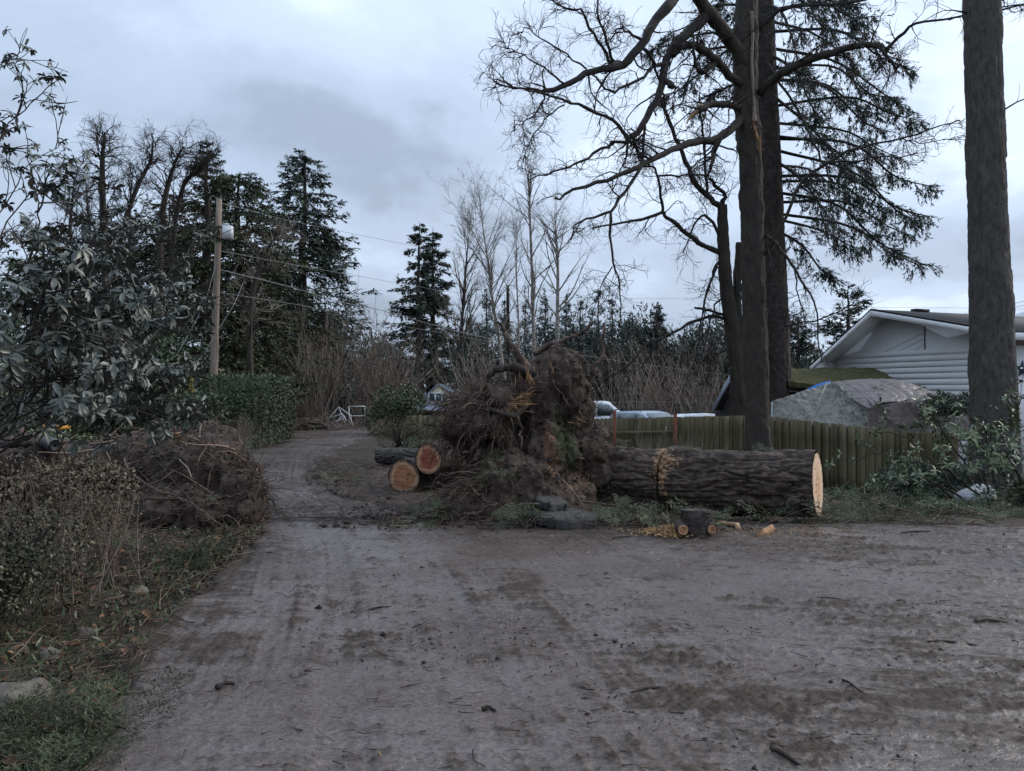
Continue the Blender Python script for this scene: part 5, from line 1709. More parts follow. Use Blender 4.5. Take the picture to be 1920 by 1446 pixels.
limb([(1325, 365, 24.6), (1322, 300, 24.5), (1318, 240, 24.4), (1312, 210, 24.4)], .06, .04, 12, maple2)
limb([(1352, 475, E0), (1310, 455, 24.6), (1280, 430, 24.4), (1250, 408, 24.2), (1240, 400, 24.1), (1200, 412, 23.8), (1150, 420, 23.5), (1110, 428, 23.3)], .11, .03, 22, maple2, m='mossy_bark')
limb([(1242, 402, 24.2), (1240, 370, 24.0), (1232, 330, 23.8), (1226, 315, 23.7), (1205, 312, 23.5)], .06, .035, 12, maple2)
limb([(1232, 330, 23.8), (1280, 328, 23.8), (1330, 330, 24.0)], .04, .03, 8, maple2)
limb([(1352, 450, E0), (1335, 415, 24.7), (1318, 404, 24.6), (1305, 415, 24.5), (1295, 440, 24.4), (1280, 475, 24.3)], .07, .025, 12, maple2, m='mossy_bark')
limb([(1145, 400, 23.6), (1144, 440, 23.5), (1150, 490, 23.4), (1160, 535, 23.3), (1164, 590, 23.2), (1165, 615, 23.2)], .055, .012, 16, maple2)
limb([(1148, 500, 23.4), (1130, 530, 23.3), (1120, 560, 23.2), (1095, 580, 23.1)], .025, .01, 8, maple2)
limb([(1350, 490, E0), (1335, 520, 24.6), (1322, 560, 24.4), (1312, 610, 24.2), (1308, 660, 24.1), (1285, 720, 24.0)], .055, .014, 16, maple2)
limb([(1345, 500, E0), (1328, 540, 24.5), (1318, 600, 24.3), (1316, 640, 24.2)], .045, .012, 14, maple2)
limb([(1355, 555, E0), (1340, 575, 24.6), (1328, 620, 24.4), (1315, 680, 24.2), (1300, 715, 24.1)], .04, .012, 14, maple2)
limb([(1358, 598, E0), (1330, 594, 24.6), (1290, 608, 24.2), (1250, 630, 23.8), (1215, 645, 23.4), (1170, 690, 23.0), (1130, 715, 22.7), (1115, 728, 22.6)], .07, .02, 22, maple2)
limb([(1228, 640, 23.5), (1225, 660, 23.3), (1190, 700, 23.0), (1165, 708, 22.8)], .03, .012, 10, maple2)
limb([(1356, 590, E0), (1325, 582, 24.6), (1303, 577, 24.4)], .06, .045, 8, maple2, keep=False)
limb([(1362, 655, E0), (1345, 665, 24.6), (1335, 670, 24.5)], .05, .03, 6, maple2)
PT, RT = np.array(LIMB), np.array(LR)
s, d, pr, tp = spawn(PT, RT, 12, .12, 1, .9, .35, rm, -.05)
B1 = walk(s, d, rm.uniform(.4, 1.5, len(s)), 9, .24, -.025, rm)
R1 = taper(len(s), 9, np.clip(pr * .35, .009, .022), .005)
g = Geo().tube(B1, R1, 5, .4)
s, d, pr, tp = spawn(B1, R1, 5, .15, 1, .8, .3, rm)
B2 = walk(s, d, rm.uniform(.2, .75, len(s)), 6, .26, -.01, rm)
R2 = taper(len(s), 6, .007, .004)
g.tube(B2, R2, 3, .5)
s, d, pr, tp = spawn(B2, R2, 2, .2, 1, .7, .3, rm)
g.tube(walk(s, d, rm.uniform(.1, .35, len(s)), 3, .25, .0, rm), taper(len(s), 3, .0045, .003), 3, .6)
g.build('twigs', M['twig'], maple2, kind='stuff')
# ================================================================== the uprooted tree and its cut logs
def two_way(name, base, patch, patch2=None, **kw):
    """Base material with attribute 'tone' blending in a second colour (and 'green' a third)."""
    m = mat(name, base, **kw)
    n, l = m.node_tree.nodes, m.node_tree.links
    b = n['Principled BSDF']
    src = b.inputs['Base Color'].links[0].from_socket
    for attr, colr in (('tone', patch), ('green', patch2)):
        if colr is None:
            continue
        at = n.new('ShaderNodeAttribute')
        at.attribute_name = attr
        nz = n.new('ShaderNodeTexNoise')
        nz.inputs['Scale'].default_value = 18
        nz.inputs['Detail'].default_value = 6
        tc = n.new('ShaderNodeTexCoord')
        l.new(tc.outputs['Object'], nz.inputs['Vector'])
        rp = n.new('ShaderNodeValToRGB')
        rp.color_ramp.elements[0].position = .35
        rp.color_ramp.elements[0].color = (*colr[0], 1)
        rp.color_ramp.elements[1].position = .65
        rp.color_ramp.elements[1].color = (*colr[1], 1)
        l.new(nz.outputs['Fac'], rp.inputs[0])
        a = n.new('ShaderNodeMath')
        a.operation = 'ADD'
        l.new(at.outputs['Fac'], a.inputs[0])
        s = n.new('ShaderNodeMath')
        s.operation = 'MULTIPLY_ADD'
        l.new(nz.outputs['Fac'], s.inputs[0])
        s.inputs[1].default_value = 1.6
        s.inputs[2].default_value = -.8
        l.new(s.outputs[0], a.inputs[1])
        st = n.new('ShaderNodeMapRange')
        st.inputs['From Min'].default_value = .40
        st.inputs['From Max'].default_value = .62
        l.new(a.outputs[0], st.inputs['Value'])
        gate = n.new('ShaderNodeMath')
        gate.operation = 'MULTIPLY'
        gate.use_clamp = True
        gt = n.new('ShaderNodeMapRange')
        gt.inputs['From Min'].default_value = .05
        gt.inputs['From Max'].default_value = .3
        l.new(at.outputs['Fac'], gt.inputs['Value'])
        l.new(st.outputs[0], gate.inputs[0])
        l.new(gt.outputs[0], gate.inputs[1])
        mx = n.new('ShaderNodeMix')
        mx.data_type = 'RGBA'
        l.new(gate.outputs[0], mx.inputs[0])
        l.new(src, mx.inputs[6])
        l.new(rp.outputs[0], mx.inputs[7])
        src = mx.outputs[2]
    l.new(src, b.inputs['Base Color'])
    return m


M['log_bark'] = two_way('log_bark', [(.020, .0135, .011), (.054, .037, .029), (.118, .085, .066)], [(.11, .060, .034), (.30, .175, .09)], scale=9, detail=8, rough=.75, bump=.8, bscale=45, spec=.35)
M['root_soil'] = two_way('root_soil', [(.018, .012, .010), (.052, .036, .028), (.108, .078, .062)], [(.10, .052, .032), (.17, .095, .058)], [(.016, .022, .010), (.040, .046, .018)],
                         scale=7, detail=9, rough=.85, bump=1.0, bscale=42, spec=.25)
M['cut_face'] = mat('cut_face', [(.36, .175, .088), (.31, .13, .062), (.45, .27, .16), (.08, .05, .036)], 5, 4, .7, .25, 70, tone=1.3, pos=(.02, .98), spec=.25)
M['red_face'] = mat('red_face', [(.26, .075, .045), (.27, .085, .052), (.48, .27, .15), (.08, .05, .035)], 5, 4, .7, .25, 70, tone=1.3, pos=(.02, .98), spec=.25)
M['pale_face'] = mat('pale_face', [(.50, .30, .18), (.56, .37, .24), (.60, .43, .30), (.30, .17, .1)], 6, 5, .7, .25, 70, tone=1.1, pos=(.02, .98), spec=.25)


def cut_disc(name, c, nrm, rad, mat_, parent, seed=1, nr=22, na=56, rough=.006, oval=1.0):
    """A sawn end: shallow saw ridges, an uneven outline, growth rings told by tone."""
    r = np.random.default_rng(seed)
    nrm = unit(nrm)
    ref = np.array([0, 0, 1.0])
    u = unit(np.cross(ref, nrm))
    v = np.cross(nrm, u)
    a = np.arange(na) / na * 2 * np.pi
    out = 1 + .035 * fbm(np.stack([np.cos(a) * 1.4, np.sin(a) * 1.4, 0 * a + seed], -1), 3, seed)
    rr = np.linspace(0, 1, nr)[1:]
    Pm = rr[:, None] * out[None] * rad
    x, y = Pm * np.cos(a) * oval, Pm * np.sin(a)
    h = rough * (.22 * np.sin(y / .011 + 1.5 * fbm(np.stack([x * 6, y * 6, 0 * x], -1), 2, seed + 3)) + fbm(np.stack([x * 7, y * 18, 0 * x], -1), 3, seed))
    V = np.asarray(c) + x[..., None] * u + y[..., None] * v + h[..., None] * nrm
    V = np.vstack([[np.asarray(c)], V.reshape(-1, 3)])
    k = np.arange(na)
    F3 = np.stack([0 * k, 1 + k, 1 + (k + 1) % na], -1)
    i, s = np.meshgrid(np.arange(nr - 2), k, indexing='ij')
    s2 = (s + 1) % na
    F4 = np.stack([1 + i * na + s, 1 + (i + 1) * na + s, 1 + (i + 1) * na + s2, 1 + i * na + s2], -1).reshape(-1, 4)
    ring = .06 * np.sin(rr * rad / .0065 * 2)
    tone = np.concatenate([[.0], ((rr ** 1.6 * .92 + ring)[:, None] + .06 * fbm(np.stack([x * 8, y * 8, 0 * x], -1), 2, seed)).ravel()])
    g = Geo().add(V, [F3, F4], tone)
    o = g.build(name, mat_, parent)
    # drying checks across the face
    g = Geo()
    for q in range(7):
        t0 = r.uniform(0, 6.28)
        p0 = r.uniform(.1, .75) * rad
        ln = r.uniform(.05, .16) * rad * 2
        dd = np.array([math.cos(t0 + .5), math.sin(t0 + .5)])
        b0 = np.array([math.cos(t0), math.sin(t0)]) * p0
        pts = np.array([np.asarray(c) + (b0 + dd * s_ * ln)[0] * u + (b0 + dd * s_ * ln)[1] * v + nrm * rough * .8 for s_ in (0, .5, 1)])
        g.tube(pts, [.002, .0045, .001], 4)
    g.build('check', M['dark_root'], o, kind='stuff')
    return o


def sawn_log(name, label, c0, c1, r0, r1, face, seed, group=None, both=True, cat='log', bark='fir_bark', na=64, nl=120, depth=.014):
    t = thing(name, label, cat, np.minimum(c0, c1) * [0, 0, 1] + np.asarray(c0) * [1, 1, 0] - [0, 0, r0], group)
    c0, c1 = np.asarray(c0, float), np.asarray(c1, float)
    d = unit(c1 - c0)
    bark_trunk('bark', [c0, c0 * .66 + c1 * .34, c0 * .33 + c1 * .67, c1], [r0, r0 * .66 + r1 * .34, r0 * .33 + r1 * .67, r1], M[bark], t, na, nl, depth, seed, (10, 2.2))
    cut_disc('cut_face', c0 + d * .003, -d, r0 * .97, M[face], t, seed)
    if both:
        cut_disc('cut_face', c1 - d * .003, d, r1 * .97, M[face], t, seed + 1)
    return t


lA, lB = np.array([.78, 11.62, .27]), P(1533, 907.5, 9.72)
ld = unit(lB - lA)
ft_org = (lA[0] - .8, 10.4, 0.0)
fallen = thing('uprooted_tree', 'huge uprooted fir lying sawn through, its root plate reared up', 'fallen tree', ft_org)


def log_tone(V):
    px = 960 + V[:, 0] / V[:, 1] * 1400
    py = 735 - (V[:, 2] - EYE) / V[:, 1] * 1400
    m = (1.0 + .5 * fbm(V * 5.0, 2, 24)) * np.exp(-((px - 1242 + 9 * fbm(V * 3.0, 2, 25)) / 20) ** 2) * sstep(950, 905, py)
    m = m + .55 * np.exp(-((px - 1275) / 40) ** 2 - ((py - 862) / 16) ** 2) + .50 * sstep(1215, 1090, px) * sstep(935, 880, py)
    return m * .62


pts = [lA - ld * .35, lA + ld * .2, lA + ld * 1.1, lA + ld * 2.3, lB]
bark_trunk_args = dict(na=200, nl=400, depth=.040, seed=21, freq=(7.5, 1.5), flare=.06, lumps=.07)
bo = bark_trunk('trunk', pts, [.56, .52, .475, .43, .405], M['log_bark'], fallen, **bark_trunk_args)
me = bo.data
V = np.empty(len(me.vertices) * 3, np.float32)
me.vertices.foreach_get('co', V)
V = V.reshape(-1, 3).astype(float)
Wd = V + np.array(ft_org)
ax_ = (Wd - lA) @ ld
kerf_at = ((P(1240, 890, 10.55) - lA) @ ld)
rad_v = Wd - (lA + ax_[:, None] * ld)
kerf = np.exp(-((ax_ - kerf_at) / .014) ** 2) * (Wd[:, 2] > -.05)
V = V - unit(rad_v) * (kerf * .12)[:, None]
me.vertices.foreach_set('co', V.astype(np.float32).ravel())
me.attributes['tone'].data.foreach_set('value', log_tone(Wd).astype(np.float32))
me.update()
cut_disc('cut_face', lB + ld * .004, ld, .402, M['pale_face'], bo, 22, rough=.004)
# bark flakes curled away beside the saw kerf
g = Geo()
rr_ = np.random.default_rng(23)
for k in range(26):
    a = rr_.uniform(.2, 2.3)
    axp = kerf_at + rr_.normal(.0, .16)
    nr = np.array([0, 0, 1.0]) * math.sin(a) + unit(np.cross(ld, [0, 0, 1])) * math.cos(a) * (1 if np.cross(ld, [0, 0, 1])[1] < 0 else -1)
    p0 = lA + ld * axp + nr * .47
    b0 = unit(ld + rr_.normal(0, .25, 3))
    blades(g, [p0], [b0], [nr + rr_.normal(0, .3, 3)], rr_.uniform(.04, .13), rr_.uniform(.012, .03), 0.5, .1)
g.build('bark_flakes', M['splinter'], bo, kind='stuff', smooth=False)

# ---- root plate: one lump of soil and torn roots
def epx(px, py, d, rx, ry, rz):
    s = d / F_PX
    return (P(px, py, d), (rx * s, ry, rz * s))


ells = [epx(960, 955, 10.1, 145, .75, 66), epx(985, 868, 10.75, 108, .55, 105), epx(908, 800, 10.3, 64, .50, 62), epx(872, 800, 10.2, 28, .34, 50), epx(925, 752, 10.4, 45, .4, 34),
        epx(1056, 722, 10.75, 45, .42, 72), epx(1074, 836, 11.15, 46, .5, 64), epx(1004, 765, 10.6, 55, .42, 78), epx(1062, 936, 10.45, 50, .5, 46), epx(1096, 848, 11.0, 46, .45, 50), epx(1112, 882, 11.0, 34, .4, 36), epx(875, 962, 10.0, 52, .4, 36),
        epx(1035, 690, 10.7, 30, .34, 44), epx(965, 915, 9.95, 86, .45, 62), epx(1116, 815, 11.1, 26, .35, 24), epx(1076, 778, 10.9, 30, .4, 60),
        epx(1020, 850, 10.25, 34, .35, 62), epx(940, 880, 10.1, 30, .3, 30)]
V, N, Fs = blob(ells, .030, ft_org)
d1 = fbm(V * 2.6, 4, 70)
d2 = fbm(V * np.array([9, 9, 3.5]), 3, 71)
d3 = np.abs(fbm(V * 6.0, 3, 72))
d4 = fbm(V * 19, 3, 74)
d5 = np.abs(fbm(V * np.array([3.2, 3.2, 2.2]) + 7, 3, 75))
V2 = V + N * (.10 * d1 + .065 * d2 - .09 * d3 - .16 * np.maximum(0, .22 - d5) + .022 * d4 + .05)[:, None]
px = 960 + V2[:, 0] / V2[:, 1] * 1400
py = 735 - (V2[:, 2] - EYE) / V2[:, 1] * 1400
for hx_, hy_, sx_, sy_, dp in ((892, 834, 48, 15, .34), (972, 806, 20, 26, .26), (936, 772, 34, 10, .16), (1012, 800, 12, 40, .14), (1046, 745, 14, 22, .12), (860, 872, 22, 10, .16)):
    cav = np.exp(-((px - hx_) / sx_) ** 2 - ((py - hy_) / sy_) ** 2) * sstep(10.9, 10.5, V2[:, 1])
    V2 = V2 + (np.array([0, 1.0, 0]) * dp * cav[:, None])
orange = np.maximum(1.25 * np.exp(-((px - 1031 - (py - 840) * .12) / 15) ** 2 - ((py - 842) / 58) ** 2), .65 * np.exp(-((px - 1085) / 60) ** 2 - ((py - 905) / 30) ** 2))
orange = np.maximum(orange, .5 * np.exp(-((px - 1120) / 45) ** 2 - ((py - 850) / 30) ** 2))
green = 1.1 * np.exp(-((px - 1062 - (py - 830) * .25) / 19) ** 2 - ((py - 825) / 62) ** 2)
me = make_mesh('root_plate', V2 - np.array(ft_org), Fs, [M['root_soil']], True, tone=orange * .75, attrs={'green': green})
plate = link('root_plate', me, fallen)

rs = np.random.default_rng(73)
pw = np.where(V2[:, 1] < 10.9, 1.0, .3)


def pick(mask, n):
    ids = np.where(mask)[0]
    return rs.choice(ids, n, replace=True)


def strands(ids, dir_fn, length, npts, wander, grav, r0, tone, sides=4):
    s = V2[ids] - N[ids] * .02
    B = walk(s, dir_fn(ids), length, npts, wander, grav, rs)
    R = taper(len(ids), npts, r0, np.asarray(r0) * .35) * (1 + .25 * np.abs(rs.normal(0, 1, (len(ids), npts))))
    return B, R, tone


gs = Geo()
left = (px < 965) & (py < 905) & (V2[:, 1] < 10.8)
ids = pick(left & (py < 850), 520)
B, R, _ = strands(ids, lambda i: N[i] * .42 + np.array([-.30, -.10, .0]) + rs.normal(0, .25, (len(i), 3)), rs.uniform(.12, .50, len(ids)), 10, .17, -.24, rs.uniform(.003, .009, len(ids)), None)
gs.tube(B, R, 3, rs.normal(.42, .22, len(ids)))
s, d, pr, tp = spawn(B, R, 2, .3, 1, .6, .3, rs)
gs.tube(walk(s, d, rs.uniform(.08, .3, len(s)), 6, .2, -.10, rs), taper(len(s), 6, .0032, .0015), 3, rs.normal(.4, .2, len(s)))
right = (px > 1000) & (py < 830)
ids = pick(right, 380)
B, R, _ = strands(ids, lambda i: N[i] * .5 + np.array([.02, -.05, -.55]) + rs.normal(0, .28, (len(i), 3)), rs.uniform(.06, .22, len(ids)), 8, .2, -.12, rs.uniform(.0025, .006, len(ids)), None)
gs.tube(B, R, 3, rs.normal(.28, .2, len(ids)))
s, d, pr, tp = spawn(B, R, 2, .3, 1, .6, .3, rs)
gs.tube(walk(s, d, rs.uniform(.06, .22, len(s)), 5, .22, -.08, rs), taper(len(s), 5, .0028, .0012), 3, rs.normal(.35, .2, len(s)))
cent = (px > 880) & (px < 1130) & (py > 700) & (V2[:, 1] < 10.7)
ids = pick(cent, 200)
B, R, _ = strands(ids, lambda i: N[i] * .4 + np.array([-.2, 0, -.3]) + rs.normal(0, .4, (len(i), 3)), rs.uniform(.10, .38, len(ids)), 8, .25, -.10, rs.uniform(.002, .006, len(ids)), None)
gs.tube(B, R, 3, rs.normal(.4, .25, len(ids)))
# fibrous bundle splaying at the foot
s0 = np.array([P(918, 928, 9.75)] * 260) + rs.normal(0, .10, (260, 3)) * [1.2, .6, 1.4]
dirs = np.stack([rs.uniform(-1.3, -.2, 260), rs.normal(-.25, .3, 260), rs.uniform(-.5, .75, 260)], 1)
B = walk(s0, dirs, rs.uniform(.2, .62, 260), 10, .16, -.13, rs)
B[..., 2] = np.maximum(B[..., 2], .02)
gs.tube(B, taper(260, 10, rs.uniform(.003, .009, 260), .0018), 3, rs.normal(.62, .22, 260))
s, d, pr, tp = spawn(B, taper(260, 10, .005, .002), 2, .3, 1, .6, .3, rs)
gs.tube(walk(s, d, rs.uniform(.08, .3, len(s)), 6, .2, -.06, rs), taper(len(s), 6, .003, .0015), 3, rs.normal(.6, .2, len(s)))
# foot of the plate all round
ids = pick((py > 880), 240)
B, R, _ = strands(ids, lambda i: N[i] * .5 + rs.normal(0, .5, (len(i), 3)), rs.uniform(.10, .4, len(ids)), 7, .25, -.06, rs.uniform(.002, .006, len(ids)), None)
gs.tube(B, R, 3, rs.normal(.4, .25, len(ids)))
V2f, Nf = V2, N
gs.build('root_strands', M['root'], fallen, kind='stuff')


def big_root(ptsx, r0, r1, m='root', n=18, label=None, sides=9):
    q = smooth_line([P(*p) for p in ptsx], n)
    q[1:-1] += rs.normal(0, .012, (n - 2, 3))
    rd = np.linspace(r0, r1, n) * (1 + .14 * np.abs(rs.normal(0, 1, n)))
    o = Geo().tube(q, rd, sides, .45, caps=True).build('root', M[m], fallen)
    if label:
        o['label'] = label
    return q, rd


big_root([(1004, 712, 10.5), (988, 690, 10.4), (970, 664, 10.3), (954, 636, 10.3), (944, 618, 10.3), (934, 602, 10.3)], .07, .014, 'root', 22, 'thick pinkish root snapped off above the plate')
big_root([(1010, 708, 10.45), (990, 700, 10.3), (966, 690, 10.2), (945, 690, 10.2), (925, 699, 10.15), (913, 716, 10.15)], .085, .022, 'dark_root', 20, 'black root arching over a gap')
big_root([(1000, 665, 10.7), (1030, 646, 10.7), (1060, 636, 10.7), (1085, 626, 10.7), (1103, 614, 10.7), (1111, 605, 10.7)], .034, .018, 'root', 18, 'root pointing up over the higher lobe')
big_root([(1095, 740, 10.7), (1108, 706, 10.7), (1118, 684, 10.7), (1128, 670, 10.7), (1130, 642, 10.7), (1132, 605, 10.7)], .045, .016, 'root', 20, 'upright reddish root at the end of the plate')
big_root([(960, 760, 10.0), (930, 785, 9.85), (905, 812, 9.8), (890, 838, 9.8), (868, 850, 9.8)], .035, .016)
big_root([(985, 760, 10.1), (965, 780, 9.9), (945, 778, 9.8), (915, 768, 9.8), (890, 770, 9.85)], .05, .02, 'dark_root')
big_root([(1060, 700, 10.4), (1035, 690, 10.3), (1040, 720, 10.25), (1055, 745, 10.2), (1066, 762, 10.2)], .012, .006)
big_root([(1000, 775, 10.1), (972, 768, 9.95), (975, 790, 9.9), (980, 810, 9.9)], .014, .007)
big_root([(975, 808, 9.8), (978, 835, 9.75), (976, 860, 9.72)], .012, .006)
big_root([(870, 965, 9.3), (895, 962, 9.2), (915, 950, 9.15), (930, 944, 9.15)], .022, .012)
big_root([(862, 900, 9.6), (885, 915, 9.5), (905, 935, 9.45), (925, 945, 9.4)], .016, .009)
big_root([(800, 985, 9.2), (835, 970, 9.15), (865, 955, 9.2)], .016, .006, 'dark_root')
big_root([(900, 845, 9.85), (885, 865, 9.75), (872, 880, 9.7)], .028, .010)
big_root([(820, 905, 9.8), (838, 912, 9.7), (862, 914, 9.6)], .014, .008)
big_root([(850, 760, 10.1), (840, 790, 10.0), (828, 820, 9.95), (822, 850, 9.9)], .012, .005)
# splintered heartwood
for k, (cx_, cy_0, n, ln, dr, w) in enumerate((((988, 703, 10.05), 0, 18, .13, (.05, -.1, -1), .016), ((975, 757, 9.95), 0, 30, .18, (1, -.1, .12), .015), ((958, 772, 9.85), 0, 24, .10, (.5, -.2, -1), .012),
                                               ((985, 742, 10.0), 0, 24, .13, (.9, -.1, .1), .011), ((1028, 688, 10.25), 0, 6, .12, (0.1, 0, 1), .010), ((1078, 792, 10.3), 0, 5, .16, (.8, -.1, -.5), .012))):
    g = Geo()
    c = P(*cx_)
    for q in range(n):
        p0 = c + rs.normal(0, .045, 3) * [1.3, .5, 1.0]
        d = unit(np.array(dr) + rs.normal(0, .22, 3))
        L_ = ln * rs.uniform(.5, 1.4)
        g.tube(np.array([p0 - d * L_ * .5, p0, p0 + d * L_ * .3, p0 + d * L_ * .6]), np.array([.4, 1, .7, .08]) * w * .42 * rs.uniform(.5, 1.3), 3, rs.uniform(.1, .9))
    g.build('splintered_wood', M['splinter'], fallen)

# ---- churned soil under and around the plate
def heap(name, x0, x1, y0, y1, hfun, m, n=(150, 90), kind='structure', parent=None):
    xs, ys = np.linspace(x0, x1, n[0]), np.linspace(y0, y1, n[1])
    X_, Y_ = np.meshgrid(xs, ys, indexing='ij')
    Z_ = terrain(X_, Y_) + hfun(X_, Y_)
    return link(name, make_mesh(name, xyz(X_, Y_, Z_), grid_faces(*X_.shape), [m], True), parent, None, kind)


def spill(X_, Y_):
    q = xyz(X_, Y_)
    verge = np.minimum((X_ - road_right(Y_) + .35) / .6, (Y_ - 8.85 - .10 * np.sin(X_ * 2.1)) / .7)
    e = np.minimum.reduce([verge, (3.2 - X_) / .9, (np.where(X_ < -.6, 18.5, 12.6) - Y_) / 1.2])
    e = sstep(0, 1, e + .35 * fbm(q * 1.6, 3, 81))
    hh = .04 + .10 * np.exp(-((X_ - .2) / 1.3) ** 2) + .05 * fbm(q * 2.4, 3, 82) + .05 * np.abs(fbm(q * 6, 3, 83)) + .03 * fbm(q * 17, 2, 84)
    return hh * e - .10 * (1 - e)


heap('churned_soil', -5.6, 3.3, 8.6, 18.6, spill, M['dark_soil'], (210, 200))

# ---- sawn logs piled beside the plate
gl = 'sawn logs beside the root plate'
a0 = P(757, 896, 12.2)
sawn_log('sawn_log', 'larger orange ended log lying lowest beside the roots', a0, a0 + np.array([1.2, 2.5, -.02]), .305, .29, 'cut_face', 31, gl)
a0 = P(803, 861, 12.0)
sawn_log('sawn_log', 'red hearted log resting on top of the orange ended one', a0, a0 + np.array([1.25, 2.4, -.10]), .255, .24, 'red_face', 32, gl)
a0 = P(708, 850, 16.3)
sawn_log('sawn_log', 'grey barked log lying half hidden behind the orange ended one', a0 + [1.6, -.4, -.05], a0 - [0, 0, .05], .17, .16, 'cut_face', 33, gl, bark='old_bark', depth=.028)
# short stump piece with two sawn stubs in front of the trunk
sb_ = P(1308, 1006, 8.60)
st_ = thing('stump_piece', 'short dark block standing before the trunk with two sawn stubs', 'log', sb_)
bark_trunk('bark', [sb_ + [0, .0, -.02], sb_ + [0, .01, .15], sb_ + [0, .02, .305]], [.195, .19, .185], M['fir_bark'], st_, 60, 50, .014, 35, (10, 3))
cut_disc('cut_face', sb_ + [0, .02, .300], (0.0, .05, 1), .18, M['fir_bark'], st_, 36)
for px_, py_, rx_ in ((1281, 993, .062), (1335, 993, .056)):
    c = P(px_, py_, 8.40)
    q = np.array([c + [0.02 if px_ < 1300 else -.02, .22, .01], c + [0, .1, 0], c])
    so = Geo().tube(q, [rx_ * 1.15, rx_ * 1.1, rx_ * 1.05], 16, .4).build('stub', M['fir_bark'], st_)
    cut_disc('cut_face', c + [0, -.004, 0], (0, -1, .05), rx_, M['cut_face'], so, 37, nr=10, na=28, rough=.003)
sp_ = thing('split_wood', 'split wedge of fresh pale wood on the mud', 'firewood', P(1432, 1010, 8.5))
q0, q1 = P(1419, 1016, 8.42), P(1450, 994, 8.75)
dd_ = unit(q1 - q0)
R = np.array(Vector(dd_).to_track_quat('X', 'Z').to_matrix())
Lq = np.linalg.norm(q1 - q0)
V = np.array([[-.5, -.05, 0], [-.5, .055, .01], [-.5, .0, .085], [.0, -.055, .0], [.0, .05, .0], [.0, .005, .08], [.5, -.03, .01], [.5, .04, 0], [.5, .01, .06]]) * [Lq, 1, 1]
V = V @ R.T + (q0 + q1) / 2 + [0, 0, .01]
Geo().add(V, [np.array([[0, 1, 4, 3], [1, 2, 5, 4], [2, 0, 3, 5], [3, 4, 7, 6], [4, 5, 8, 7], [5, 3, 6, 8]]), np.array([[2, 1, 0], [6, 7, 8]])]).build('wedge', M['splinter'], sp_, smooth=False)
c = P(1384, 990, 8.9)
Geo().tube(np.array([c, c + [.05, .2, 0], c + [-.15, .35, 0]]), [.035, .034, .03], 9, caps=True).build('branch_end', M['cut_wood'], org=c)
bpy.data.objects['branch_end']['label'] = 'small sawn branch end poking from the green litter'
bpy.data.objects['branch_end']['category'] = 'branch'
# broken asphalt slabs lifted by the roots
def slab(label, outline, d0, thick, tilt, seed):
    r = np.random.default_rng(seed)
    p = np.array([P(a, b_, d) for a, b_, d in outline])
    c = p.mean(0)
    n = len(p)
    m_ = 6
    ring = []
    for i in range(n):
        for t in np.arange(m_) / m_:
            q = p[i] * (1 - t) + p[(i + 1) % n] * t
            ring.append(q + r.normal(0, .018, 3) * [1, 1, .2])
    ring = np.array(ring)
    k = len(ring)
    inn_ = c + (ring - c) * .6 + np.stack([0 * ring[:, 0], 0 * ring[:, 0], .012 * r.normal(0, 1, k)], 1)
    low = c + (ring - c) * .93 - [0, 0, thick] + r.normal(0, .01, (k, 3))
    V = np.vstack([low, ring, inn_, [c + [0, 0, .01]]])
    ii = np.arange(k)
    j = (ii + 1) % k
    q4 = np.vstack([np.stack([ii, j, k + j, k + ii], -1), np.stack([k + ii, k + j, 2 * k + j, 2 * k + ii], -1)])
    q3 = np.stack([2 * k + ii, 2 * k + j, 0 * ii + 3 * k], -1)
    o = Geo().add(V, [q4, q3]).build('asphalt_slab', M['asphalt'], org=c, smooth=False)
    tag(o, label, 'broken asphalt', 'asphalt slabs torn up by the roots')


slab('large flat slab of broken asphalt before the root plate', [(984, 958, 9.35), (1050, 946, 9.75), (1120, 962, 9.5), (1120, 974, 8.95), (1070, 980, 8.8), (1008, 968, 8.95)], 9.2, .11, 0, 41)
slab('smaller tilted asphalt slab leaning on the roots', [(1003, 928, 9.6), (1052, 931, 9.65), (1064, 946, 9.4), (1030, 946, 9.3), (1006, 936, 9.35)], 9.6, .09, 0, 42)
slab('thin dark asphalt fragment at the mud edge', [(918, 984, 9.1), (952, 979, 9.2), (962, 988, 8.95), (925, 993, 8.85)], 9, .05, 0, 43)
# sawdust under the kerf
rd_ = np.random.default_rng(45)
n = 2600
c = P(1256, 1001, 8.68)
q = rd_.normal(0, 1, (n, 2)) * [.16, .13]
hh = .07 * np.exp(-(q ** 2 / np.array([.13, .11]) ** 2).sum(1) / 2) * rd_.uniform(0, 1, n)
pos = np.stack([c[0] + q[:, 0], c[1] + q[:, 1], .03 + hh], 1)
g = Geo()
blades(g, pos, rd_.normal(0, 1, (n, 3)) * [1, 1, .4], rd_.normal(0, .6, (n, 3)) + [0, 0, 1], rd_.uniform(.012, .04, n), rd_.uniform(.008, .022, n), rd_.normal(.5, .25, n))
n = 700
pos = np.stack([rd_.uniform(2.0, 4.0, n), rd_.normal(8.75, .18, n), np.full(n, .035)], 1)
blades(g, pos, rd_.normal(0, 1, (n, 3)) * [1, 1, .2], rd_.normal(0, .3, (n, 3)) + [0, 0, 1], rd_.uniform(.012, .03, n), rd_.uniform(.006, .014, n), rd_.normal(.5, .25, n))
g.build('sawdust', M['sawdust'], smooth=False, kind='stuff')['label'] = 'yellow sawdust and chips below the saw cut'
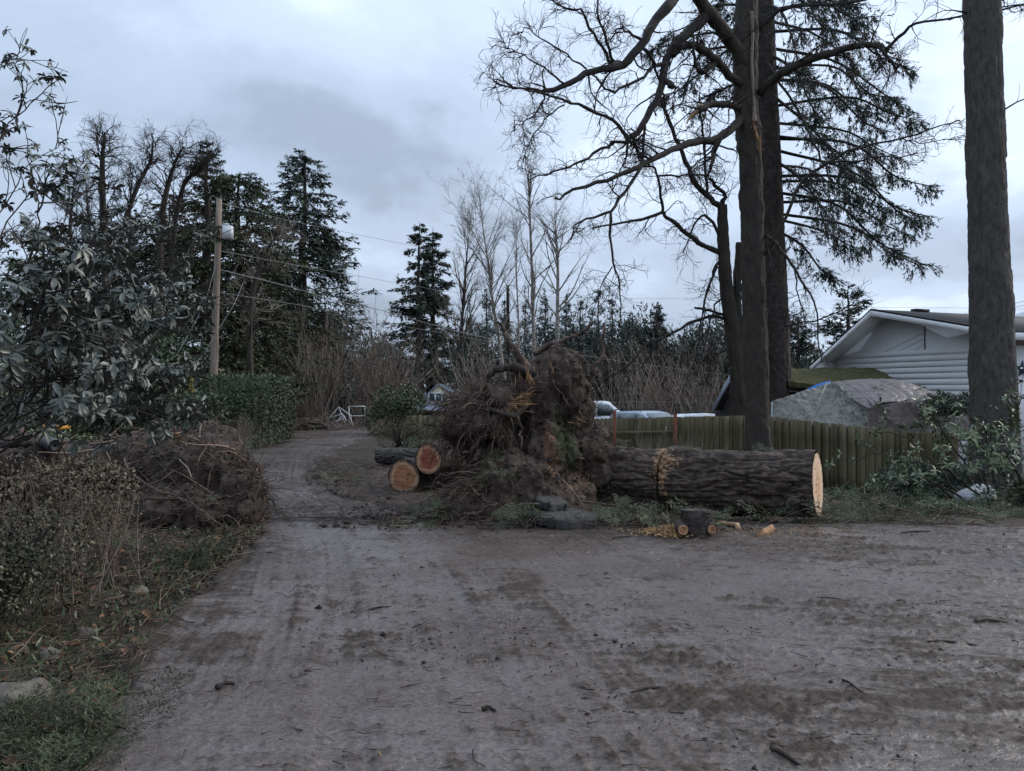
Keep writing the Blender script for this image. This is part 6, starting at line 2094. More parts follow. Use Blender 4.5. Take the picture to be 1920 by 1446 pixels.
# ================================================================== the near bank: soil mound, rhododendron, hedge, shrubs
rl = np.random.default_rng(601)
mo = P(330, 960, 9.6)
mo_org = (float(mo[0]), float(mo[1]), .15)
mound = thing('root_mound', 'low mound of dug up soil and roots spilling onto the driveway', 'soil mound', mo_org)
ells = [epx(370, 885, 9.7, 105, .8, 70), epx(385, 838, 10.2, 62, .55, 42), epx(440, 925, 9.35, 46, .45, 48), epx(270, 880, 9.9, 120, .8, 62), epx(150, 880, 9.7, 110, .7, 46), epx(60, 872, 9.6, 100, .6, 46),
        epx(330, 950, 9.0, 120, .6, 42), epx(450, 960, 9.2, 34, .35, 32), epx(420, 850, 10.0, 30, .4, 45)]
V, N, Fs = blob(ells, .032, mo_org)
V2 = V + N * (.12 * fbm(V * 2.2, 4, 90) + .09 * fbm(V * np.array([7, 7, 5]), 4, 91) - .09 * np.abs(fbm(V * 5, 3, 92)) + .025 * fbm(V * 19, 3, 93) + .03)[:, None]
px = 960 + V2[:, 0] / V2[:, 1] * 1400
py = 735 - (V2[:, 2] - EYE) / V2[:, 1] * 1400
V2m, Nm = V2, N
link('soil', make_mesh('soil', V2 - np.array(mo_org), Fs, [M['dark_soil']], True), mound)
ids = rl.choice(np.where(V2[:, 1] < 10.2)[0], 420)
B = walk(V2[ids] - N[ids] * .02, N[ids] * .4 + rl.normal(0, .6, (420, 3)) + [.15, -.1, 0], rl.uniform(.06, .36, 420), 8, .25, -.07, rl)
g = Geo().tube(B, taper(420, 8, rl.uniform(.002, .007, 420), .0015), 3, rl.normal(.35, .25, 420))
ids = rl.choice(np.where((px > 420) & (py > 880))[0], 420)
B = walk(V2[ids] - N[ids] * .02, N[ids] * .5 + rl.normal(0, .35, (420, 3)) + [.2, -.1, -.2], rl.uniform(.12, .45, 420), 8, .22, -.10, rl)
g.tube(B, taper(420, 8, rl.uniform(.002, .006, 420), .0015), 4, rl.normal(.4, .25, 420))
g.build('root_strands', M['root'], mound, kind='stuff')


def mroot(pts, r0, r1, m='root', n=14, label=None):
    q = smooth_line([P(*p) for p in pts], n)
    q[1:-1] += rl.normal(0, .010, (n - 2, 3))
    o = Geo().tube(q, np.linspace(r0, r1, n) * (1 + .15 * np.abs(rl.normal(0, 1, n))), 8, .45, caps=True).build('root', M[m], mound)
    if label:
        o['label'] = label


mroot([(152, 872, 9.0), (185, 874, 8.95), (215, 880, 8.9), (240, 902, 8.8)], .065, .045, 'dark_root', 14, 'thick black root stub')
mroot([(225, 878, 8.9), (250, 890, 8.75), (290, 918, 8.6), (330, 930, 8.5)], .02, .010)
mroot([(160, 862, 9.0), (190, 842, 9.0), (216, 830, 9.0)], .014, .010, 'pole_wood', 10, 'pale broken stick in the soil')
mroot([(240, 818, 9.3), (280, 800, 9.3), (330, 790, 9.4)], .015, .010, 'pole_wood', 10, 'pale broken stick in the soil')
mroot([(335, 860, 8.9), (352, 880, 8.7), (362, 898, 8.6)], .009, .006, 'pole_wood', 8, 'pale broken stick in the soil')
mroot([(355, 982, 8.6), (395, 975, 8.5), (432, 968, 8.5), (456, 992, 8.4)], .012, .007)
mroot([(400, 935, 8.9), (440, 930, 8.8), (466, 924, 8.75)], .016, .010)
mroot([(220, 988, 8.3), (260, 985, 8.2), (300, 970, 8.3)], .012, .006)
mroot([(285, 848, 9.0), (310, 858, 8.9), (345, 862, 8.8)], .012, .006, 'dark_root')
mroot([(30, 796, 9.2), (45, 815, 9.1), (58, 828, 9.0)], .045, .03, 'root', 10)
mroot([(0, 832, 9.0), (30, 833, 8.9), (62, 830, 8.9)], .04, .03, 'dark_root', 10)
o = Geo()
c = P(338, 815, 9.35)
for k in range(5):
    p0 = c + rl.normal(0, .015, 3)
    o.tube(np.array([p0 - [.11, 0, .02], p0, p0 + [.08, 0, .025]]), [.004, .016, .005], 4)
o.build('pale_splinter', M['splinter'], mound)

# corrugated drain pipe
pp = thing('drain_pipe', 'torn black corrugated drain pipe lying on the soil mound', 'pipe', P(85, 842, 8.7))
L_ = 46
c0, c1 = P(104, 836, 9.1), P(62, 823, 9.5)
t = np.linspace(0, 1, L_)[:, None]
q = c0 * (1 - t) + c1 * t
Geo().tube(q, .074 + .010 * np.sign(np.sin(np.arange(L_) * 2 * np.pi / 6)), 20).build('pipe_wall', M['plastic_pipe'], pp)
Geo().tube(q[:2] * 1.0, [.06, .015], 16).build('pipe_mouth', M['black'], pp)

# strip of orange plastic and the yellow stakes
c = P(110, 803, 13)
g = Geo()
S = smooth_line([P(76, 802, 13.2), P(95, 803, 13), P(112, 805, 13), P(130, 804, 12.9)], 16)
S2 = S + np.array([0, .02, .055])
g.add(np.vstack([S, S2 + rl.normal(0, .004, S.shape)]), np.array([[i, i + 1, 17 + i, 16 + i] for i in range(15)]))
o = g.build('barrier_strip', M['orange_plastic'], org=c)
tag(o, 'strip of orange plastic lying behind the drain pipe', 'plastic strip')
o.modifiers.new('thickness', 'SOLIDIFY').thickness = .006
for k, px_ in enumerate((356, 361)):
    c = P(px_, 732, 26)
    o = Geo().box(c + [0, 0, -.45], (.045, .03, 1.7)).build('marker_stake', M['yellow_paint'], org=c - [0, 0, 1.3], smooth=False)
    tag(o, ('thin yellow stake behind the hedge, the one further from the pole', 'thin yellow stake behind the hedge, the one closer to the pole')[k], 'stake', 'pair of yellow stakes')

# hedges along the drive
hb = P(470, 835, 22.5)
leafy_bush('clipped_hedge', 'tall square clipped hedge ending at the driveway', (P(472, 0, 23.4)[0], 23.4, .1), .95, 1.5, 2.05, 15000, 'hedge_leaf', (.085, .04), 61, cat='hedge', box=True)
leafy_bush('laurel_hedge', 'lower glossy hedge in front of the utility pole', (P(345, 0, 22)[0], 22.0, .1), 1.5, 1.1, 1.42, 12000, 'hedge_leaf', (.11, .055), 62, cat='hedge', box=True)
leafy_bush('laurel_hedge', 'hedge behind the rhododendron boughs', (P(150, 0, 21)[0], 21.0, .1), 2.6, 1.2, 2.0, 12000, 'hedge_leaf', (.12, .06), 63, cat='hedge', lumps=9)
leafy_bush('evergreen_shrub', 'olive green shrub mass under the bare crowns', (P(240, 0, 25)[0], 25.5, .1), 3.4, 1.5, 4.2, 13000, 'hedge_leaf', (.16, .07), 64, lumps=12)
leafy_bush('evergreen_shrub', 'dark tall shrub at the picture edge behind the rhododendron', (P(40, 0, 23)[0], 23, .1), 3.0, 1.5, 4.4, 12000, 'hedge_leaf', (.16, .07), 65, lumps=11)
leafy_bush('evergreen_shrub', 'dark shrub under the drooping cedar beside the pole', (P(430, 0, 28)[0], 28, .1), 1.2, 1.3, 2.6, 5000, 'cedar_needle', (.22, .06), 66, lumps=8)
leafy_bush('dry_shrub', 'brown twiggy shrub at the foot of the clipped hedge', (P(436, 0, 21.0)[0], 21.2, .1), .6, .5, .9, 2000, 'brown_leaf', (.06, .016), 67)
shrub_stems('bare_brush', 'pale thin twigs against the foot of the clipped hedge', (P(450, 0, 20.9)[0], 20.9, .05), .6, .9, 34, 'pale_twig', 68, r0=.007)
leafy_bush('trailing_shrub', 'weedy green growth behind the drain pipe', (P(120, 0, 12)[0], 12.2, .25), 1.9, 1.1, .75, 6500, 'pale_leaf', (.07, .035), 69, lumps=9)

# beyond the bend
leafy_bush('evergreen_shrub', 'rounded dark green shrub right of the white frames', (P(738, 0, 29)[0], 29, -.05), 1.15, .9, 2.0, 7000, 'hedge_leaf', (.13, .05), 71, lumps=7)
leafy_bush('azalea_shrub', 'spreading rust tinged shrub before the low fence', (P(752, 0, 21.5)[0], 21.5, -.05), .95, .8, 1.05, 6000, 'brown_leaf', (.05, .02), 72, lumps=7)
leafy_bush('azalea_shrub', 'small green mound beside the stacked logs', (P(795, 0, 18.5)[0], 18.5, -.1), .45, .4, .62, 2200, 'hedge_leaf', (.05, .02), 73, lumps=5)
shrub_stems('red_stems', 'clump of straight red brown stems beyond the hedge end', (P(560, 0, 34)[0], 34.6, 0), 1.5, 1.5, 110, 'red_twig', 74, sub=2, r0=.009, spread=.06)
# brush pile and chips at the road end
g = Geo()
n = 240
c = P(590, 806, 33)
s = np.stack([rl.normal(c[0], .75, n), rl.normal(33.0, .4, n), rl.uniform(0, .42, n)], 1)
s[:, 2] *= np.exp(-((s[:, 0] - c[0]) / .95) ** 2) + .12
g.tube(walk(s, rl.normal(0, 1, (n, 3)) * [1, .5, .22], rl.uniform(.3, 1.0, n), 5, .15, 0, rl), taper(n, 5, .014, .006), 4, rl.normal(.5, .25, n))
pile = thing('brush_pile', 'low heap of brown cut branches at the end of the drive', 'brush pile', (c[0], c[1], 0))
g.build('sticks', M['red_twig'], pile, kind='stuff')
V, N, Fs = blob([(np.array([c[0], 33, .05]), (1.1, .5, .32)), (np.array([c[0] + .7, 33.1, .0]), (.9, .5, .2))], .06, (c[0], 33, 0))
V = V + N * (.08 * fbm(V * 4, 3, 95))[:, None]
link('heap', make_mesh('heap', V - np.array([c[0], 33, 0]), Fs, [M['soil']], True), pile)
n = 700
pos = np.stack([rl.normal(P(528, 0, 33)[0], .7, n), rl.normal(32.6, .35, n), rl.uniform(.02, .09, n)], 1)
g = Geo()
blades(g, pos, rl.normal(0, 1, (n, 3)) * [1, 1, .3], rl.normal(0, .4, (n, 3)) + [0, 0, 1], rl.uniform(.05, .14, n), rl.uniform(.03, .07, n), rl.normal(.6, .3, n))
g.build('wood_chips', M['dead_leaf'], smooth=False, kind='stuff')['label'] = 'orange wood chips at the hedge corner'


# collapsed white tube frames
def frame_thing(label, segs, d, rad=.022):
    base = P(*segs[0][0], d)
    t = thing('tube_frame', label, 'metal frame', (base[0], base[1], 0), 'white tube frames')
    for a, b_ in segs:
        p0, p1 = P(*a, d), P(*b_, d)
        p0[2], p1[2] = max(p0[2], .02), max(p1[2], .02)
        Geo().tube(smooth_line([p0, p1], 3), rad, 6, caps=True).build('tube', M['white_paint'], t)


frame_thing('collapsed white tube frame with crossed legs, closest to the heap', [((610, 793), (635, 763)), ((635, 763), (648, 796)), ((635, 763), (660, 781)), ((616, 784), (642, 776)), ((614, 795), (648, 783)), ((642, 776), (650, 790)), ((628, 798), (640, 780))], 35.5)
frame_thing('upright white tube frame with a square corner beside the rounded shrub', [((654, 762), (684, 762)), ((654, 762), (655, 796)), ((655, 780), (684, 780)), ((657, 780), (661, 799)), ((684, 762), (684, 790))], 35.2)
t = thing('wire_fence', 'dark mesh fence and posts behind the white frames', 'fence', (*P(600, HOR, 38)[:2], 0))
g = Geo()
for i, px_ in enumerate(np.linspace(520, 700, 10)):
    p = P(px_, 800, 38.5)
    Geo().tube(np.array([[p[0], p[1], -.1], [p[0], p[1], 1.55]]), .03, 6).build('post', M['black'], t)
for z_ in np.linspace(.1, 1.5, 15):
    p0, p1 = P(520, 800, 38.5), P(700, 800, 38.5)
    g.tube(np.array([[p0[0], p0[1], z_], [p1[0], p1[1], z_]]), .006, 3)
for x_ in np.linspace(P(520, 0, 38.5)[0], P(700, 0, 38.5)[0], 52):
    g.tube(np.array([[x_, 38.5, .05], [x_, 38.5, 1.5]]), .005, 3)
g.build('mesh_wires', M['black'], t, kind='stuff')
gt = thing('iron_gate', 'narrow black iron gate at the clipped hedge end', 'gate', (*P(527, HOR, 33)[:2], 0))
for px_ in (520, 534):
    p = P(px_, 800, 33)
    Geo().box((p[0], p[1], .75), (.06, .06, 1.6)).build('post', M['black'], gt, smooth=False)
for px_ in np.linspace(522, 532, 6):
    p = P(px_, 800, 33)
    Geo().tube(np.array([[p[0], p[1], .05], [p[0], p[1], 1.45]]), .012, 5).build('bar', M['black'], gt)

# ---- rhododendron: stems, whorls of long leaves; the largest leaves one by one
def whorls(tips, tdirs, per, length, r, spread=1.15, hang=.15):
    """Leaf bases, directions and facing for a rosette at each twig tip."""
    n = len(tips)
    T = unit(tdirs)
    ref = np.where(np.abs(T[:, 2:3]) < .9, np.array([[0, 0, 1.0]]), np.array([[1.0, 0, 0]]))
    U = unit(np.cross(T, ref))
    W = np.cross(T, U)
    a = (np.arange(per) / per * 2 * np.pi)[None] + r.uniform(0, 6.28, (n, 1)) + r.normal(0, .25, (n, per))
    th = r.normal(spread, .25, (n, per))
    d = np.cos(th)[..., None] * T[:, None] + np.sin(th)[..., None] * (np.cos(a)[..., None] * U[:, None] + np.sin(a)[..., None] * W[:, None])
    d[..., 2] -= hang + r.uniform(0, .35, (n, per))
    nrm = T[:, None] * .8 + np.array([0, 0, .55]) + r.normal(0, .22, (n, per, 3))
    L = length * r.uniform(.6, 1.15, (n, per))
    pos = np.repeat(tips[:, None], per, 1) - T[:, None] * r.uniform(0, .03, (n, per, 1))
    return pos.reshape(-1, 3), unit(d.reshape(-1, 3)), unit(nrm.reshape(-1, 3)), L.ravel()


def big_leaf_shrub(name, label, stems, org, leafmat, per, leaf_len, n_tw, n_sub, tw_len, seed, W=.36, cat='shrub', singles=300, r0=.022, keep=None, up=.1, hang=.15, stem_mat='limb'):
    r = np.random.default_rng(seed)
    t = thing(name, label, cat, org)
    S = np.array([smooth_line([P(*p) for p in st], 14) for st in stems])
    S[:, 1:-1] += r.normal(0, .02, S[:, 1:-1].shape)
    SR = taper(len(S), 14, r0, r0 * .3)
    for k in range(len(S)):
        Geo().tube(S[k], SR[k], 7).build('stem', M[stem_mat], t)
    s, d, pr, tp = spawn(S, SR, n_tw, .22, 1, .7, .25, r, up)
    B1 = walk(s, d, tw_len * r.uniform(.5, 1.3, len(s)), 7, .14, .015, r)
    if keep is not None:
        kk = keep(960 + B1[:, -1, 0] / B1[:, -1, 1] * 1400, 735 - (B1[:, -1, 2] - EYE) / B1[:, -1, 1] * 1400, r)
        B1 = B1[kk]
        s = B1[:, 0]
    R1 = taper(len(s), 7, .0055, .003)
    s2, d2, _, _ = spawn(B1, R1, n_sub, .25, 1, .65, .2, r, up)
    B2 = walk(s2, d2, tw_len * .5 * r.uniform(.4, 1.3, len(s2)), 5, .15, .02, r)
    g = Geo().tube(B1, R1, 5, .5)
    g.tube(B2, taper(len(s2), 5, .0038, .0025), 4, .5)
    g.build('twigs', M[stem_mat], t, kind='stuff')
    tips = np.vstack([B1[:, -1], B2[:, -1], S[:, -1]])
    td = np.vstack([B1[:, -1] - B1[:, -2], B2[:, -1] - B2[:, -2], S[:, -1] - S[:, -2]])
    if keep is not None:
        kx = 960 + tips[:, 0] / tips[:, 1] * 1400
        ky = 735 - (tips[:, 2] - EYE) / tips[:, 1] * 1400
        k_ = keep(kx, ky, r)
        tips, td = tips[k_], td[k_]
    pos, d, nrm, L = whorls(tips, td, per, leaf_len, r, hang=hang)
    show = L / pos[:, 1] * (np.abs(pos[:, 0] / np.maximum(pos[:, 1], .1)) < .70) * (pos[:, 1] > .8)
    order = np.argsort(-show)
    one, rest = order[:singles], order[singles:]
    var = []
    for k in range(9):
        lv = leaf_verts(1.0, W * (.85 + .05 * (k % 4)), .12 + .04 * (k % 3), .22 + .06 * (k % 2))
        var.append(make_mesh('leaf', lv, [LEAF_F4, LEAF_F3], [M[leafmat]], True, tone=.1 + .1 * k))
    o3 = np.array(ORG[t.name])
    for i in one:
        ob = bpy.data.objects.new('leaf', var[r.integers(0, 9)])
        COL.objects.link(ob)
        ob.parent = t
        ob.matrix_local = frame_matrix(pos[i] - o3, d[i], nrm[i], float(L[i]))
    if len(rest):
        g = Geo()
        leaf_batch(g, pos[rest], d[rest], nrm[rest], L[rest], r.normal(.5, .2, len(rest)), W, .16, .25)
        g.build('leaves', M[leafmat], t, kind='stuff')
    return t


rstems = [[(-80, 850, 7.7), (60, 640, 7.84), (160, 480, 8.12), (215, 370, 8.4)], [(-80, 850, 5.5), (100, 700, 5.4), (230, 560, 5.5), (330, 490, 5.8), (405, 425, 6.2)], [(-80, 860, 5.5), (120, 760, 5.2), (260, 650, 5.2), (375, 620, 5.4)], [(-60, 880, 5.5), (100, 800, 5), (240, 760, 5), (385, 752, 5.2)], [(-120, 800, 7.0), (-40, 500, 7.0), (40, 330, 7.28), (120, 262, 7.56)], [(-120, 700, 6.3), (-60, 400, 6.3), (30, 215, 6.44), (145, 190, 6.72)], [(-120, 600, 7.0), (-60, 300, 7.0), (-10, 140, 7.14), (60, 92, 7.28)], [(-100, 850, 4.5), (60, 720, 4), (140, 620, 3.9), (180, 560, 3.9)], [(-100, 850, 4.2), (0, 700, 3.6), (60, 620, 3.4), (110, 570, 3.4)], [(-60, 860, 5), (150, 790, 5.0), (260, 770, 5.2), (325, 790, 5.3)], [(-100, 800, 8.4), (80, 520, 9.24), (180, 430, 9.8), (320, 415, 9.8)], [(-80, 850, 7.0), (100, 640, 7.28), (190, 470, 7.28), (245, 410, 7.42)], [(-100, 800, 7.0), (0, 450, 7.28), (90, 345, 7.56), (190, 320, 7.84)], [(-80, 900, 7.28), (80, 700, 7.0), (170, 590, 6.72), (270, 500, 6.86), (345, 470, 7.0)], [(-90, 800, 4.2), (20, 560, 4.2), (70, 430, 4.2), (60, 350, 4.3)], [(-90, 860, 6.2), (130, 640, 6.4), (280, 560, 6.6), (395, 540, 6.8)], [(-100, 880, 4.0), (20, 790, 3.7), (90, 740, 3.6), (120, 700, 3.6)], [(-90, 860, 5.8), (100, 720, 6.0), (300, 690, 6.2), (380, 680, 6.3)]]


def rkeep(kx, ky, r):
    lim = np.interp(kx, [-200, 0, 60, 130, 165, 200, 260, 330, 400, 430], [-200, 20, 70, 150, 175, 320, 385, 400, 415, 430])
    hi = np.interp(kx, [-200, 0, 150, 400, 430], [840, 810, 850, 800, 480])
    edge = np.interp(ky, [0, 400, 440, 480, 560, 640, 700, 780], [430, 425, 425, 350, 400, 395, 375, 395])
    return (ky > lim) & (ky < hi) & (kx < edge) & ((ky > 480) | (r.uniform(0, 1, len(kx)) < np.interp(ky, [60, 300, 480], [.8, .6, .85])))


big_leaf_shrub('rhododendron', 'large rhododendron reaching in with long grey green glossy leaves', rstems, (P(-80, 0, 5.5)[0], 5.5, .3), 'rhodo_leaf', 8, .074, 16, 4, .42, 605, .37, keep=rkeep, up=.12, hang=.42, r0=.0095)

# low small leaved shrub at the picture edge
def low_shrub(label, c, rx, ry, h, n, mats, leaf, seed, lumps=8):
    return leafy_bush('low_shrub', label, c, rx, ry, h, n, mats, leaf, seed, None, lumps=lumps, dens=.85)


low_shrub('dense small leaved shrub with dull brown and green leaves by the mound', (P(15, 0, 6.2)[0], 6.2, .2), .95, 1.0, .98, 15000, 'brown_leaf', (.038, .018), 611, 11)
M['olive_leaf'] = mat('olive_leaf', [(.030, .032, .018), (.056, .056, .030), (.09, .085, .05)], 3, 3, .5, tone=.8, spec=.4)
low_shrub('dark olive low shrub below the brown leaved one', (P(0, 0, 5.0)[0], 5.0, .15), .68, .6, .78, 10000, 'olive_leaf', (.032, .015), 612, 9)
low_shrub('thin brown leaved shrub thinning out towards the mound', (P(150, 0, 7.4)[0], 7.4, .2), .6, .5, .5, 2600, 'brown_leaf', (.042, .019), 613, 6)
shrub_stems('bare_brush', 'thin brown stems standing in the low shrub', (P(90, 0, 5.4)[0], 5.4, .2), 1.4, .9, 50, 'red_twig', 614, r0=.005, spread=.3)

# sticks, torn roots and clods thrown over the soil mound
def on_mound(n, r):
    ids = r.choice(np.where((V2m[:, 1] < 10.3) & (V2m[:, 2] > .15))[0], n)
    return V2m[ids], Nm[ids]


rmm = np.random.default_rng(640)
p0, n0 = on_mound(260, rmm)
g = Geo()
B = walk(p0 + n0 * .01, np.cross(n0, rmm.normal(0, 1, (260, 3))) + n0 * .15, rmm.uniform(.15, .8, 260), 7, .12, -.03, rmm)
g.tube(B, taper(260, 7, rmm.uniform(.004, .013, 260), .003), 5, rmm.normal(.5, .3, 260))
g.build('torn_roots', M['root'], mound, kind='stuff')
p0, n0 = on_mound(900, rmm)
g = Geo()
leaf_batch(g, p0 + n0 * .015, rmm.normal(0, 1, (900, 3)), n0 + rmm.normal(0, .5, (900, 3)), rmm.uniform(.03, .07, 900), rmm.normal(.3, .3, 900), .5, .1, .4)
g.build('fallen_leaves', M['brown_leaf'], mound, kind='stuff')

g = Geo()
p0, n0 = on_mound(46, rmm)
B = walk(p0 + n0 * .02, np.cross(n0, rmm.normal(0, 1, (46, 3))) + n0 * .25, rmm.uniform(.3, 1.1, 46), 8, .12, -.02, rmm)
g.tube(B, taper(46, 8, rmm.uniform(.006, .016, 46), .004), 5, rmm.normal(.6, .3, 46))
g.build('broken_branches', M['root'], mound, kind='stuff')
# ================================================================== fallen greenery by the fence
rstem2 = [[(1830, 965, 12.4), (1740, 900, 12.3), (1660, 850, 12.3), (1600, 862, 12.4)], [(1830, 965, 12.4), (1760, 880, 12.5), (1690, 820, 12.6), (1640, 810, 12.7)],
          [(1850, 960, 12.3), (1800, 860, 12.4), (1760, 800, 12.5), (1740, 770, 12.6)], [(1870, 950, 12.2), (1860, 860, 12.2), (1850, 790, 12.2), (1862, 760, 12.3)],
          [(1890, 950, 12.0), (1900, 860, 11.8), (1905, 790, 11.8), (1915, 745, 11.8)], [(1860, 960, 12.0), (1800, 900, 11.8), (1760, 880, 11.7), (1700, 885, 11.7)],
          [(1900, 960, 11.6), (1880, 880, 11.5), (1850, 830, 11.5), (1815, 815, 11.5)], [(1920, 960, 11.5), (1910, 900, 11.3), (1890, 850, 11.2), (1880, 815, 11.2)],
          [(1850, 970, 12.2), (1780, 920, 12.0), (1720, 900, 12.0), (1660, 905, 12.0)], [(1930, 940, 12.2), (1925, 850, 12.2), (1935, 780, 12.2), (1940, 735, 12.2)],
          [(1870, 960, 12.3), (1830, 880, 12.4), (1800, 830, 12.5), (1770, 815, 12.5)], [(1880, 965, 11.8), (1850, 910, 11.6), (1840, 880, 11.5), (1800, 870, 11.4)]]
big_leaf_shrub('rhododendron', 'battered pale leaved rhododendron sprawling below the big fir trunk', rstem2, (P(1860, 0, 12.3)[0], 12.3, -.45), 'pale_leaf', 6, .125, 8, 2, .5, 701, .33, up=.05, hang=.25, keep=lambda kx, ky, r: ~((kx > 1785) & (kx < 1885) & (ky > 885)),
               stem_mat='mossy_bark')
leafy_bush('fallen_bough', 'dark fir bough lying over the brown tarp beside the trunk', (P(1790, 0, 20)[0], 20.0, 1.05), .72, .5, .62, 2600, 'fir_needle', (.14, .035), 702, cat='fallen branch', lumps=7, stem=False)
leafy_bush('fallen_bough', 'heap of dark fir boughs under the pale leaved rhododendron', (P(1985, 0, 10.8)[0], 10.9, -.15), .95, .9, .75, 8000, 'litter_needle', (.10, .022), 703, cat='fallen branch', lumps=10, stem=False)
leafy_bush('fallen_bough', 'dark fir boughs heaped against the fence behind the rhododendron', (P(1740, 0, 14.2)[0], 14.2, -.5), 1.0, .6, .75, 5000, 'fir_needle', (.12, .028), 704, cat='fallen branch', lumps=10, stem=False)
ps = P(1832, 928, 12.2)
V, N, Fs = blob([(ps + [0, 0, -.02], (.28, .3, .14)), (ps + [.12, .05, .05], (.2, .2, .12)), (ps + [-.12, 0, -.05], (.20, .3, .12))], .03, ps)
V = V + N * (.02 * fbm(V * 6, 3, 97))[:, None]
o = link('pale_stone', make_mesh('pale_stone', V - ps, Fs, [M['pale_stone']], True), None, ps)
tag(o, 'pale grey stone lying among the fallen boughs', 'stone')
leafy_bush('clinging_shrub', 'bluish conifer sprig standing at the fence foot', (P(1590, 0, 17)[0], 17.5, -.85), .5, .3, .32, 700, 'litter_needle', (.12, .03), 705, lumps=4)
shrub_stems('bare_brush', 'arching pale bramble stems before the plank fence', (P(1235, 0, 22.8)[0], 22.9, -1.1), 2.2, 1.7, 34, 'pale_twig', 706, sub=5, r0=.009, spread=.42)
shrub_stems('bare_brush', 'second clump of pale stems by the rusty post', (P(1300, 0, 23)[0], 23.1, -1.1), 1.2, 1.8, 20, 'pale_twig', 707, sub=4, r0=.008, spread=.3)
# ================================================================== litter on the ground
def frond(seed, L=.34, pairs=9, side=.13, nb=5, bw=.010, bl=.045):
    """A fir spray: stem, side twigs and flat needles -> template vertices and quads."""
    r = np.random.default_rng(seed)
    g = Geo()
    ys = np.linspace(.06, .97, pairs)
    P_, D_ = [], []
    for y in ys:
        for sg in (-1, 1):
            ln = side * (1.1 - y) * r.uniform(.7, 1.2) + .02
            d = unit(np.array([sg * .8, .65, r.normal(-.05, .1)]))
            for t in np.linspace(.1, 1, nb):
                P_.append(np.array([0, y * L, -.25 * (y * L) ** 2]) + d * ln * t)
                D_.append(unit(d + np.array([r.normal(0, .5), r.normal(0, .5), r.normal(.05, .25)])))
    P_, D_ = np.array(P_), np.array(D_)
    n = len(P_)
    blades(g, P_, D_, np.tile([0, 0, 1.0], (n, 1)) + r.normal(0, .3, (n, 3)), bl * r.uniform(.6, 1.3, n), bw * r.uniform(.7, 1.3, n), 0.5, .05)
    return np.concatenate(g.V), np.concatenate(g.F)


def scatter(geo, tmpl, pos, d, nrm, scale, tone, jitter=.1, r=None):
    Vt, Ft = tmpl
    d = unit(d)
    s = unit(np.cross(d, nrm))
    up = np.cross(s, d)
    n = len(pos)
    sc = np.broadcast_to(np.asarray(scale, float), (n,))[:, None, None]
    V = pos[:, None] + sc * (Vt[None, :, 0:1] * s[:, None] + Vt[None, :, 1:2] * d[:, None] + Vt[None, :, 2:3] * up[:, None])
    F_ = (Ft[None] + (np.arange(n) * len(Vt))[:, None, None]).reshape(-1, Ft.shape[1])
    t = np.repeat(np.broadcast_to(np.asarray(tone, float), (n,)), len(Vt))
    if r is not None:
        t = t + np.repeat(r.normal(0, jitter, len(t) // 4), 4)
    geo.add(V.reshape(-1, 3), F_, t)


def lumps(geo, pos, size, tone, r):
    n = len(pos)
    V0 = np.array([[1, 0, 0], [-1, 0, 0], [0, 1, 0], [0, -1, 0], [0, 0, 1], [0, 0, -.6]])
    F0 = np.array([[0, 2, 4], [2, 1, 4], [1, 3, 4], [3, 0, 4], [2, 0, 5], [1, 2, 5], [3, 1, 5], [0, 3, 5]])
    a = r.uniform(0, 6.28, n)
    j = V0[None] * r.uniform(.45, 1.4, (n, 6, 1)) * np.stack([np.ones(n), r.uniform(.4, 1, n), r.uniform(.35, .75, n)], 1)[:, None]
    ca, sa = np.cos(a)[:, None], np.sin(a)[:, None]
    V = np.stack([j[..., 0] * ca - j[..., 1] * sa, j[..., 0] * sa + j[..., 1] * ca, j[..., 2]], -1) * np.asarray(size)[:, None, None] + pos[:, None]
    geo.add(V.reshape(-1, 3), (F0[None] + (np.arange(n) * 6)[:, None, None]).reshape(-1, 3), np.repeat(np.broadcast_to(tone, (n,)), 6))


rq = np.random.default_rng(801)
T1, T2, T3 = frond(1), frond(2, .28, 8, .10), frond(3, .42, 10, .16)
NEAR = [frond(11, .26, 10, .12, 9, .0042, .026), frond(12, .22, 9, .10, 8, .0042, .024)]


def litter(geo, tm, x, y, h, scale, tone, rise=.25):
    n = len(x)
    pos = np.stack([x, y, terrain(x, y) + h], 1)
    a = rq.uniform(0, 6.28, n)
    d = np.stack([np.cos(a), np.sin(a), rq.normal(.1, rise, n)], 1)
    nrm = np.stack([rq.normal(0, .35, n), rq.normal(0, .35, n), np.ones(n)], 1)
    scatter(geo, tm, pos, d, nrm, scale, tone, .12, rq)


# green carpet between the driveway and the fence
g = Geo()
for tm, n in ((T1, 330), (T2, 260), (T3, 220)):
    y = 9.0 + rq.beta(1.0, 1.9, n) * 8.5
    x = rq.uniform(2.2, 9.2, n) * (.65 + y / 26)
    keep = fbm(xyz(x, y) * .9, 3, 120) + .8 * sstep(8.7, 9.8, y - .12 * np.sin(x * 3)) > .38
    x, y = x[keep], y[keep]
    litter(g, tm, x, y, rq.uniform(.0, .20, len(x)), rq.uniform(.6, 1.25, len(x)), rq.normal(.58, .3, len(x)), .4)
g.build('fir_litter', M['litter_needle'], smooth=False, kind='stuff')['label'] = 'carpet of torn green fir sprays below the fence'
g = Geo()
n = 420
y = 8.75 + rq.beta(1, 2, n) * 7
x = rq.uniform(1.6, 9.5, n) * (.7 + y / 30)
s = np.stack([x, y, terrain(x, y) + rq.uniform(.01, .12, n)], 1)
B = walk(s, rq.normal(0, 1, (n, 3)) * [1, .6, .12], rq.uniform(.15, .9, n), 7, .14, -.0, rq)
B[..., 2] = np.maximum(B[..., 2], terrain(B[..., 0], B[..., 1]) + .006)
g.tube(B, taper(n, 7, rq.uniform(.003, .009, n), .002), 4, rq.normal(.4, .25, n))
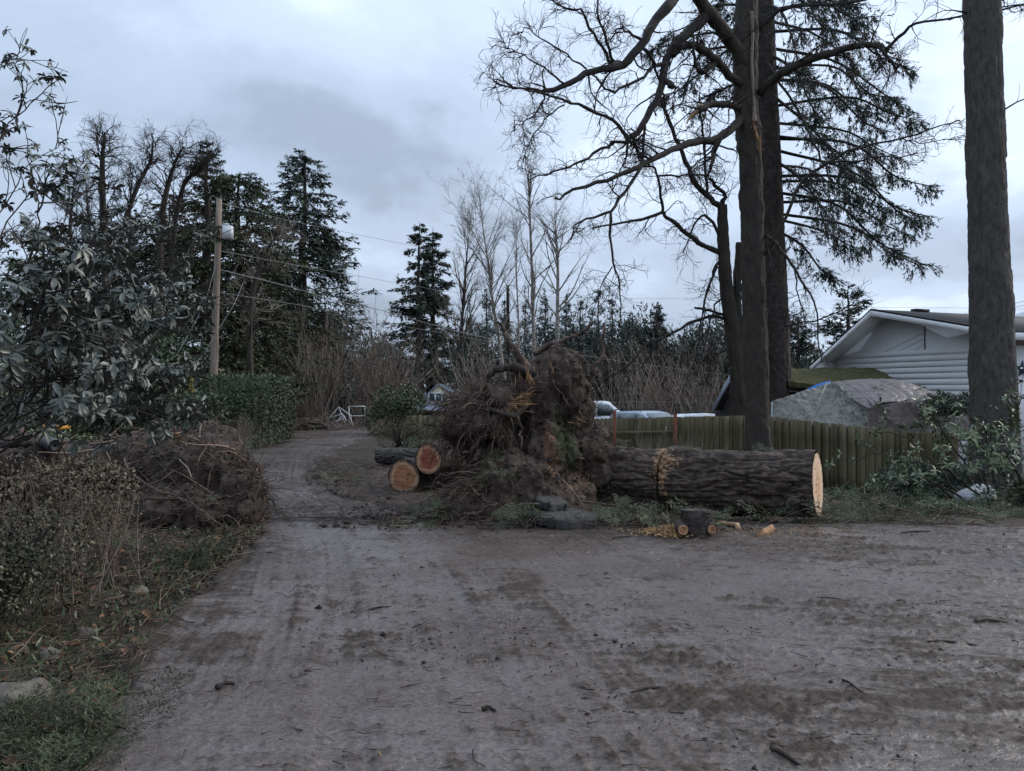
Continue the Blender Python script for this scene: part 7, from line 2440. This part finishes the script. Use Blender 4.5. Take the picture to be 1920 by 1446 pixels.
g.build('twig_litter', M['root'], kind='stuff')['label'] = 'thin broken twigs strewn through the green carpet'

# sprays and boughs on and before the root plate
g = Geo()
n = 240
x, y = rq.uniform(-1.2, 2.7, n), rq.normal(9.25, .28, n)
keep = fbm(xyz(x, y) * 1.6, 2, 121) > -.15
x, y = x[keep], y[keep]
litter(g, T2, x, y, rq.uniform(.06, .22, len(x)), rq.uniform(.4, .95, len(x)), rq.normal(.6, .25, len(x)))
g.build('fir_litter', M['litter_needle'], smooth=False, kind='stuff')['label'] = 'torn fir sprays on the churned soil before the roots'


def bough(label, pts, n, scale, tone, m='litter_needle', tm=T1, seed=1, flat=.25):
    r = np.random.default_rng(seed)
    q = smooth_line([P(*p) for p in pts], 16)
    t = thing('fir_bough', label, 'branch', q[0], 'torn fir boughs round the fallen tree')
    Geo().tube(q, np.linspace(.014, .004, 16), 5).build('stem', M['root'], t)
    s, d, _, tp = spawn(q[None], np.full((1, 16), .01), n, .12, 1, .7, .25, r)
    nrm = r.normal(0, flat, (n, 3)) + [0, -.35, 1]
    g = Geo()
    scatter(g, tm, s, d, nrm, scale * r.uniform(.6, 1.2, n) * (1.2 - .6 * tp), np.full(n, tone) + r.normal(0, .12, n), .15, r)
    g.build('foliage', M[m], t, kind='stuff', smooth=False)


bough('bright green bough lying at the foot of the roots', [(1010, 945, 9.2), (985, 945, 9.1), (965, 950, 9.0), (945, 968, 8.9)], 26, .75, .95, seed=811)
bough('grey green bough arching over a dark hollow in the roots', [(958, 935, 9.3), (960, 905, 9.25), (945, 892, 9.25), (920, 888, 9.25), (898, 900, 9.3)], 22, .6, .55, seed=812)
bough('small sprig resting high on the soil face', [(890, 872, 9.55), (910, 862, 9.6), (935, 862, 9.6)], 14, .5, .6, seed=813)
bough('sprig wedged where the trunk meets the roots', [(1085, 868, 10.7), (1100, 858, 10.75), (1120, 858, 10.8)], 14, .5, .7, seed=814)
bough('bough lying under the trunk by the asphalt slab', [(1085, 940, 9.8), (1130, 945, 9.6), (1180, 955, 9.4), (1215, 975, 9.1)], 30, .7, .8, seed=815)
bough('bough pushed up beside the trunk underside', [(1150, 970, 9.2), (1165, 955, 9.3), (1175, 940, 9.35)], 18, .6, .85, seed=816)
bough('pale sprig on top of the trunk past the saw cut', [(1270, 848, 10.5), (1290, 842, 10.4), (1310, 846, 10.4)], 12, .45, .8, seed=817)
bough('pale sprig on top of the trunk below the mossy maple', [(1405, 850, 10.1), (1425, 843, 10.1), (1445, 846, 10.1)], 12, .45, .8, seed=818)
bough('sprig on the trunk beside the red post', [(1150, 838, 11.0), (1160, 828, 11.0), (1172, 832, 11.0)], 10, .45, .7, seed=819)
bough('long bough lying across the verge near the sawn face', [(1560, 985, 9.2), (1620, 975, 9.4), (1700, 978, 9.3), (1760, 988, 9.0)], 30, .75, .6, seed=820)
bough('bough spread over the verge below the pale stone', [(1800, 985, 9.1), (1850, 970, 9.6), (1900, 968, 9.8), (1940, 975, 9.7)], 34, .85, .5, seed=821)
wand = smooth_line([P(1053, 898, 9.9), P(1075, 920, 9.6), P(1095, 948, 9.3)], 10)
o = Geo().tube(wand, np.linspace(.007, .004, 10), 5).build('stick', M['pale_twig'], org=wand[0])
tag(o, 'pale slanting stick propped against the trunk butt', 'stick')

g = Geo()
n = 210
y = rq.uniform(9.4, 17.5, n)
x = road_right(y) + .1 + np.abs(rq.normal(0, .9, n))
k = fbm(xyz(x, y) * 1.1, 2, 141) > -.05
litter(g, T2, x[k], y[k], rq.uniform(.04, .14, k.sum()), rq.uniform(.5, 1.1, k.sum()), rq.normal(.5, .25, k.sum()))
g.build('fir_litter', M['litter_needle'], smooth=False, kind='stuff')['label'] = 'green sprays and rubbish on the mud behind the cut logs'
g = Geo()
n = 900
y = np.concatenate([rq.uniform(9.0, 17.5, n), rq.normal(9.3, .3, 500)])
x = np.concatenate([road_right(y[:n]) + np.abs(rq.normal(0, .9, n)), rq.uniform(-1.6, 2.6, 500)])
s = np.stack([x, y, terrain(x, y) + rq.uniform(.06, .16, len(x))], 1)
g.tube(walk(s, rq.normal(0, 1, (len(x), 3)) * [1, 1, .2], rq.uniform(.06, .45, len(x)), 6, .2, 0, rq), taper(len(x), 6, rq.uniform(.002, .006, len(x)), .0012), 3, rq.normal(.45, .3, len(x)))
g.build('twig_litter', M['root'], kind='stuff')['label'] = 'broken roots and twigs lying on the churned soil'

# near bank: fir sprays, dead leaves, twigs
g = Geo()
for tm, n in ((NEAR[0], 170), (NEAR[1], 170)):
    y = rq.uniform(2.9, 8.2, n)
    x = road_left(y) - .05 - np.abs(rq.normal(0, .55, n))
    keep = (fbm(xyz(x, y) * 1.7, 2, 122) > .22) | (y < 3.9)
    x, y = x[keep], y[keep]
    litter(g, tm, x, y, rq.uniform(.01, .10, len(x)), rq.uniform(.7, 1.3, len(x)), rq.normal(.35, .3, len(x)), .4)
for tm, n in ((NEAR[0], 48), (NEAR[1], 48)):
    y = rq.uniform(2.75, 3.7, n)
    x = rq.uniform(-2.65, -1.75, n)
    litter(g, tm, x, y, rq.uniform(.02, .13, len(x)), rq.uniform(.8, 1.4, len(x)), rq.normal(.32, .3, len(x)), .45)
g.build('fir_litter', M['litter_needle'], smooth=False, kind='stuff')['label'] = 'green fir sprays along the near edge of the bank'
g = Geo()
n = 1900
y = rq.uniform(2.8, 9.5, n)
x = road_left(y) + .12 - np.abs(rq.normal(0, .75, n))
s = np.stack([x, y, terrain(x, y) + rq.uniform(.01, .07, n)], 1)
B = walk(s, rq.normal(0, 1, (n, 3)) * [1, 1, .16], rq.uniform(.05, .45, n), 6, .16, 0, rq)
B[..., 2] = np.maximum(B[..., 2], terrain(B[..., 0], B[..., 1]) + .006)
g.tube(B, taper(n, 6, rq.uniform(.0015, .005, n), .0012), 3, rq.normal(.45, .3, n))
g.build('twig_litter', M['root'], kind='stuff')['label'] = 'broken twigs strewn over the bank'
g = Geo()
n = 330
y = rq.uniform(2.8, 8.5, n)
x = road_left(y) + .05 - np.abs(rq.normal(0, .8, n))
pos = np.stack([x, y, terrain(x, y) + rq.uniform(.02, .07, n)], 1)
leaf_batch(g, pos, rq.normal(0, 1, (n, 3)) * [1, 1, .3], rq.normal(0, .45, (n, 3)) + [0, 0, 1], rq.uniform(.03, .08, n), rq.normal(.22, .3, n), .6, .1, .5)
g.build('fallen_leaves', M['dead_leaf'], smooth=False, kind='stuff')['label'] = 'curled brown leaves fallen over the bank'
g = Geo()
n = 5200
y = rq.uniform(2.8, 9.8, n)
x = road_left(y) + .1 - np.abs(rq.normal(0, .9, n))
pos = np.stack([x, y, terrain(x, y) + rq.uniform(.0, .05, n)], 1)
blades(g, pos, rq.normal(0, .5, (n, 3)) + [0, 0, .45], rq.normal(0, 1, (n, 3)) + [0, -.6, .3], rq.uniform(.03, .10, n), rq.uniform(.008, .02, n), rq.normal(.45, .25, n), .1)
g.build('ground_cover', M['hedge_leaf'], smooth=False, kind='stuff')['label'] = 'low weeds and ivy over the bank'


def rock(label, c, rad, seed, group=None, m='stone'):
    r = np.random.default_rng(seed)
    el = [(np.asarray(c) + r.normal(0, .3, 3) * rad * [1, 1, .5], np.asarray(rad) * r.uniform(.6, .95, 3)) for _ in range(4)]
    V, N, Fs = blob(el, max(.012, min(rad) * .14), c)
    V = V + N * (min(rad) * .28 * fbm(V * 5 / max(rad) * .5 + seed, 3, seed) - min(rad) * .2 * np.abs(fbm(V * 6 / max(rad) * .5, 2, seed + 1)))[:, None]
    o = link('stone', make_mesh('stone', V - np.asarray(c), Fs, [M[m]], True), None, c)
    tag(o, label, 'stone', group)


def gp(px, py, lift=0.0):
    d = EYE * F_PX / (py - HOR)
    for _ in range(6):
        p = P(px, py, d)
        z = tz(p[0], p[1]) + lift
        d = (EYE - z) * F_PX / (py - HOR)
    return P(px, py, d)


gr = 'stones along the bank'
rock('large flat brown boulder at the near corner of the bank', gp(40, 1312, .07), (.15, .13, .10), 831, gr)
rock('small dark cobble among leaves above the boulder', gp(100, 1235), (.075, .07, .05), 832, gr)
rock('grey stone half buried in twigs beside the driveway', gp(262, 1115), (.10, .09, .07), 833, gr)
rock('brown stone among the brown leaves', gp(30, 1225), (.07, .07, .05), 834, gr)
rock('small grey pebble lying on the driveway edge', gp(346, 1186), (.03, .03, .022), 835, gr)
rock('mossy cobble between fir sprays', gp(160, 1190), (.08, .07, .05), 836, gr)
rock('flat stone beside the driveway below the soil mound', gp(332, 1108), (.06, .05, .03), 837, gr)

for V_, N_, par, n, msk in ((V2f, Nf, fallen, 2600, V2f[:, 1] < 10.9), (V2m, Nm, mound, 1500, V2m[:, 1] < 10.2)):
    ids = rq.choice(np.where(msk)[0], n)
    g = Geo()
    lumps(g, V_[ids] + N_[ids] * .006, np.minimum(rq.lognormal(math.log(.020), .5, n), .06), .5, rq)
    g.build('clods', M['dark_soil'], par, kind='stuff', smooth=False)
g = Geo()
p0, n0 = on_mound(70, rq)
a = rq.uniform(0, 6.28, 70)
scatter(g, T2, p0 + n0 * .03, np.stack([np.cos(a), np.sin(a), 0 * a], 1) + n0 * .3, n0 + rq.normal(0, .4, (70, 3)), rq.uniform(.5, 1.0, 70), rq.normal(.4, .25, 70), .12, rq)
g.build('fir_litter', M['litter_needle'], smooth=False, kind='stuff')['label'] = 'green sprays caught on the soil mound'

# crumbs of mud and bark on the driveway
def road_z(x, y):
    return terrain(x, y) + .012 + .012 * fbm(xyz(x, y) * .5, 2, 40)


g = Geo()
n = 40000
y = 2.6 + 11.5 * rq.beta(1.0, 1.7, n)
x = rq.uniform(-.8, .82, n) * y
ok = (x > road_left(y) - .1) & (x < road_right(y) + .3)
q = xyz(x, y)
dens = fbm(q * np.array([.55, .8, 1]), 4, 31) + .6 * fbm(q * 2.4, 3, 131) + 1.1 * np.exp(-((x + 1.6) / 1.5) ** 2 - ((y - 10.4) / 1.3) ** 2) + .8 * sstep(.5, 0, x - road_left(y)) + .5 * np.exp(-((x - 2) / 1.3) ** 2 - ((y - 4.8) / 1.0) ** 2)
ok &= dens > rq.uniform(.05, 1.15, n)
x, y = x[ok], y[ok]
lumps(g, np.stack([x, y, road_z(x, y) + .004], 1), np.minimum(rq.lognormal(math.log(.0058), .6, len(x)), .030), rq.normal(.5, .25, len(x)), rq)
g2 = Geo()
n = 5200
yy = np.concatenate([rq.normal(9.5, .55, n), rq.uniform(9.5, 17.5, 3400), rq.uniform(6.0, 9.6, 3000)])
xx = np.concatenate([rq.uniform(-2.4, 3.0, n), road_right(yy[n:n + 3400]) + np.abs(rq.normal(0, .8, 3400)) - .15, road_left(yy[n + 3400:]) - np.abs(rq.normal(0, .55, 3000)) + .12])
k = (fbm(xyz(xx, yy) * 1.5, 3, 140) > rq.uniform(-.6, .5, len(xx))) & (yy > 8.75 - 3 * (xx < -2.4)) 
xx, yy = xx[k], yy[k]
lumps(g2, np.stack([xx, yy, terrain(xx, yy) + .05 * rq.uniform(0, 1, len(xx)) + .07 * np.exp(-((xx - .2) / 1.3) ** 2 - ((yy - 9.8) / .6) ** 2)], 1), np.minimum(rq.lognormal(math.log(.016), .55, len(xx)), .06), .5, rq)
g2.build('soil_clods', M['dark_soil'], smooth=False, kind='stuff')['label'] = 'dark clods of soil spilled round the roots and the mound'
g.build('mud_crumbs', M['dark_soil'], smooth=False, kind='stuff')['label'] = 'clods and crumbs of mud on the driveway'
g = Geo()
n = 2600
y = 2.6 + 9 * rq.beta(1.0, 1.5, n)
x = rq.uniform(-.8, .82, n) * y
ok = (x > road_left(y)) & (x < road_right(y))
ok &= fbm(xyz(x, y) * 1.2, 3, 132) > rq.uniform(-.5, .5, n)
x, y = x[ok], y[ok]
n = len(x)
s = np.stack([x, y, road_z(x, y) + .012], 1)
B = walk(s, rq.normal(0, 1, (n, 3)) * [1, .7, .05], rq.uniform(.03, .14, n), 5, .15, 0, rq)
g.tube(B, taper(n, 5, rq.uniform(.0015, .004, n), .001), 4, rq.normal(.35, .25, n))
g.build('twig_litter', M['root'], kind='stuff')['label'] = 'needles and short twigs trodden into the driveway'
g = Geo()
n = 260
y = 8.2 + rq.normal(0, .35, n)
x = rq.uniform(-1, 6, n)
pos = np.stack([x, y, road_z(x, y) + .014], 1)
n2 = 40
y2 = rq.uniform(3, 8, n2)
x2 = rq.uniform(-.3, .75, n2) * y2
pos = np.vstack([pos, np.stack([x2, y2, road_z(x2, y2) + .014], 1)])
n = len(pos)
blades(g, pos, rq.normal(0, 1, (n, 3)) * [1, 1, .15], rq.normal(0, .3, (n, 3)) + [0, 0, 1], rq.uniform(.02, .07, n), rq.uniform(.008, .02, n), rq.normal(.4, .3, n))
g.build('bark_chips', M['dead_leaf'], smooth=False, kind='stuff')['label'] = 'brown bark chips along the driveway edge'

sticks = [((1580, 1275), (1622, 1303), 'dark stick lying alone on the near side of the churned mud'), ((1185, 1300), (1260, 1290), 'short flat stick in the churned patch'), ((1445, 1405), (1500, 1435), 'stick pressed into the mud at the very front'),
          ((150, 1360), (236, 1366), 'thin dark stick pointing from the fir sprays over the driveway'), ((1740, 1205), (1830, 1210), 'long dark stick lying level across the mud'), ((1830, 1163), (1890, 1166), 'pale stick near the edge of the picture'),
          ((1530, 1122), (1600, 1128), 'dark stick beyond the churned patch'), ((905, 1330), (930, 1333), 'stubby dark bark piece before the middle'), ((405, 1290), (440, 1282), 'stubby bark piece near the bank'),
          ((690, 1145), (735, 1138), 'dark bark sliver in the middle distance of the driveway'), ((230, 1168), (325, 1166), 'crooked twig along the bank edge'), ((215, 1090), (262, 1118), 'slanting twig on the bank above the grey stone'),
          ((190, 1130), (300, 1142), 'pale twig on the bank below the grey stone'), ((1690, 1000), (1745, 996), 'stick at the far edge of the driveway'), ((1150, 1010), (1190, 1007), 'flat brown stick at the mud edge before the block')]
for k, (a, b_, lab) in enumerate(sticks):
    p0, p1 = gp(*a, .02), gp(*b_, .02)
    q = smooth_line([p0, p0 * .6 + p1 * .4 + [0, .02, .008], p1], 9)
    rad = np.linspace(.012, .006, 9) * (1 + .2 * np.abs(rq.normal(0, 1, 9))) * (.7 + .5 * (k % 3) / 2)
    o = Geo().tube(q, rad, 6, .3, caps=True).build('stick', M['pale_twig'] if 'pale' in lab else M['dark_root'], org=p0)
    tag(o, lab, 'stick', 'loose sticks on the mud')
c = gp(346, 1195, .015)
g = Geo()
leaf_batch(g, np.array([c] * 4), np.array([[1, .2, .2], [-.8, .5, .2], [.2, -1, .3], [.1, 1, .2]]), np.tile([0, 0, 1.0], (4, 1)), .035, .9, .5)
o = g.build('green_leaf', M['pale_leaf'], org=c)
tag(o, 'single yellow green leaf sprig on the driveway edge', 'leaf')
